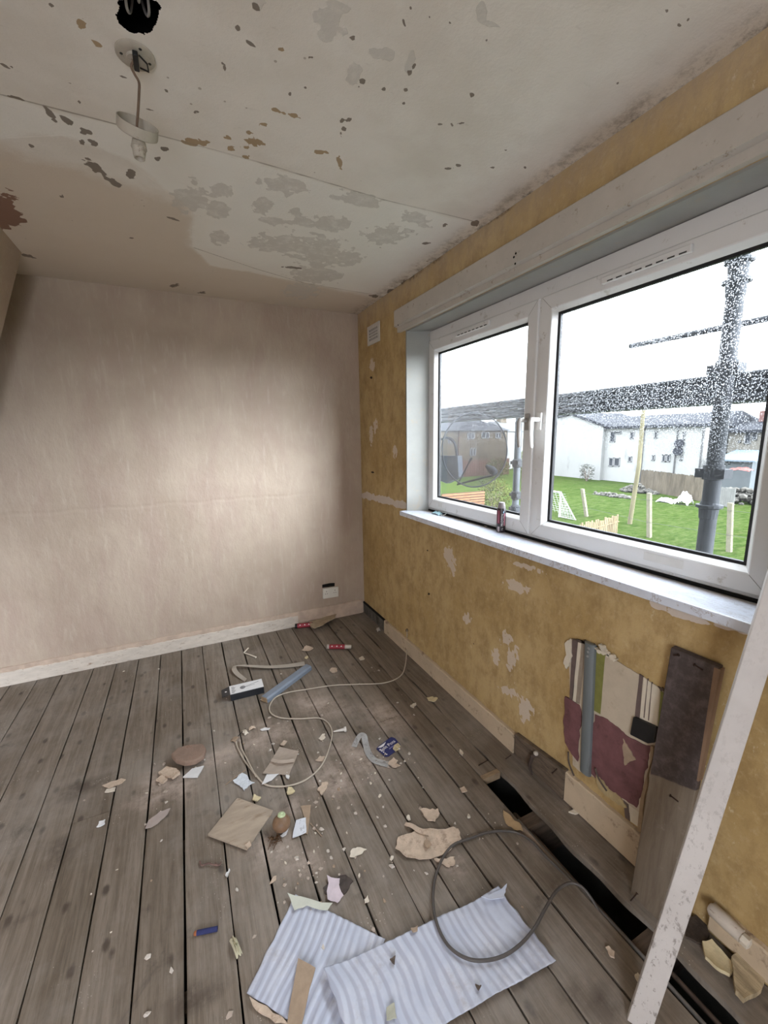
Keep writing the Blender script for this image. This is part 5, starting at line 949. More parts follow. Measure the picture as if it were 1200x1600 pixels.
# brown ball with pale green top
c_ = (-1.089, -1.749, 0.0)
t_ = thing('brown_round_bottle', 'small round brown onion-shaped object with pale green knob, right of plywood square', 'ornament', (c_[0], c_[1], .001))
b = MB(); axb = Vector((0.10,0.22,1)).normalized(); b.lathe([(0.0,0.0),(0.012,0.001),(0.024,0.007),(0.032,0.018),(0.0345,0.031),(0.031,0.043),(0.022,0.053),(0.014,0.057),(0.0,0.059)], (c_[0], c_[1], 0.002), tuple(axb), 28); b.build('body', plain('brown_skin', (0.22,0.135,0.08), 0.5, 0.3, 14, spec=0.4, dirt=(0.14,0.07,0.035), dirt_amt=0.5, dirt_scale=12), t_, smooth=True)
b = MB(); b.lathe([(0.0,.052),(0.013,0.053),(0.0155,0.059),(0.013,0.064),(0.006,0.065),(0.0045,0.069),(0.0,0.070)], (c_[0], c_[1], 0.002), tuple(axb), 20); b.build('knob', plain('pale_green_wax', (0.50,0.60,0.36), 0.4, 0.04, 20), t_, smooth=True)
shard('foil_scrap', 'tiny shiny white foil scrap at the foot of the round brown object', 'foil', [(-1.098, -1.77), (-1.076, -1.758), (-1.064, -1.758), (-1.077, -1.775), (-1.093, -1.779)], M_white, 0.001, 0.002, 0.008, 18)
b = MB()
for k in range(16):
    r2 = random.Random(k); x0_, y0_ = c_[0]-.024+r2.uniform(-.016,.012), c_[1]-.026+r2.uniform(-.012,.014); b.tube([(x0_,y0_,.003),(x0_+r2.uniform(-.02,.01),y0_+r2.uniform(-.02,.01),.006+r2.random()*.012),(x0_+r2.uniform(-.03,.02),y0_+r2.uniform(-.03,.01),.002)], 0.0012, 4)
b.build('root_tuft', plain('brown_fibres', (0.12,0.065,0.03), 0.9, 0.3, 40), t_)
# card and strip to its right
shard('card_strip', 'brown card strip standing out behind the speckled white card', 'cardboard', [(-0.995, -1.675), (-0.956, -1.688), (-1.003, -1.809), (-1.01, -1.799), (-0.996, -1.73)], M_card, 0.001, 0.002, 0.003, 19, rough=0.02)
shard('speckled_white_card', 'small white card with dark specks, right of the round brown object', 'card', [(-1.059, -1.801), (-1.028, -1.733), (-0.991, -1.739), (-1.006, -1.801)], plain('speckled_card', (0.68,0.71,0.76), 0.6, 0.05, 30, dirt=(0.14,0.13,0.14), dirt_amt=0.35, dirt_scale=45), 0.004, 0.003, 0.003, 20, rough=0.03)
b = MB(); b.tube([(-0.981, -1.766, 0.003), (-0.957, -1.84, 0.003)], 0.0015, 6); tag(b.build('match_stick', M_card), 'thin wooden stick right of the speckled white card', 'stick')
# clear tape
M_tape = plain('dusty_clear_tape', (0.50,0.50,0.49), 0.3, 0.15, 40, spec=0.6, dirt=(0.25,0.23,0.21), dirt_amt=0.5, dirt_scale=30); [setattr(n_.inputs['Alpha'], 'default_value', 0.72) for n_ in M_tape.node_tree.nodes if n_.type == 'BSDF_PRINCIPLED']; M_rib2 = None
ribbon('clear_plastic_strip', 'bent dusty clear plastic strip lying in a V left of the blue food lid', 'plastic strip', [(-0.677, -1.46, 0.003), (-0.649, -1.431, 0.01), (-0.622, -1.418, 0.02), (-0.611, -1.431, 0.018), (-0.618, -1.463, 0.008), (-0.63, -1.523, 0.004), (-0.626, -1.579, 0.004), (-0.599, -1.614, 0.004), (-0.575, -1.638, 0.003)], (0.026,0.034), M_tape, 0.0012)
# blue lid
q = [(-0.486, -1.48), (-0.472, -1.495), (-0.469, -1.551), (-0.494, -1.572), (-0.555, -1.591), (-0.569, -1.585), (-0.586, -1.521), (-0.575, -1.512)]
t_ = thing('blue_food_lid', 'navy blue printed food lid card reading Split Pots on the boards', 'food lid', (q[0][0], q[0][1], 0.001))
M_navy = plain('navy_card', (0.022,0.028,0.12), 0.4, 0.1, 20, spec=0.5)
b = MB(); b.prism(q, 2, 0.002, 0.0035); b.build('card', M_navy, t_)
b = MB(); b.prism([(-0.577, -1.517), (-0.524, -1.5), (-0.544, -1.519), (-0.563, -1.524)], 2, 0.0035, 0.0039); b.build('white_corner', M_white, t_)
b = MB(); b.prism([(-0.515, -1.557), (-0.497, -1.537), (-0.474, -1.532), (-0.472, -1.555), (-0.492, -1.574), (-0.512, -1.58)], 2, 0.0035, 0.0040); b.build('oat_picture', plain('oat_print', (0.52,0.44,0.26), 0.6, 0.3, 90), t_)
c1, c2, c3 = Vector((-0.567, -1.54, 0.0)), Vector((-0.48, -1.511, 0.0)), Vector((-0.527, -1.527, 0.0))
xd = (c2-c1).normalized(); yd = Vector((-xd.y, xd.x, 0))
text_part('lettering', 'Split Pots', 0.026, M_print, t_, tuple(c3+Vector((0,0,.0040))-xd*.002), tuple(xd), tuple(yd), 0.0002)
text_part('small_lettering', 'simple', 0.012, plain('lilac_print', (0.35,0.35,0.6), 0.5), t_, tuple(c3+Vector((0,0,.0040))-yd*.020+xd*.004), tuple(xd), tuple(yd), 0.0002)
b = MB(); e1 = Vector((-0.575, -1.534, 0.0)); e2 = Vector((-0.558, -1.583, 0.0))
for i in range(5):
    s0 = e1.lerp(e2, i/5+.02); s1_ = e1.lerp(e2, i/5+.13); w_ = Vector((-(e2-e1).y, (e2-e1).x, 0)).normalized()*.006
    b.hexa([tuple(s0+Vector((0,0,.0036))), tuple(s1_+Vector((0,0,.0036))), tuple(s1_+w_+Vector((0,0,.0036))), tuple(s0+w_+Vector((0,0,.0036)))], [tuple(s0+Vector((0,0,.0039))), tuple(s1_+Vector((0,0,.0039))), tuple(s1_+w_+Vector((0,0,.0039))), tuple(s0+w_+Vector((0,0,.0039)))])
b.build('white_line_of_print', M_print, t_)
# nozzle
a, e = Vector((-0.733, -1.319, 0.008)), Vector((-0.669, -1.333, 0.01)); L_ = (e-a).length; b = MB(); b.lathe([(0.0,0),(0.0028,0.0),(0.008,L_*.82),(0.0125,L_*.84),(0.0125,L_),(0.0,L_)], tuple(a), tuple(e-a), 16)
tag(b.build('sealant_nozzle', plain('white_nozzle', (0.66,0.63,0.58), 0.4, 0.03, 20), smooth=True), 'white tapered sealant nozzle lying right of the cable loop', 'nozzle')
# foam dart
a, e = Vector((-1.403, -1.975, 0.007)), Vector((-1.336, -1.993, 0.007)); L_ = (e-a).length
t_ = thing('foam_dart', 'blue foam dart with small orange tip lying on the boards, lower left', 'foam dart', tuple(a-Vector((0,0,.006))))
b = MB(); b.lathe([(0.0,L_*.14),(0.0066,L_*.14),(0.0070,L_*.17),(0.0070,L_),(0.003,L_),(0.003,L_*.97),(0,L_*.97)], tuple(a), tuple(e-a), 18); b.build('foam_body', plain('blue_foam', (0.028,0.034,0.11), 0.8, 0.15, 60, 0.3), t_, smooth=True)
b = MB(); b.lathe([(0.0,0),(0.0045,0.002),(0.0063,L_*.06),(0.0063,L_*.15),(0,L_*.15)], tuple(a), tuple(e-a), 18); b.build('tip', plain('orange_rubber', (0.34,0.12,0.05), 0.6), t_, smooth=True)
# crumpled yellowish knot
c_ = (-1.291, -2.066, 0.0)
o = crumple(c_[0], c_[1], 0.002, 0.010, 0.032, 0.022, 8, 10, 0.25).build('crumpled_tape_knot', plain('cream_tape', (0.55,0.52,0.38), 0.6, 0.1, 40), smooth=False); tag(o, 'crumpled cream knot of tape on the boards, right of the blue foam dart', 'tape scrap')
# Y shaped plastic bit
t_ = tag(MB().tube([(-1.033, -0.271, 0.006), (-0.995, -0.218, 0.008)], 0.0045, 8).tube([(-1.033, -0.271, 0.006), (-1.0, -0.317, 0.006), (-0.966, -0.371, 0.005)], [0.004,0.0045,0.006], 8).build('white_clip', M_plasterpale, smooth=True), 'white V-shaped plastic clip behind the plastic ribbon, nearest back skirting', 'plastic clip')
# crumpled foil heap by the loop
c_ = (-1.126, -1.099, 0.0)
for k, (px_, sx, sy, hz, rot, m_, lab) in enumerate((((-1.138, -1.12, 0.0),.012,.020,.020,.4,M_plasterpale,'crumpled white roll at the upper left end of the cable loop'),((-1.101, -1.101, -0.0),.018,.010,.016,.1,M_plaster,'crumpled beige scrap touching right side of the crumpled white roll'),((-1.191, -1.145, 0.0),.018,.014,.010,.9,M_card,'crumpled tan paper at the very end of the white cable'))):
    o = crumple(px_[0], px_[1], 0.002, sx, sy, hz, 20+k, 9, rot).build('crumpled_scrap', m_); tag(o, lab, 'scrap')
b = MB(); b.tube(smooth_path([(-1.173, -1.129, 0.004), (-1.153, -1.119, 0.012), (-1.131, -1.089, 0.006)],4), 0.0016, 6); tag(b.build('black_wire_scrap', M_black), 'short black wire over the crumpled white roll', 'wire')
# black strand bits
b = MB(); b.tube(smooth_path([(-1.376, -1.739, 0.004), (-1.369, -1.76, 0.006), (-1.348, -1.764, 0.007), (-1.328, -1.78, 0.006), (-1.31, -1.785, 0.004)],5), 0.003, 6); b.tube(smooth_path([(-1.327, -1.771, 0.006), (-1.316, -1.789, 0.009), (-1.307, -1.777, 0.005)],4), 0.002, 6)
tag(b.build('twisted_twig', plain('reddish_twig', (0.16,0.10,0.085), 0.8, 0.3, 60), smooth=True), 'short twisted brown strand between plywood square and blue foam dart', 'twig')
# large wallpaper pieces
shard('large_plaster_skin', 'largest torn beige wallpaper skin on the boards, above the larger foam sheet', 'wallpaper piece', [(-0.734, -2.011), (-0.705, -1.976), (-0.668, -1.978), (-0.619, -1.984), (-0.578, -1.996), (-0.541, -2.02), (-0.498, -2.033), (-0.486, -2.05), (-0.5, -2.089), (-0.553, -2.101), (-0.621, -2.099), (-0.676, -2.082), (-0.713, -2.056)], M_plaster, 0.002, 0.004, 0.012, 21, rough=0.08)
ribbon('torn_paper_tongue', 'narrow torn beige tongue curling at upper left of the largest wallpaper skin', 'wallpaper piece', [(-0.654, -1.937, 0.008), (-0.638, -1.96, 0.014), (-0.622, -1.989, 0.014), (-0.594, -2.013, 0.01)], (0.014,0.022), M_plaster, 0.003)
shard('plaster_flake', 'small chip resting on top of the largest wallpaper skin', 'plaster piece', [(-0.636, -2.045), (-0.617, -2.032), (-0.613, -2.062), (-0.635, -2.067)], M_card, 0.015, 0.006, 0.002, 22)
shard('wallpaper_piece', 'crumbly beige piece just above the largest wallpaper skin', 'wallpaper piece', [(-0.571, -1.912), (-0.535, -1.927), (-0.506, -1.938), (-0.512, -1.961), (-0.544, -1.979), (-0.568, -1.961), (-0.57, -1.935)], M_plaster, 0.001, 0.006, 0.008, 23, rough=0.15)
shard('wallpaper_piece', 'tan torn piece at the edge of the open floor slot', 'wallpaper piece', [(-0.276, -2.059), (-0.265, -2.097), (-0.259, -2.142), (-0.268, -2.159), (-0.294, -2.14), (-0.304, -2.105)], plain('tan_wallpaper', (0.46,0.33,0.19), 0.8, 0.1, 20, 0.3), 0.002, 0.003, 0.006, 24, rough=0.12)
shard('wallpaper_piece', 'pale pointed flake between round brown object and largest wallpaper skin', 'wallpaper piece', [(-0.893, -1.962), (-0.875, -1.939), (-0.855, -1.941), (-0.828, -1.965), (-0.857, -1.969), (-0.879, -1.969)], M_plasterpale, 0.002, 0.003, 0.006, 25, rough=0.1)
shard('wallpaper_piece', 'dull two-lobed chips under left edge of the dark cable loop', 'wallpaper piece', [(-0.628, -2.103), (-0.601, -2.111), (-0.559, -2.129), (-0.571, -2.149), (-0.595, -2.149), (-0.61, -2.125)], M_plaster, 0.001, 0.005, 0.006, 26, rough=0.15)
shard('paper_flake', 'leaf-shaped grey-pink paper flake left of the plywood square', 'paper scrap', [(-1.56, -1.509), (-1.551, -1.473), (-1.512, -1.448), (-1.473, -1.451), (-1.484, -1.475), (-1.517, -1.503), (-1.54, -1.513)], plain('grey_pink_paper', (0.40,0.34,0.31), 0.7, 0.06, 20), 0.002, 0.002, 0.006, 27, rough=0.03)
shard('paper_flake', 'bright white crumpled flake left of the leaf-shaped flake', 'paper scrap', [(-1.731, -1.418), (-1.726, -1.393), (-1.705, -1.394), (-1.704, -1.416), (-1.718, -1.418)], M_white, 0.001, 0.004, 0.008, 28, rough=0.1)
shard('paper_flake', 'long pale wood-like flake left of the terracotta fragment', 'paper scrap', [(-1.743, -1.192), (-1.725, -1.186), (-1.673, -1.181), (-1.654, -1.198), (-1.676, -1.214), (-1.716, -1.221)], M_plaster, 0.001, 0.004, 0.006, 29, rough=0.08)
shard('paper_flake', 'shorter pale flake touching underside of the long wood-like flake', 'paper scrap', [(-1.728, -1.237), (-1.723, -1.221), (-1.689, -1.227), (-1.689, -1.249)], M_plasterpale, 0.001, 0.004, 0.004, 30, rough=0.08)
shard('pink_white_paper', 'pinkish white torn paper scrap above the corner of the foam sheets', 'paper scrap', [(-0.986, -1.99), (-0.95, -2.019), (-0.959, -2.036), (-0.957, -2.075), (-0.982, -2.088), (-1.008, -2.064)], M_pinkp, 0.005, 0.002, 0.006, 31, rough=0.08)
shard('dark_felt_scrap', 'dark brown felt scrap underneath the pinkish white paper', 'felt scrap', [(-1.009, -2.018), (-0.983, -2.008), (-0.927, -2.012), (-0.911, -2.043), (-0.943, -2.066), (-0.97, -2.068), (-0.998, -2.061), (-1.009, -2.04)], plain('dark_felt_scrap', (0.065,0.052,0.046), 0.9, 0.3, 40, 0.3), 0.001, 0.003, 0.0, 32, rough=0.1)
shard('paint_flake', 'small beige triangular flake between plywood square and foam sheets', 'paint flake', [(-1.168, -1.928), (-1.15, -1.909), (-1.141, -1.911), (-1.146, -1.925)], M_plaster, 0.001, 0.003, 0.004, 35)
shard('plaster_flake', 'pale shell-shaped flake between the red tube and plastic ribbon', 'plaster piece', [(-0.664, -0.427), (-0.615, -0.38), (-0.58, -0.439), (-0.622, -0.458)], M_plaster, 0.002, 0.003, 0.008, 36, rough=0.1)
shard('plaster_flake', 'pinkish ragged plaster flake right of the cable loop below the nozzle', 'plaster piece', [(-0.911, -1.629), (-0.883, -1.602), (-0.859, -1.61), (-0.87, -1.635), (-0.903, -1.666)], M_plaster, 0.001, 0.005, 0.005, 37, rough=0.15)
for k, (px_, lab, m_) in enumerate((
  ([(-1.032, -1.584), (-1.018, -1.561), (-1.004, -1.572), (-0.998, -1.593), (-1.016, -1.599), (-1.031, -1.595)], 'cream lump just below the cable loop, nearer its middle', M_plastery),
  ([(-1.167, -1.559), (-1.158, -1.535), (-1.144, -1.549), (-1.133, -1.562), (-1.151, -1.574)], 'cream lump between the textured flake and plywood square', M_plastery),
  ([(-1.016, -1.501), (-1.007, -1.477), (-0.999, -1.501), (-1.008, -1.516)], 'white chip at right tip of the folded ribbed paper', M_white),
  ([(-1.065, -1.135), (-1.044, -1.129), (-1.018, -1.148), (-1.026, -1.155), (-1.059, -1.143)], 'thin white sliver right of the crumpled scraps', M_white),
  ([(-0.815, -1.333), (-0.788, -1.311), (-0.777, -1.317), (-0.789, -1.346), (-0.806, -1.348)], 'white chip inside right side of the cable loop', M_plasterpale),
  ([(-0.995, -1.287), (-0.975, -1.268), (-0.959, -1.281), (-0.983, -1.303)], 'beige crumb above the folded ribbed paper', M_plaster),
  ([(-0.871, -1.465), (-0.844, -1.447), (-0.823, -1.462), (-0.843, -1.483)], 'greyish beige chip inside lower right of the cable loop', M_plaster),
  ([(-0.339, -0.7), (-0.313, -0.694), (-0.31, -0.733), (-0.344, -0.735)], 'pale flake right of the red tube toward the window wall', M_plasterpale),
  ([(-0.571, -0.768), (-0.544, -0.74), (-0.517, -0.762), (-0.529, -0.798), (-0.556, -0.801)], 'knobbly beige lump above the straight run of white cable', M_plaster),
  ([(-0.67, -0.531), (-0.645, -0.506), (-0.644, -0.535), (-0.666, -0.552)], 'small yellowish cube at far end of the plastic ribbon', M_plastery),
  ([(-0.284, -1.313), (-0.26, -1.3), (-0.241, -1.303), (-0.273, -1.338)], 'pale pointed flake out on the boards toward the window wall skirting', M_plasterpale),
  ([(-0.162, -1.29), (-0.126, -1.295), (-0.11, -1.324), (-0.148, -1.337), (-0.168, -1.314)], 'beige leaf-like flake nearest the window wall skirting', M_plastery),
  ([(-0.229, -1.704), (-0.228, -1.724), (-0.245, -1.747), (-0.246, -1.724)], 'pale standing flake midway to the open floor slot', M_plasterpale),
  ([(-0.367, -1.892), (-0.344, -1.893), (-0.346, -1.918), (-0.369, -1.913)], 'dull beige flake left of the open floor slot start', M_plaster),
  ([(-0.58, -1.636), (-0.539, -1.613), (-0.528, -1.636), (-0.547, -1.648), (-0.532, -1.669), (-0.558, -1.668)], 'crumbly beige cluster below the blue food lid', M_plaster),
  ([(-0.049, -2.178), (-0.012, -2.177), (-0.002, -2.198), (-0.032, -2.196)], 'pale chip on the narrow board between floor slot and skirting', M_plasterpale),
  ([(-0.32, -2.545), (-0.309, -2.549), (-0.307, -2.564), (-0.321, -2.574), (-0.327, -2.564)], 'small tan flake left of the leaning white strip', M_plaster),
  ([(-0.307, -2.624), (-0.294, -2.624), (-0.291, -2.637), (-0.314, -2.641)], 'pale flake tucked at the foot of the leaning white strip', M_plasterpale),
  ([(-1.299, -1.833), (-1.285, -1.816), (-1.282, -1.822), (-1.294, -1.843)], 'thin white sliver right of the twisted strand', M_white),
  ([(-0.901, -2.115), (-0.886, -2.11), (-0.888, -2.126), (-0.903, -2.125)], 'pale crumb right of the dark felt scrap', M_plasterpale),
  ([(0.162, -0.67), (0.227, -0.681), (0.197, -0.71), (0.155, -0.7)], 'pale paint sliver by the start of the cream skirting', M_plasterpale))):
    shard('plaster_chip', lab, 'plaster chip', px_, m_, 0.001, 0.005, 0.005, 60+k, None, 3, 0.12)
# paper lump in the far corner
q = (-0.049, -0.386, 0.0)
o = crumple(q[0], q[1], 0.001, 0.016, 0.020, 0.035, 33, 9).build('crumpled_paper', plain('dusty_paper', (0.36,0.33,0.29), 0.8, 0.1, 30)); tag(o, 'dusty crumpled paper lump in far corner beside the skirting end', 'paper scrap')
# loose nails by the slot
for k, (A_, B2, lab) in enumerate((((-0.213, -1.824, 0.004), (-0.163, -1.825, 0.012), 'bent rusty nail at the end of the open floor slot'),((-0.078, -1.849, 0.004), (-0.055, -1.857, 0.022), 'rusty nail standing near the skirting end by the slot'),((-0.136, -2.495, 0.004), (-0.111, -2.498, 0.022), 'rusty nail sticking up at the base of leaning plank'))):
    b = MB(); b.tube([A_, B2], 0.002, 6); b.lathe([(0.0045,0),(0.004,0.002)], B2, tuple(Vector(B2)-Vector(A_)), 8); tag(b.build('rusty_nail', M_rust), lab, 'nail')
# pale cut end of the board at the start of the slot
# --- countless-looking crumbs, each its own object
crumb_me = []; M_crumb = plain('beige_crumb', (0.43,0.36,0.30), 0.85, 0.15, 60); M_crumb2 = plain('pale_crumb', (0.54,0.49,0.43), 0.85, 0.1, 60)
for s_ in range(12):
    r2 = random.Random(100+s_); nn_ = r2.randint(4, 7); bm = bmesh.new(); el_ = r2.uniform(.35, .9); hh_ = r2.uniform(.18, .55)
    ang = sorted(r2.uniform(0, 2*PI) for _ in range(nn_)); pr = [(math.cos(a_)*r2.uniform(.6,1.25), el_*math.sin(a_)*r2.uniform(.6,1.25)) for a_ in [2*PI*(i_+r2.uniform(-.3,.3))/nn_ for i_ in range(nn_)]]
    lo_v = [bm.verts.new((x_, y_, 0)) for x_, y_ in pr]; hi_v = [bm.verts.new((x_*r2.uniform(.55,.95), y_*r2.uniform(.55,.95), hh_*r2.uniform(.5,1.4))) for x_, y_ in pr]
    bm.faces.new(lo_v[::-1]); bm.faces.new(hi_v)
    for i_ in range(nn_): bm.faces.new((lo_v[i_], lo_v[(i_+1) % nn_], hi_v[(i_+1) % nn_], hi_v[i_]))
    me = bpy.data.meshes.new('plaster_crumb'); bm.to_mesh(me); bm.free(); me.materials.append((M_crumb, M_crumb2, M_crumb, M_plasterpale, M_crumb2, M_card)[s_ % 6]); crumb_me.append(me)
CR = [(-1.488, -1.289, 0.1), (-1.488, -1.289, 0.1), (-1.488, -1.289, 0.1), (-1.091, -1.164, 0.14), (-0.965, -1.175, 0.2), (-0.829, -1.59, 0.1), (-0.812, -1.494, 0.1), (-0.829, -1.59, 0.08), (-0.603, -1.641, 0.08), (-0.581, -1.631, 0.06), (-0.613, -1.594, 0.08), (-0.53, -1.157, 0.3), (-0.719, -0.775, 0.3), (-0.291, -0.992, 0.25), (-0.659, -1.092, 0.2), (-0.976, -1.367, 0.25), (-1.066, -1.948, 0.1), (-1.041, -1.937, 0.06), (-1.042, -1.941, 0.05), (-1.082, -1.594, 0.2), (-1.404, -1.85, 0.25), (-1.191, -2.038, 0.3), (-1.494, -1.963, 0.25), (-0.535, -1.965, 0.2), (-0.247, -2.212, 0.1), (-0.214, -2.242, 0.08), (-0.564, -2.096, 0.15), (-0.427, -1.497, 0.2), (0.009, -1.552, 0.25), (-0.897, -1.931, 0.15), (-0.883, -2.128, 0.12), (-1.28, -2.136, 0.12), (-1.654, -1.116, 0.3), (-1.812, -1.53, 0.35), (-1.218, -0.874, 0.25), (-0.9, -1.719, 0.08), (-0.905, -1.647, 0.06), (-0.039, -0.953, 0.2), (-1.362, -0.187, 0.2), (-1.047, -1.958, 0.04), (-0.283, -2.151, 0.04), (-0.536, -2.136, 0.08)]
r2 = random.Random(5); n_made = 0
for k in range(300):
    cx, cy, s_ = CR[r2.randrange(len(CR))]; x = cx+r2.gauss(0, s_); y = cy+r2.gauss(0, s_)
    if not (-2.3 < x < -0.27 and -2.7 < y < -0.06): continue
    o = bpy.data.objects.new('plaster_crumb', crumb_me[r2.choice((0,1,2,6,7,8,0,1,3,9,4,10,5,11,7,8))]); C.objects.link(o)
    z = 0.0012; sc = r2.choice((.0028,.0035,.0045,.006,.008,.010))*r2.uniform(.8,1.2)
    o.location = (x, y, z); o.scale = (sc, sc, sc); o.rotation_euler = (0, 0, r2.uniform(0, 6.28))
    zn = ('on the far boards along the back wall' if y > -0.75 else 'between the blue food lid and the open floor slot' if x > -0.72 else 'on the nearest boards around the foam sheets' if y < -1.85 else 'on the left boards around the terracotta fragment' if x < -1.28 else 'around the cable loop and plywood square in mid floor')
    tag(o, 'tiny broken plaster crumb '+zn, 'plaster crumb', 'plaster crumbs '+zn); n_made += 1
# ================================================================ OUTSIDE
G = -2.75
def plain_out(*a, **k):
    k['spec'] = 0.04; return plain(*a, **k)
def mat_grass():
    m, nt, b = new_mat('field_grass'); t = NT(nt); v = t.coord('Object')
    a = t.noise(v, 0.35, 6, 0.65); f = t.noise(t.coord('Object', (1,2.2,1)), 1.8, 9, 0.85); w = t.noise(t.coord('Object', (0.5,2,1)), 1.1, 6, 0.7, 0.8)
    c = t.mix(t.rng(a, 0.35, 0.65), (0.018, 0.032, 0.0064), (0.0248, 0.0392, 0.0088)); c = t.mix(t.rng(f, 0.47, 0.62, 0, 0.9), c, (0.04, 0.05, 0.018)); c = t.mix(t.rng(f, 0.36, 0.49, 0.85, 0), c, (0.008, 0.016, 0.0036)); c = t.mix(t.rng(w, 0.56, 0.70, 0, 0.5), c, (0.034, 0.036, 0.014))
    t.lk(c, b.inputs['Base Color']); b.inputs['Roughness'].default_value = 0.95; b.inputs['Specular IOR Level'].default_value = 0.0
    t.bump(b, f, 0.8, 0.10); return m
b = MB(); n = 60; vs = []
for i in range(n+1):
    for j in range(n+1):
        x = 0.3+ (i/n)**1.6*160; y = -60+j/n*220; z = G+0.12*mnoise.noise(Vector((x*.25, y*.25, 0)))*min(1, x/6); vs.append((x, y, z))
b.add(vs, [(i*(n+1)+j, (i+1)*(n+1)+j, (i+1)*(n+1)+j+1, i*(n+1)+j+1) for i in range(n) for j in range(n)])
struct(b.build('ground', mat_grass(), origin=(0,0,0)))
b = MB(); b.box(0.26, 0.3, -30, 30, G-.3, G+.02); struct(b.build('trim_30', M_rend))
def walls_mat(name, col): return plain_out(name, col, 0.9, 0.05, 0.5, dirt=tuple(c*.7 for c in col), dirt_amt=0.2, dirt_scale=0.8, stretch=(1,1,.4))
M_harl = walls_mat('white_harling', (0.1612, 0.1612, 0.155)); M_harl2 = walls_mat('cream_harling', (0.093, 0.087, 0.075)); M_slate = plain_out('grey_slate', (0.016, 0.017, 0.020), 0.8, 0.2, 1.5, dirt=(0.03,0.03,0.03), dirt_amt=0.3, dirt_scale=1.5)
M_pane = plain_out('dark_house_pane', (0.021, 0.0231, 0.0266), 0.3, 0.1, 2); M_pipew = plain_out('house_downpipe', (0.05,0.05,0.05), 0.6); M_wframe = plain_out('white_house_frame', (0.12, 0.12, 0.12), 0.6)
def face_window(par, X, r, mat=None):     # rectangle on a wall facing -x, r = (y0,y1,z0,z1)
    y0, y1, z0, z1 = min(r[0], r[1]), max(r[0], r[1]), min(r[2], r[3]), max(r[2], r[3])
    b = MB(); t_ = .07
    b.box(X-.06, X+.05, y0, y1, z0, z0+t_); b.box(X-.06, X+.05, y0, y1, z1-t_, z1); b.box(X-.06, X+.05, y0, y0+t_, z0, z1); b.box(X-.06, X+.05, y1-t_, y1, z0, z1)
    if y1-y0 > 1.2: b.box(X-.06, X+.05, (y0+y1)/2-.035, (y0+y1)/2+.035, z0, z1)
    f = b.build('window', M_wframe, par); p = MB(); p.box(X-.02, X+.05, y0+t_, y1-t_, z0+t_, z1-t_); p.build('pane', mat or M_pane, f)
# long white terrace
X1 = 34.0
ya, yb, yc = [23.391, 15.201, 29.606]
ze, zr = [2.189, 3.136]
t_ = thing('white_terrace_house', 'long white rendered house with grey slate roof across the field', 'house', (X1, (ya+yb)/2, G))
b = MB(); b.box(X1, X1+8, yb, ya+2, G-1, ze); b.build('wall', M_harl, t_)
b = MB(); b.prism([(X1-.35,ze-.05),(X1+4,zr),(X1+8.3,ze-.05),(X1+8.3,ze-.25),(X1-.35,ze-.25)], 1, yb-.3, ya+2); b.build('roof', M_slate, t_)
zg, ya2 = [3.319, (33.6, 23.057, 2.049)][0], ya
b = MB(); yg = 26.991; b.prism([(ya+.0,G-1),(ya+.0,2.11),(yg,zg),(yc+1.0,2.906),(yc+1.0,G-1)], 0, X1-.4, X1+7); b.build('gable_wall', M_harl, t_)
b = MB(); q_ = [(ya-.2,2.106),(yg,zg+.06),(yc+1.3,2.913)]; b.prism(q_+[(p[0],p[1]+.22) for p in q_[::-1]], 0, X1-.6, X1+7); b.build('gable_roof', M_slate, t_)
for r in [(22.931, 1.705, 22.404, 0.736), (22.49, 1.697, 21.854, 1.464), (21.037, 1.617, 20.692, 1.016), (18.941, 1.634, 18.677, 1.064), (16.757, 1.547, 16.551, 0.912), (22.851, -0.65, 22.398, -1.439), (22.344, -0.631, 21.776, -1.404), (21.019, -0.47, 20.68, -0.955), (18.963, -0.294, 18.705, -0.758), (18.137, -0.216, 17.823, -0.822), (17.785, -0.206, 17.476, -0.805), (16.766, -0.175, 16.574, -0.664)]:
    face_window(t_, X1, (r[0], r[2], r[1], r[3]))
for px_ in [19.776, 17.103, 15.279]:
    b = MB(); b.tube([(X1-.08, px_, G), (X1-.08, px_, ze-.3)], 0.05, 6); b.build('downpipe', M_pipew, t_)
for py_ in [(33.6, 16.777, 0.671), (33.6, 16.81, 0.08)]:
    b = MB(); b.lathe([(0,.06),(.2,.03),(.34,0)], (X1-.3, py_[1], py_[2]), (-1,-.6,.3), 14); b.build('satellite_dish', M_slate, t_)
# second house at right
y0_, y1_ = yb-.6, 11.607; ze2 = 1.686; zr2 = 2.439
t_ = thing('cream_house', 'cream house with dark roof behind the thick scaffold pole', 'house', (36, (y0_+y1_)/2, G))
b = MB(); b.box(36, 44, y1_, y0_, G-1, ze2); b.build('wall', M_harl2, t_)
b = MB(); b.prism([(35.7,ze2-.05),(40,zr2),(44.3,ze2-.05),(44.3,ze2-.25),(35.7,ze2-.25)], 1, y1_-.3, y0_+.2); b.build('roof', M_slate, t_)
for r in [(13.592, 1.573, 13.172, 0.61), (13.2, 1.52, 12.824, 0.884), (13.948, 0.883, 13.767, 0.698)]: face_window(t_, 36, (r[0], r[2], r[1], r[3]))
b = MB(); c2_ = (38.0, 17.313, 2.717); b.box(39, 40, y0_-1.8, y0_-.4, c2_[2]-.6, c2_[2]+.35); b.build('chimney', plain_out('red_chimney', (0.09,0.05,0.045), 0.9), t_)
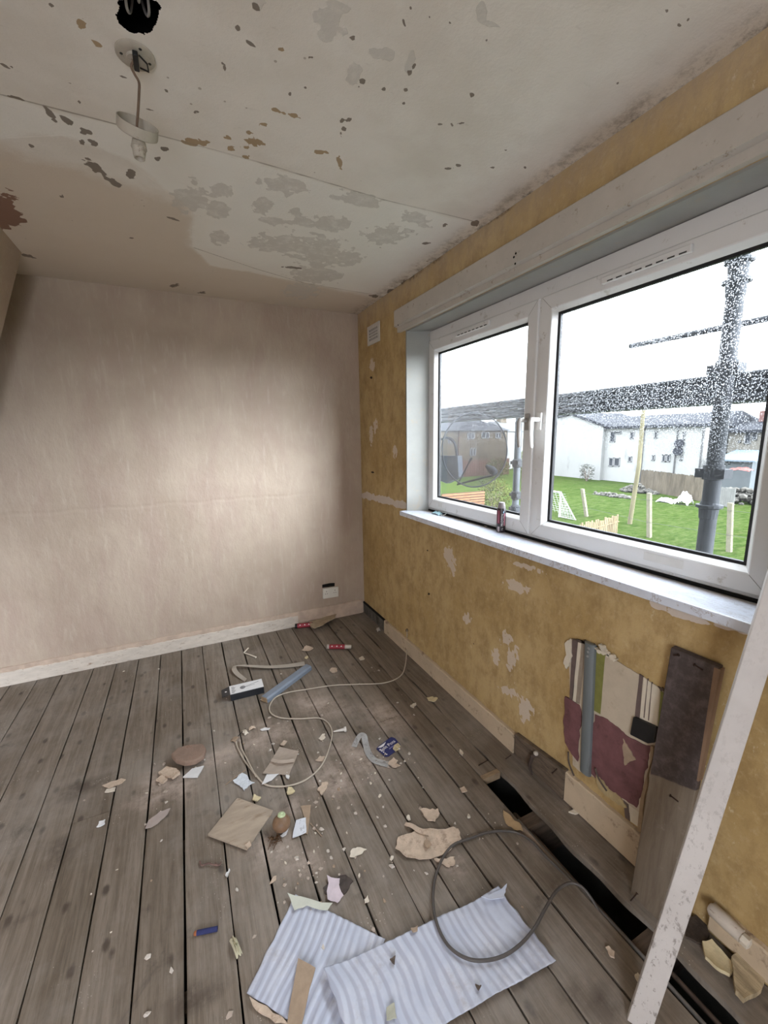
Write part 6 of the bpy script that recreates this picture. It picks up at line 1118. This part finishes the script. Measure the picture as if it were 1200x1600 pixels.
# shed
A_, B2 = [(33.0, 13.408, -0.135), (33.0, 11.623, -0.796)]
t_ = thing('garden_shed', 'grey-blue flat roofed outbuilding right of thick scaffold pole', 'shed', (33, (A_[1]+B2[1])/2, G))
b = MB(); b.box(33, 35.2, B2[1], A_[1], G-.5, A_[2]-.3); b.build('wall', plain_out('shed_grey', (0.06, 0.066, 0.069), 0.9, 0.1, 1), t_)
b = MB(); b.hexa([(32.6,B2[1]-.3,A_[2]-.35),(35.3,B2[1]-.3,A_[2]+.25),(35.3,A_[1]+.3,A_[2]+.25),(32.6,A_[1]+.3,A_[2]-.35)],[(32.6,B2[1]-.3,A_[2]-.25),(35.3,B2[1]-.3,A_[2]+.35),(35.3,A_[1]+.3,A_[2]+.35),(32.6,A_[1]+.3,A_[2]-.25)]); b.build('roof', plain_out('blue_grey_sheet', (0.072, 0.09, 0.108), 0.5, 0.05, 1), t_)
r = (13.175, -0.39, 12.906, -0.731); face_window(t_, 33, (r[0], r[2], r[1], r[3]))
# boundary fences and walls on the far side of the field
def fence(name, label, cat, A_, B2, h, mat, n, board=0.0, gap=0.15, postmat=None, rails=True, jit=0.03, grp=None):
    A_, B2 = Vector(A_), Vector(B2); d = B2-A_; L_ = d.length; u = d.normalized(); nn = Vector((-u.y, u.x, 0))*0.015; r = random.Random(len(label))
    t__ = thing(name, label, cat, tuple((A_+B2)/2)); b = MB()
    for i in range(n):
        s0 = A_+u*(L_*i/n); s1_ = A_+u*(L_*(i+1-gap)/n); hh = h*(1+r.uniform(-jit, jit))
        b.hexa([tuple(s0-nn), tuple(s1_-nn), tuple(s1_+nn), tuple(s0+nn)], [tuple(s0-nn+Vector((0,0,hh))), tuple(s1_-nn+Vector((0,0,hh))), tuple(s1_+nn+Vector((0,0,hh))), tuple(s0+nn+Vector((0,0,hh)))])
    b.build('boards', mat, t__)
    if rails:
        for f in (.2,.75):
            b = MB(); b.tube([tuple(A_+nn*2.5+Vector((0,0,h*f))), tuple(B2+nn*2.5+Vector((0,0,h*f)))], 0.025, 4); b.build('rail', mat, t__)
    return t__
M_fencew = plain_out('weathered_fence', (0.057, 0.048, 0.036), 0.9, 0.3, 3, stretch=(1,1,.3)); M_fencet = plain_out('tan_fence', (0.096, 0.075, 0.045), 0.9, 0.3, 4, stretch=(1,1,.3))
M_fencer = plain_out('red_brown_fence', (0.051, 0.027, 0.021), 0.9, 0.2, 3); M_fenceo = plain_out('orange_fence', (0.12, 0.063, 0.033), 0.9, 0.15, 6); M_postm = plain_out('concrete_post', (0.09, 0.084, 0.06), 0.9, 0.15, 10)
fence('timber_fence', 'weathered timber fence in front of the white house garden', 'fence', (30.0, 17.16, -2.75), (27.5, 11.541, -2.75), 1.55, M_fencew, 40)
fence('pale_panel_fence', 'pale panel fence right of thick scaffold pole below the shed', 'fence', (27.0, 10.452, -2.75), (26.5, 9.401, -2.75), 1.1, plain_out('pale_fence', (0.096, 0.096, 0.09), 0.9, 0.1, 3), 8)
def rubble_heap(name, label, cat, c, rx_, ry_, h, n, mat, seed, kind=None, size=(.05,.16)):
    r = random.Random(seed); mb = MB()
    for i in range(n):
        a = r.uniform(0, 6.28); q = math.sqrt(r.random()); s = r.uniform(*size); x = c[0]+rx_*q*math.cos(a); y = c[1]+ry_*q*math.sin(a); z = c[2]+h*(1-q)*r.random()
        bm = bmesh.new(); bmesh.ops.create_icosphere(bm, subdivisions=1, radius=s)
        vs = [(x+v.co.x*r.uniform(.7,1.3), y+v.co.y*r.uniform(.7,1.3), z+s*.4+v.co.z*r.uniform(.5,.9)) for v in bm.verts]; mb.add(vs, [tuple(v.index for v in f.verts) for f in bm.faces]); bm.free()
    o = mb.build(name, mat); return tag(o, label, cat, None, kind)
M_stone = plain_out('field_stone', (0.054, 0.051, 0.045), 0.9, 0.4, 3); M_leaf = plain_out('shrub_leaves', (0.0275, 0.034, 0.0125), 0.8, 0.5, 8); M_leaf2 = plain_out('yellow_hedge_leaves', (0.0462, 0.0525, 0.0126), 0.8, 0.5, 8); M_leafd = plain_out('dark_shrub_leaves', (0.03, 0.0312, 0.024), 0.8, 0.5, 8)
p = (25.362, 16.02, -2.75); rubble_heap('rubble_pile', 'low heap of grey rubble lying in the grass left of the wooden pole', 'rubble', (p[0], p[1], G), .6, 1.6, .18, 90, M_stone, 3, 'stuff')
p = (29.0, 10.32, -1.014); rubble_heap('stone_wall_rubble', 'tumbled stone wall with red sheet near right edge of the window view', 'stone wall', (29, p[1], G), .8, 1.6, 1.0, 120, M_stone, 4, 'stuff', (.1,.25))
a, e = Vector((30.0, 17.729, -2.75)), Vector((29.5, 14.827, -2.75)); m_ = (a+e)/2
rubble_heap('drystone_wall', 'low tumbled drystone wall below the white house', 'stone wall', (m_.x-1.3, m_.y, G), .3, (a-e).length/2, .7, 120, M_stone, 5, 'stuff', (.1,.2))
p = (28.0, 9.908, -0.637); tag(crumple(28.0, p[1], p[2]-.1, .4, .55, .25, 5, 8).build('red_plastic_sheet', plain_out('red_sheet', (0.20,0.045,0.04), 0.7)), 'crumpled red sheet on the stone wall at right of the window view', 'sheet')
def bush(name, label, c, rx_, ry_, rz_, n, ls, mat, seed, cat='shrub'):
    r = random.Random(seed); t__ = thing(name, label, cat, (c[0], c[1], c[2])); mb = MB()
    for i in range(n):
        d = Vector((r.gauss(0,1), r.gauss(0,1), r.gauss(0,1))).normalized()*r.uniform(.55,1)*(1+.25*mnoise.noise(Vector((i*.13, seed, 0)))); p_ = Vector((c[0]+d.x*rx_, c[1]+d.y*ry_, c[2]+rz_+d.z*rz_))
        if p_.z < c[2]: continue
        a = Vector((r.uniform(-1,1), r.uniform(-1,1), r.uniform(-.6,1))).normalized()*ls*r.uniform(.6,1.3); b_ = a.orthogonal().normalized()*ls*.4; b_.rotate(Matrix.Rotation(r.uniform(0,6.28), 3, a))
        mb.add([p_-a*.5, p_+b_*.5, p_+a*.5, p_-b_*.5], [(0,1,2,3)])
    mb.build('foliage', mat, t__)
    st_ = MB()
    for k in range(6):
        an = k*1.05+seed; st_.tube([(c[0]+.03*math.cos(an), c[1]+.03*math.sin(an), c[2]-.05), (c[0]+rx_*.3*math.cos(an), c[1]+ry_*.3*math.sin(an), c[2]+rz_*.8), (c[0]+rx_*.6*math.cos(an), c[1]+ry_*.6*math.sin(an), c[2]+rz_*1.5)], [.03,.02,.008], 5)
    st_.build('stem', M_twig, t__); return t__
p = (35.781, 23.66, -2.75); bush('small_tree', 'small sparse bush against the white gable wall', (32.2, p[1], G), .5, .85, .8, 500, .14, M_leafd, 3)
p = (37.051, 20.029, -2.75); bush('field_edge_shrub', 'low brambles at field edge in front of timber fence', (p[0], p[1], G), .4, 2.2, .45, 700, .12, M_leaf, 5)
p = (36.507, 21.737, -2.75); bush('field_edge_shrub', 'dry low brambles just right of the wooden pole at field edge', (p[0], p[1], G), .4, 1.5, .5, 500, .12, M_leafd, 6)
# telegraph pole, posts and wire
b_, t2 = [(17.457, 9.366, -2.75), (17.46, 9.188, 2.856)]; M_polew = plain_out('old_pole_wood', (0.084, 0.075, 0.045), 0.9, 0.25, 3, stretch=(1,1,.2))
b = MB(); b.tube([(b_[0],b_[1],G-.2),(b_[0],(b_[1]*.5+t2[1]*.5)-.12,(G+t2[2])/2),(b_[0],t2[1],t2[2]),(b_[0],t2[1]-.02,t2[2]+.6)], [.105,.09,.08,.08], 12); tag(b.build('wooden_pole', M_polew, smooth=True), 'tall leaning old wooden utility pole standing in the field', 'pole')
posts = []
for k, (A_, B2, lab) in enumerate(zip([(17.417, 11.607, -2.75), (15.816, 7.349, -2.75), (16.188, 4.689, -2.75)], [(17.8, 12.034, -1.318), (16.0, 7.539, -0.924), (16.4, 4.85, -0.995)], ('concrete field post furthest left, behind the picket fence','concrete field post between wooden pole and thick scaffold pole','concrete field post right of the thick scaffold pole'))):
    b = MB(); w = .075; d_ = Vector((A_[0], A_[1], G)); h = B2[2]-G; b.hexa([(d_.x-w,d_.y-w,G-.2),(d_.x+w,d_.y-w,G-.2),(d_.x+w,d_.y+w,G-.2),(d_.x-w,d_.y+w,G-.2)],[(d_.x-w,B2[1]-w,B2[2]),(d_.x+w,B2[1]-w,B2[2]),(d_.x+w,B2[1]+w,B2[2]),(d_.x-w,B2[1]+w,B2[2])])
    tag(b.build('field_post', M_postm, bevel=0.01), lab, 'post', 'concrete posts of the wire fence'); posts.append((d_, B2))
for f, lab in ((.35,'lower wire of the post and wire field fence'),(.85,'upper wire of the post and wire field fence')):
    b = MB(); b.tube([(d.x-.10, d.lerp(Vector(t), f).y, d.lerp(Vector(t), f).z) for d, t in posts]+[tuple(posts[-1][0].lerp(Vector(posts[-1][1]), f)+Vector((.5,-4,0)))], 0.006, 4); tag(b.build('fence_wire', M_pipew), lab, 'wire')
for k, (a_, h) in enumerate((((34.834, 27.5, -2.75), 1.3),((35.25, 25.561, -2.75), 1.2),((36.224, 17.523, -2.75), 1.3),((39.344, 15.527, -2.75), 1.4))):
    b = MB(); b.tube([(a_[0]-1,a_[1],G-.1),(a_[0]-1,a_[1]+.05,G+h)], 0.07, 6); tag(b.build('thin_stake', M_pipew), ('thin dark stake by left part of the white gable wall','thin dark stake by right part of the white gable wall','thin dark stake in front of the timber fence','thin dark stake right of the thick scaffold pole')[k], 'stake', 'dark stakes at the far field edge')
# white rubbish bag
p = (25.685, 12.181, -2.75); o = crumple(p[0], p[1]+.35, G, .45, .6, .32, 3, 12, 0).build('white_rubbish_bag', plain_out('bright_white_plastic', (0.5,0.5,0.5), 0.5, 0.02, 5), smooth=True); tag(o, 'flatter white plastic sack lying in the grass, left half of the pair', 'bag', 'white sacks on the grass')
o = crumple(p[0], p[1]-.62, G, .4, .42, .75, 9, 12, 0).build('white_rubbish_bag', plain_out('bright_white_plastic_bag', (0.5,0.5,0.5), 0.5, 0.02, 5), smooth=True); tag(o, 'rounder taller white plastic sack in the grass, right half of the pair', 'bag', 'white sacks on the grass')
# football goal
gb = (15.498, 11.533, -2.75); t_ = thing('football_goal', 'small white football goal frame with net at bottom left of right pane', 'goal', (gb[0], gb[1], G))
zt = -1.454; M_gw = plain_out('white_goal_tube', (0.24,0.24,0.24), 0.5)
gx, gy = [16.2, 12.34]; gy2 = 11.332; gy3 = gy+2.2
b = MB(); b.tube([(gx,gy,G),(gx,gy,zt),(gx,gy3,zt),(gx,gy3,G)], .045, 8); b.build('front_frame', M_gw, t_)
b = MB(); b.tube([(gx,gy,zt),(gx,gy2,G+.03),(gx,gy,G+.03)], .035, 6); b.build('side_stay', M_gw, t_)
b = MB(); nn = 10
for i in range(1, nn):
    s = i/nn; b.tube([(gx,gy,G+(zt-G)*s),(gx,gy+(gy2-gy)*(1-s),G+(zt-G)*s)], .008, 4); yq = gy+(gy2-gy)*s; b.tube([(gx,yq,G),(gx,yq,G+(zt-G)*(1-s))], .008, 4); b.tube([(gx+.9,gy3+(gy-gy3)*s,G),(gx+.3,gy3+(gy-gy3)*s,zt)], .008, 4); b.tube([(gx+.9-.6*s,gy,G+(zt-G)*s),(gx+.9-.6*s,gy3,G+(zt-G)*s)], .008, 4)
b.build('net', M_gw, t_)
# picket fence
A_ = (14.451, 7.848, -2.75); zt = -1.829; B2 = (10.925, 7.12, -1.55)
zt = -1.774
fence('picket_fence', 'uneven pale picket fence low in the right pane', 'fence', (A_[0], A_[1], G), (10.847, 7.186, -2.75), zt-G, M_fencet, 26, gap=.25, jit=.06)
# left pane: hedge, fences, houses
fence('orange_panel_fence', 'orange-brown slatted panel fence low in the left pane', 'fence', (10.618, 14.926, -2.75), (13.278, 14.807, -2.75), 1.3, M_fencer, 3, gap=.02, jit=0)
fa, fb = Vector((10.618, 14.926, -2.75)), Vector((13.278, 14.807, -2.75))
ft = [o for o in bpy.data.objects if o.name.startswith('orange_panel_fence')][0]
un = (fb-fa).normalized(); nrm = Vector((-un.y, un.x, 0)); nrm = nrm if nrm.dot(Vector((-1.3,-3.1,0))-fa) > 0 else -nrm
for i in range(9):
    b = MB(); b.hexa([tuple(fa+nrm*.02+Vector((0,0,.06+i*.14))), tuple(fb+nrm*.02+Vector((0,0,.06+i*.14))), tuple(fb+nrm*.05+Vector((0,0,.06+i*.14))), tuple(fa+nrm*.05+Vector((0,0,.06+i*.14)))],[tuple(fa+nrm*.02+Vector((0,0,.145+i*.14))), tuple(fb+nrm*.02+Vector((0,0,.145+i*.14))), tuple(fb+nrm*.04+Vector((0,0,.145+i*.14))), tuple(fa+nrm*.04+Vector((0,0,.145+i*.14)))]); b.build('slat', M_fenceo, ft)
p = (14.434, 15.391, -1.7); bush('hedge_bush', 'leafy yellow-green bush right of the orange panel fence', (p[0], p[1], G), .95, 1.0, 1.0, 1400, .15, M_leaf2, 11)
p = (25.635, 27.477, -2.75); bush('garden_shrub', 'green shrub behind the slim scaffold pole in the left pane', (p[0]+2.2, p[1]-.8, G), 1.3, 1.2, 1.5, 1100, .25, M_leaf2, 12)
p = (27.703, 32.328, -2.75); bush('dark_garden_shrub', 'dark green shrub seen through lower part of the satellite dish', (p[0], 30.6, G), 1.2, 1.5, 1.0, 800, .22, M_leaf, 13)
Y3 = 33.0
fence('red_brown_fence', 'red-brown garden fence behind the satellite dish', 'fence', (22.516, 33.0, -2.75), (31.381, 33.0, -2.75), 1.7, M_fencer, 30, gap=.06)
xa, xb = [24.223, 35.311]; ze3 = 2.069; zr3 = 3.993
t_ = thing('tan_house', 'tan brick semi-detached house with grey roof seen through the dish', 'house', ((xa+xb)/2, 38, G))
M_tanw = plain_out('tan_brick', (0.0473, 0.0383, 0.027), 0.9, 0.12, 1.0)
b = MB(); b.box(xa, xb, 38, 46, G-1, ze3); b.build('wall', M_tanw, t_)
b = MB(); b.hexa([(xa-.4,37.6,ze3),(xb+.3,37.6,ze3),(xb+.3,46.4,ze3),(xa-.4,46.4,ze3)],[(xa,41.9,zr3),(xb-3.2,41.9,zr3),(xb-3.2,42.1,zr3),(xa,42.1,zr3)]); b.build('roof', M_slate, t_)
for r in [(29.336, 37.9, 1.851, 30.379, 37.9, 1.096), (31.393, 37.9, 1.91, 32.577, 37.9, 1.14), (33.531, 37.9, 1.818, 34.357, 37.9, 1.116), (26.561, 37.9, 1.295, 27.191, 37.9, 0.63), (29.754, 37.9, 0.058, 30.628, 37.9, -0.873)]:
    x0_, x1_, z0_, z1_ = min(r[0],r[3]), max(r[0],r[3]), min(r[2],r[5]), max(r[2],r[5]); b = MB(); b.box(x0_,x1_,37.93,38.05,z0_,z0_+.08); b.box(x0_,x1_,37.93,38.05,z1_-.08,z1_); b.box(x0_,x0_+.08,37.93,38.05,z0_,z1_); b.box(x1_-.08,x1_,37.93,38.05,z0_,z1_); b.box((x0_+x1_)/2-.04,(x0_+x1_)/2+.04,37.93,38.05,z0_,z1_)
    f = b.build('window', M_wframe, t_); b = MB(); b.box(x0_+.08,x1_-.08,37.97,38.05,z0_+.08,z1_-.08); b.build('pane', M_pane, f)
b = MB(); xq = 28.084; b.tube([(xq,37.92,G),(xq,37.92,ze3)], .06, 6); b.build('downpipe', M_fencer, t_)
# porch rail frame in front of the tan house
# white house at the far right of the left pane
X4 = 30.0; y0_, y1_ = xb+.6, xb+8; ze4 = 1.957; zr4 = 3.285
t_ = thing('white_end_house', 'white end-of-row house behind the slim scaffold pole', 'house', ((y0_+y1_)/2, 38.5, G))
b = MB(); b.box(y0_, y1_, 38.5, 46, G-1, ze4); b.build('wall', M_harl, t_)
b = MB(); b.hexa([(y0_-.1,38.2,ze4),(y1_+.3,38.2,ze4),(y1_+.3,46.3,ze4),(y0_-.1,46.3,ze4)],[(y0_,42,zr4),(y1_,42,zr4),(y1_,42.2,zr4),(y0_,42.2,zr4)]); b.build('roof', plain_out('pale_slate', (0.063, 0.0665, 0.07), 0.8), t_)
b = MB(); q_ = (37.553, 40.0, 3.527); b.box(q_[0]-.2, q_[0]+.8, 41.5, 42.5, zr4-.5, q_[2]+.3); b.build('chimney', M_tanw, t_)
# scaffold
M_galv = plain_out('weathered_scaffold_tube', (0.032,0.034,0.037), 0.55, 0.15, 8, metal=0.1); SX = 0.6
y_, z0_, z1_ = -2.216, G+.05, 3.4
t_ = thing('scaffold_standard', 'thick grey upright scaffold pole with ring fittings outside right pane', 'scaffold pole', (SX, -2.215, G))
b = MB(); b.tube([(SX,-2.215,G),(SX,-2.217,1.2),(SX,-2.212,3.4)], 0.029, 16); b.build('pole', M_galv, t_, smooth=True)
for (z, kind_) in [(1.188, 0), (1.323, 1), (1.721, 1), (2.028, 0), (2.097, 0)]:
    b = MB()
    if kind_ == 0: b.lathe([(.029,-.055),(.031,-.05),(.034,-.012),(.046,-.006),(.046,.004),(.033,.006),(.029,.02)], (SX,-2.215,z), n=16)
    else: b.lathe([(.029,-.03),(.036,-.028),(.036,.028),(.029,.03)], (SX,-2.215,z), n=16); b.box(SX-.03, SX+.03, -2.215-.052, -2.215+.052, z-.022, z+.014)
    b.build('ring_fitting', M_galv, t_)
p2a, p2b = [(0.95, -0.745, 1.386), (0.95, -0.753, 0.904)]
t_ = thing('slim_scaffold_standard', 'slimmer grey upright scaffold pole with couplers outside the left pane', 'scaffold pole', (.95, p2a[1], G))
b = MB(); b.tube([(.95,p2a[1],G),(.95,p2a[1],1.66)], 0.026, 14); b.build('pole', plain_out('paler_tube', (0.06,0.066,0.072), 0.5, 0.15, 8, metal=0.2), t_, smooth=True)
for z in [1.277, 1.036, 0.929]:
    b = MB(); b.lathe([(.026,-.035),(.036,-.028),(.036,.02),(.026,.03)], (.95,p2a[1],z), n=14); b.box(.95-.03,.95+.03,p2a[1]-.04,p2a[1]+.04,z-.012,z+.012); b.build('ring_fitting', M_galv, t_)
t_ = thing('scaffold_walkway', 'grey horizontal scaffold walkway beam crossing outside both panes', 'scaffold beam', (SX, -1.2, 1.6))
WX = 0.70; wtop, wbot = [1.712, 1.5995]
b = MB(); b.box(WX, WX+.035, -3.4, 1.6, wbot+.01, wtop); b.build('toe_board', M_galv, t_)
for z, rr_ in ((wbot+.012,.016),(wbot+.044,.010),(wbot+.066,.008),(wtop-.012,.010)):
    b = MB(); b.tube([(WX-.012,-3.4,z),(WX-.012,1.6,z)], rr_, 12); b.build('ledger_tube', M_galv, t_, smooth=True)
b = MB(); b.box(WX+.04, WX+.2, -3.4, 1.6, wbot, wbot+.03); b.build('deck_board', M_galv, t_)
b = MB(); q1, q2 = [(0.95, -1.569, 1.948), (0.95, -2.168, 1.939)]; b.tube([(.95,q1[1]-.0,q1[2]),(.95,q2[1]-1.2,q2[2]+.0)], 0.014, 10)
tag(b.build('scaffold_guard_rail', M_galv, smooth=True), 'thin horizontal scaffold guard rail high outside the right pane', 'scaffold rail')
# satellite dish on the outside wall
def mat_mesh():
    m = bpy.data.materials.new('perforated_grey_dish'); m.use_nodes = True; nt = m.node_tree; nt.nodes.clear(); t = NT(nt)
    out = t.n('ShaderNodeOutputMaterial'); tr = t.n('ShaderNodeBsdfTransparent'); d = t.n('ShaderNodeBsdfPrincipled'); d.inputs['Base Color'].default_value = (0.006,0.007,0.009,1); d.inputs['Roughness'].default_value = 0.8; d.inputs['Specular IOR Level'].default_value = 0.05
    mx = t.n('ShaderNodeMixShader'); t.setv(mx.inputs[0], t.rng(t.noise(t.coord('Object'), 12, 3, 0.5), 0.3, 0.7, 0.42, 0.58)); t.lk(tr.outputs[0], mx.inputs[1]); t.lk(d.outputs[0], mx.inputs[2]); t.lk(mx.outputs[0], out.inputs[0]); return m
dc = Vector((0.47, -0.83, 1.381)); fa_ = Vector((-0.30,-0.95,0.10)).normalized()
u_ = Vector((0,0,1)).cross(fa_).normalized(); w_ = fa_.cross(u_)
t_ = thing('satellite_dish', 'round perforated grey satellite dish outside the left pane', 'satellite dish', tuple(dc-Vector((0,0,.24))))
RX, RY = 0.225, 0.245; b = MB(); vs = [dc]; nr, ns = 10, 48
for i in range(1, nr+1):
    for k in range(ns):
        a = 2*PI*k/ns; q = i/nr; vs.append(dc+u_*(RX*q*math.cos(a))+w_*(RY*q*math.sin(a))+fa_*(.05*q*q))
fs = [(0,1+k,1+(k+1) % ns) for k in range(ns)]+[(1+i*ns+k,1+(i+1)*ns+k,1+(i+1)*ns+(k+1) % ns,1+i*ns+(k+1) % ns) for i in range(nr-1) for k in range(ns)]
b.add(vs, fs); b.build('reflector', mat_mesh(), t_)
M_dk = plain_out('dish_bracket', (0.018,0.02,0.024), 0.6, 0.1, 10)
b = MB(); rim = [dc+u_*(RX*math.cos(2*PI*k/ns))+w_*(RY*math.sin(2*PI*k/ns))+fa_*.05 for k in range(ns+1)]; b.tube(rim, .005, 6); b.build('rim', M_dk, t_)
pb_, pe = [(0.47, -0.668, 1.136), (0.47, -1.058, 1.234)]
b = MB(); b.tube([dc-w_*.05-fa_*.02, Vector(pb_), Vector(pe)], .008, 8); b.build('feed_arm', M_dk, t_)
b = MB(); b.lathe([(.012,0),(.022,.008),(.026,.04),(.018,.06),(.010,.085),(0,.085)], tuple(Vector(pe)+Vector((0,-.02,.01))), (-.2,.5,.35), 14); b.build('feed_horn', M_dk, t_, smooth=True)
q = [(0.5, -0.446, 1.333), (0.5, -0.674, 1.341), (0.5, -0.694, 1.191), (0.5, -0.536, 1.131), (0.5, -0.441, 1.147)]
b = MB(); b.prism([(p[1], p[2]) for p in q], 0, .46, .50); b.build('mounting_plate', plain_out('blue_grey_bracket', (0.10,0.115,0.14), 0.6, 0.1, 10), t_)
q = [(0.5, -0.409, 1.458), (0.5, -0.495, 1.467), (0.5, -0.578, 1.43), (0.5, -0.612, 1.339)]
b = MB(); b.tube(smooth_path(q, 5), .010, 8); b.build('curved_bracket', M_dk, t_, smooth=True)
q = [(0.47, -0.906, 1.188), (0.47, -0.987, 1.145), (0.47, -1.051, 1.135), (0.47, -1.071, 1.222)]
b = MB(); b.tube(smooth_path(q, 5), .0022, 5); b.build('coax_cable', M_dk, t_, smooth=True)
b = MB(); b.tube([(0.25,-0.30,1.33),(0.47,-.40,1.33)], .016, 10); b.build('wall_arm', M_dk, t_)
# tidy helper property
for o in bpy.data.objects:
    if '_w' in o: del o['_w']
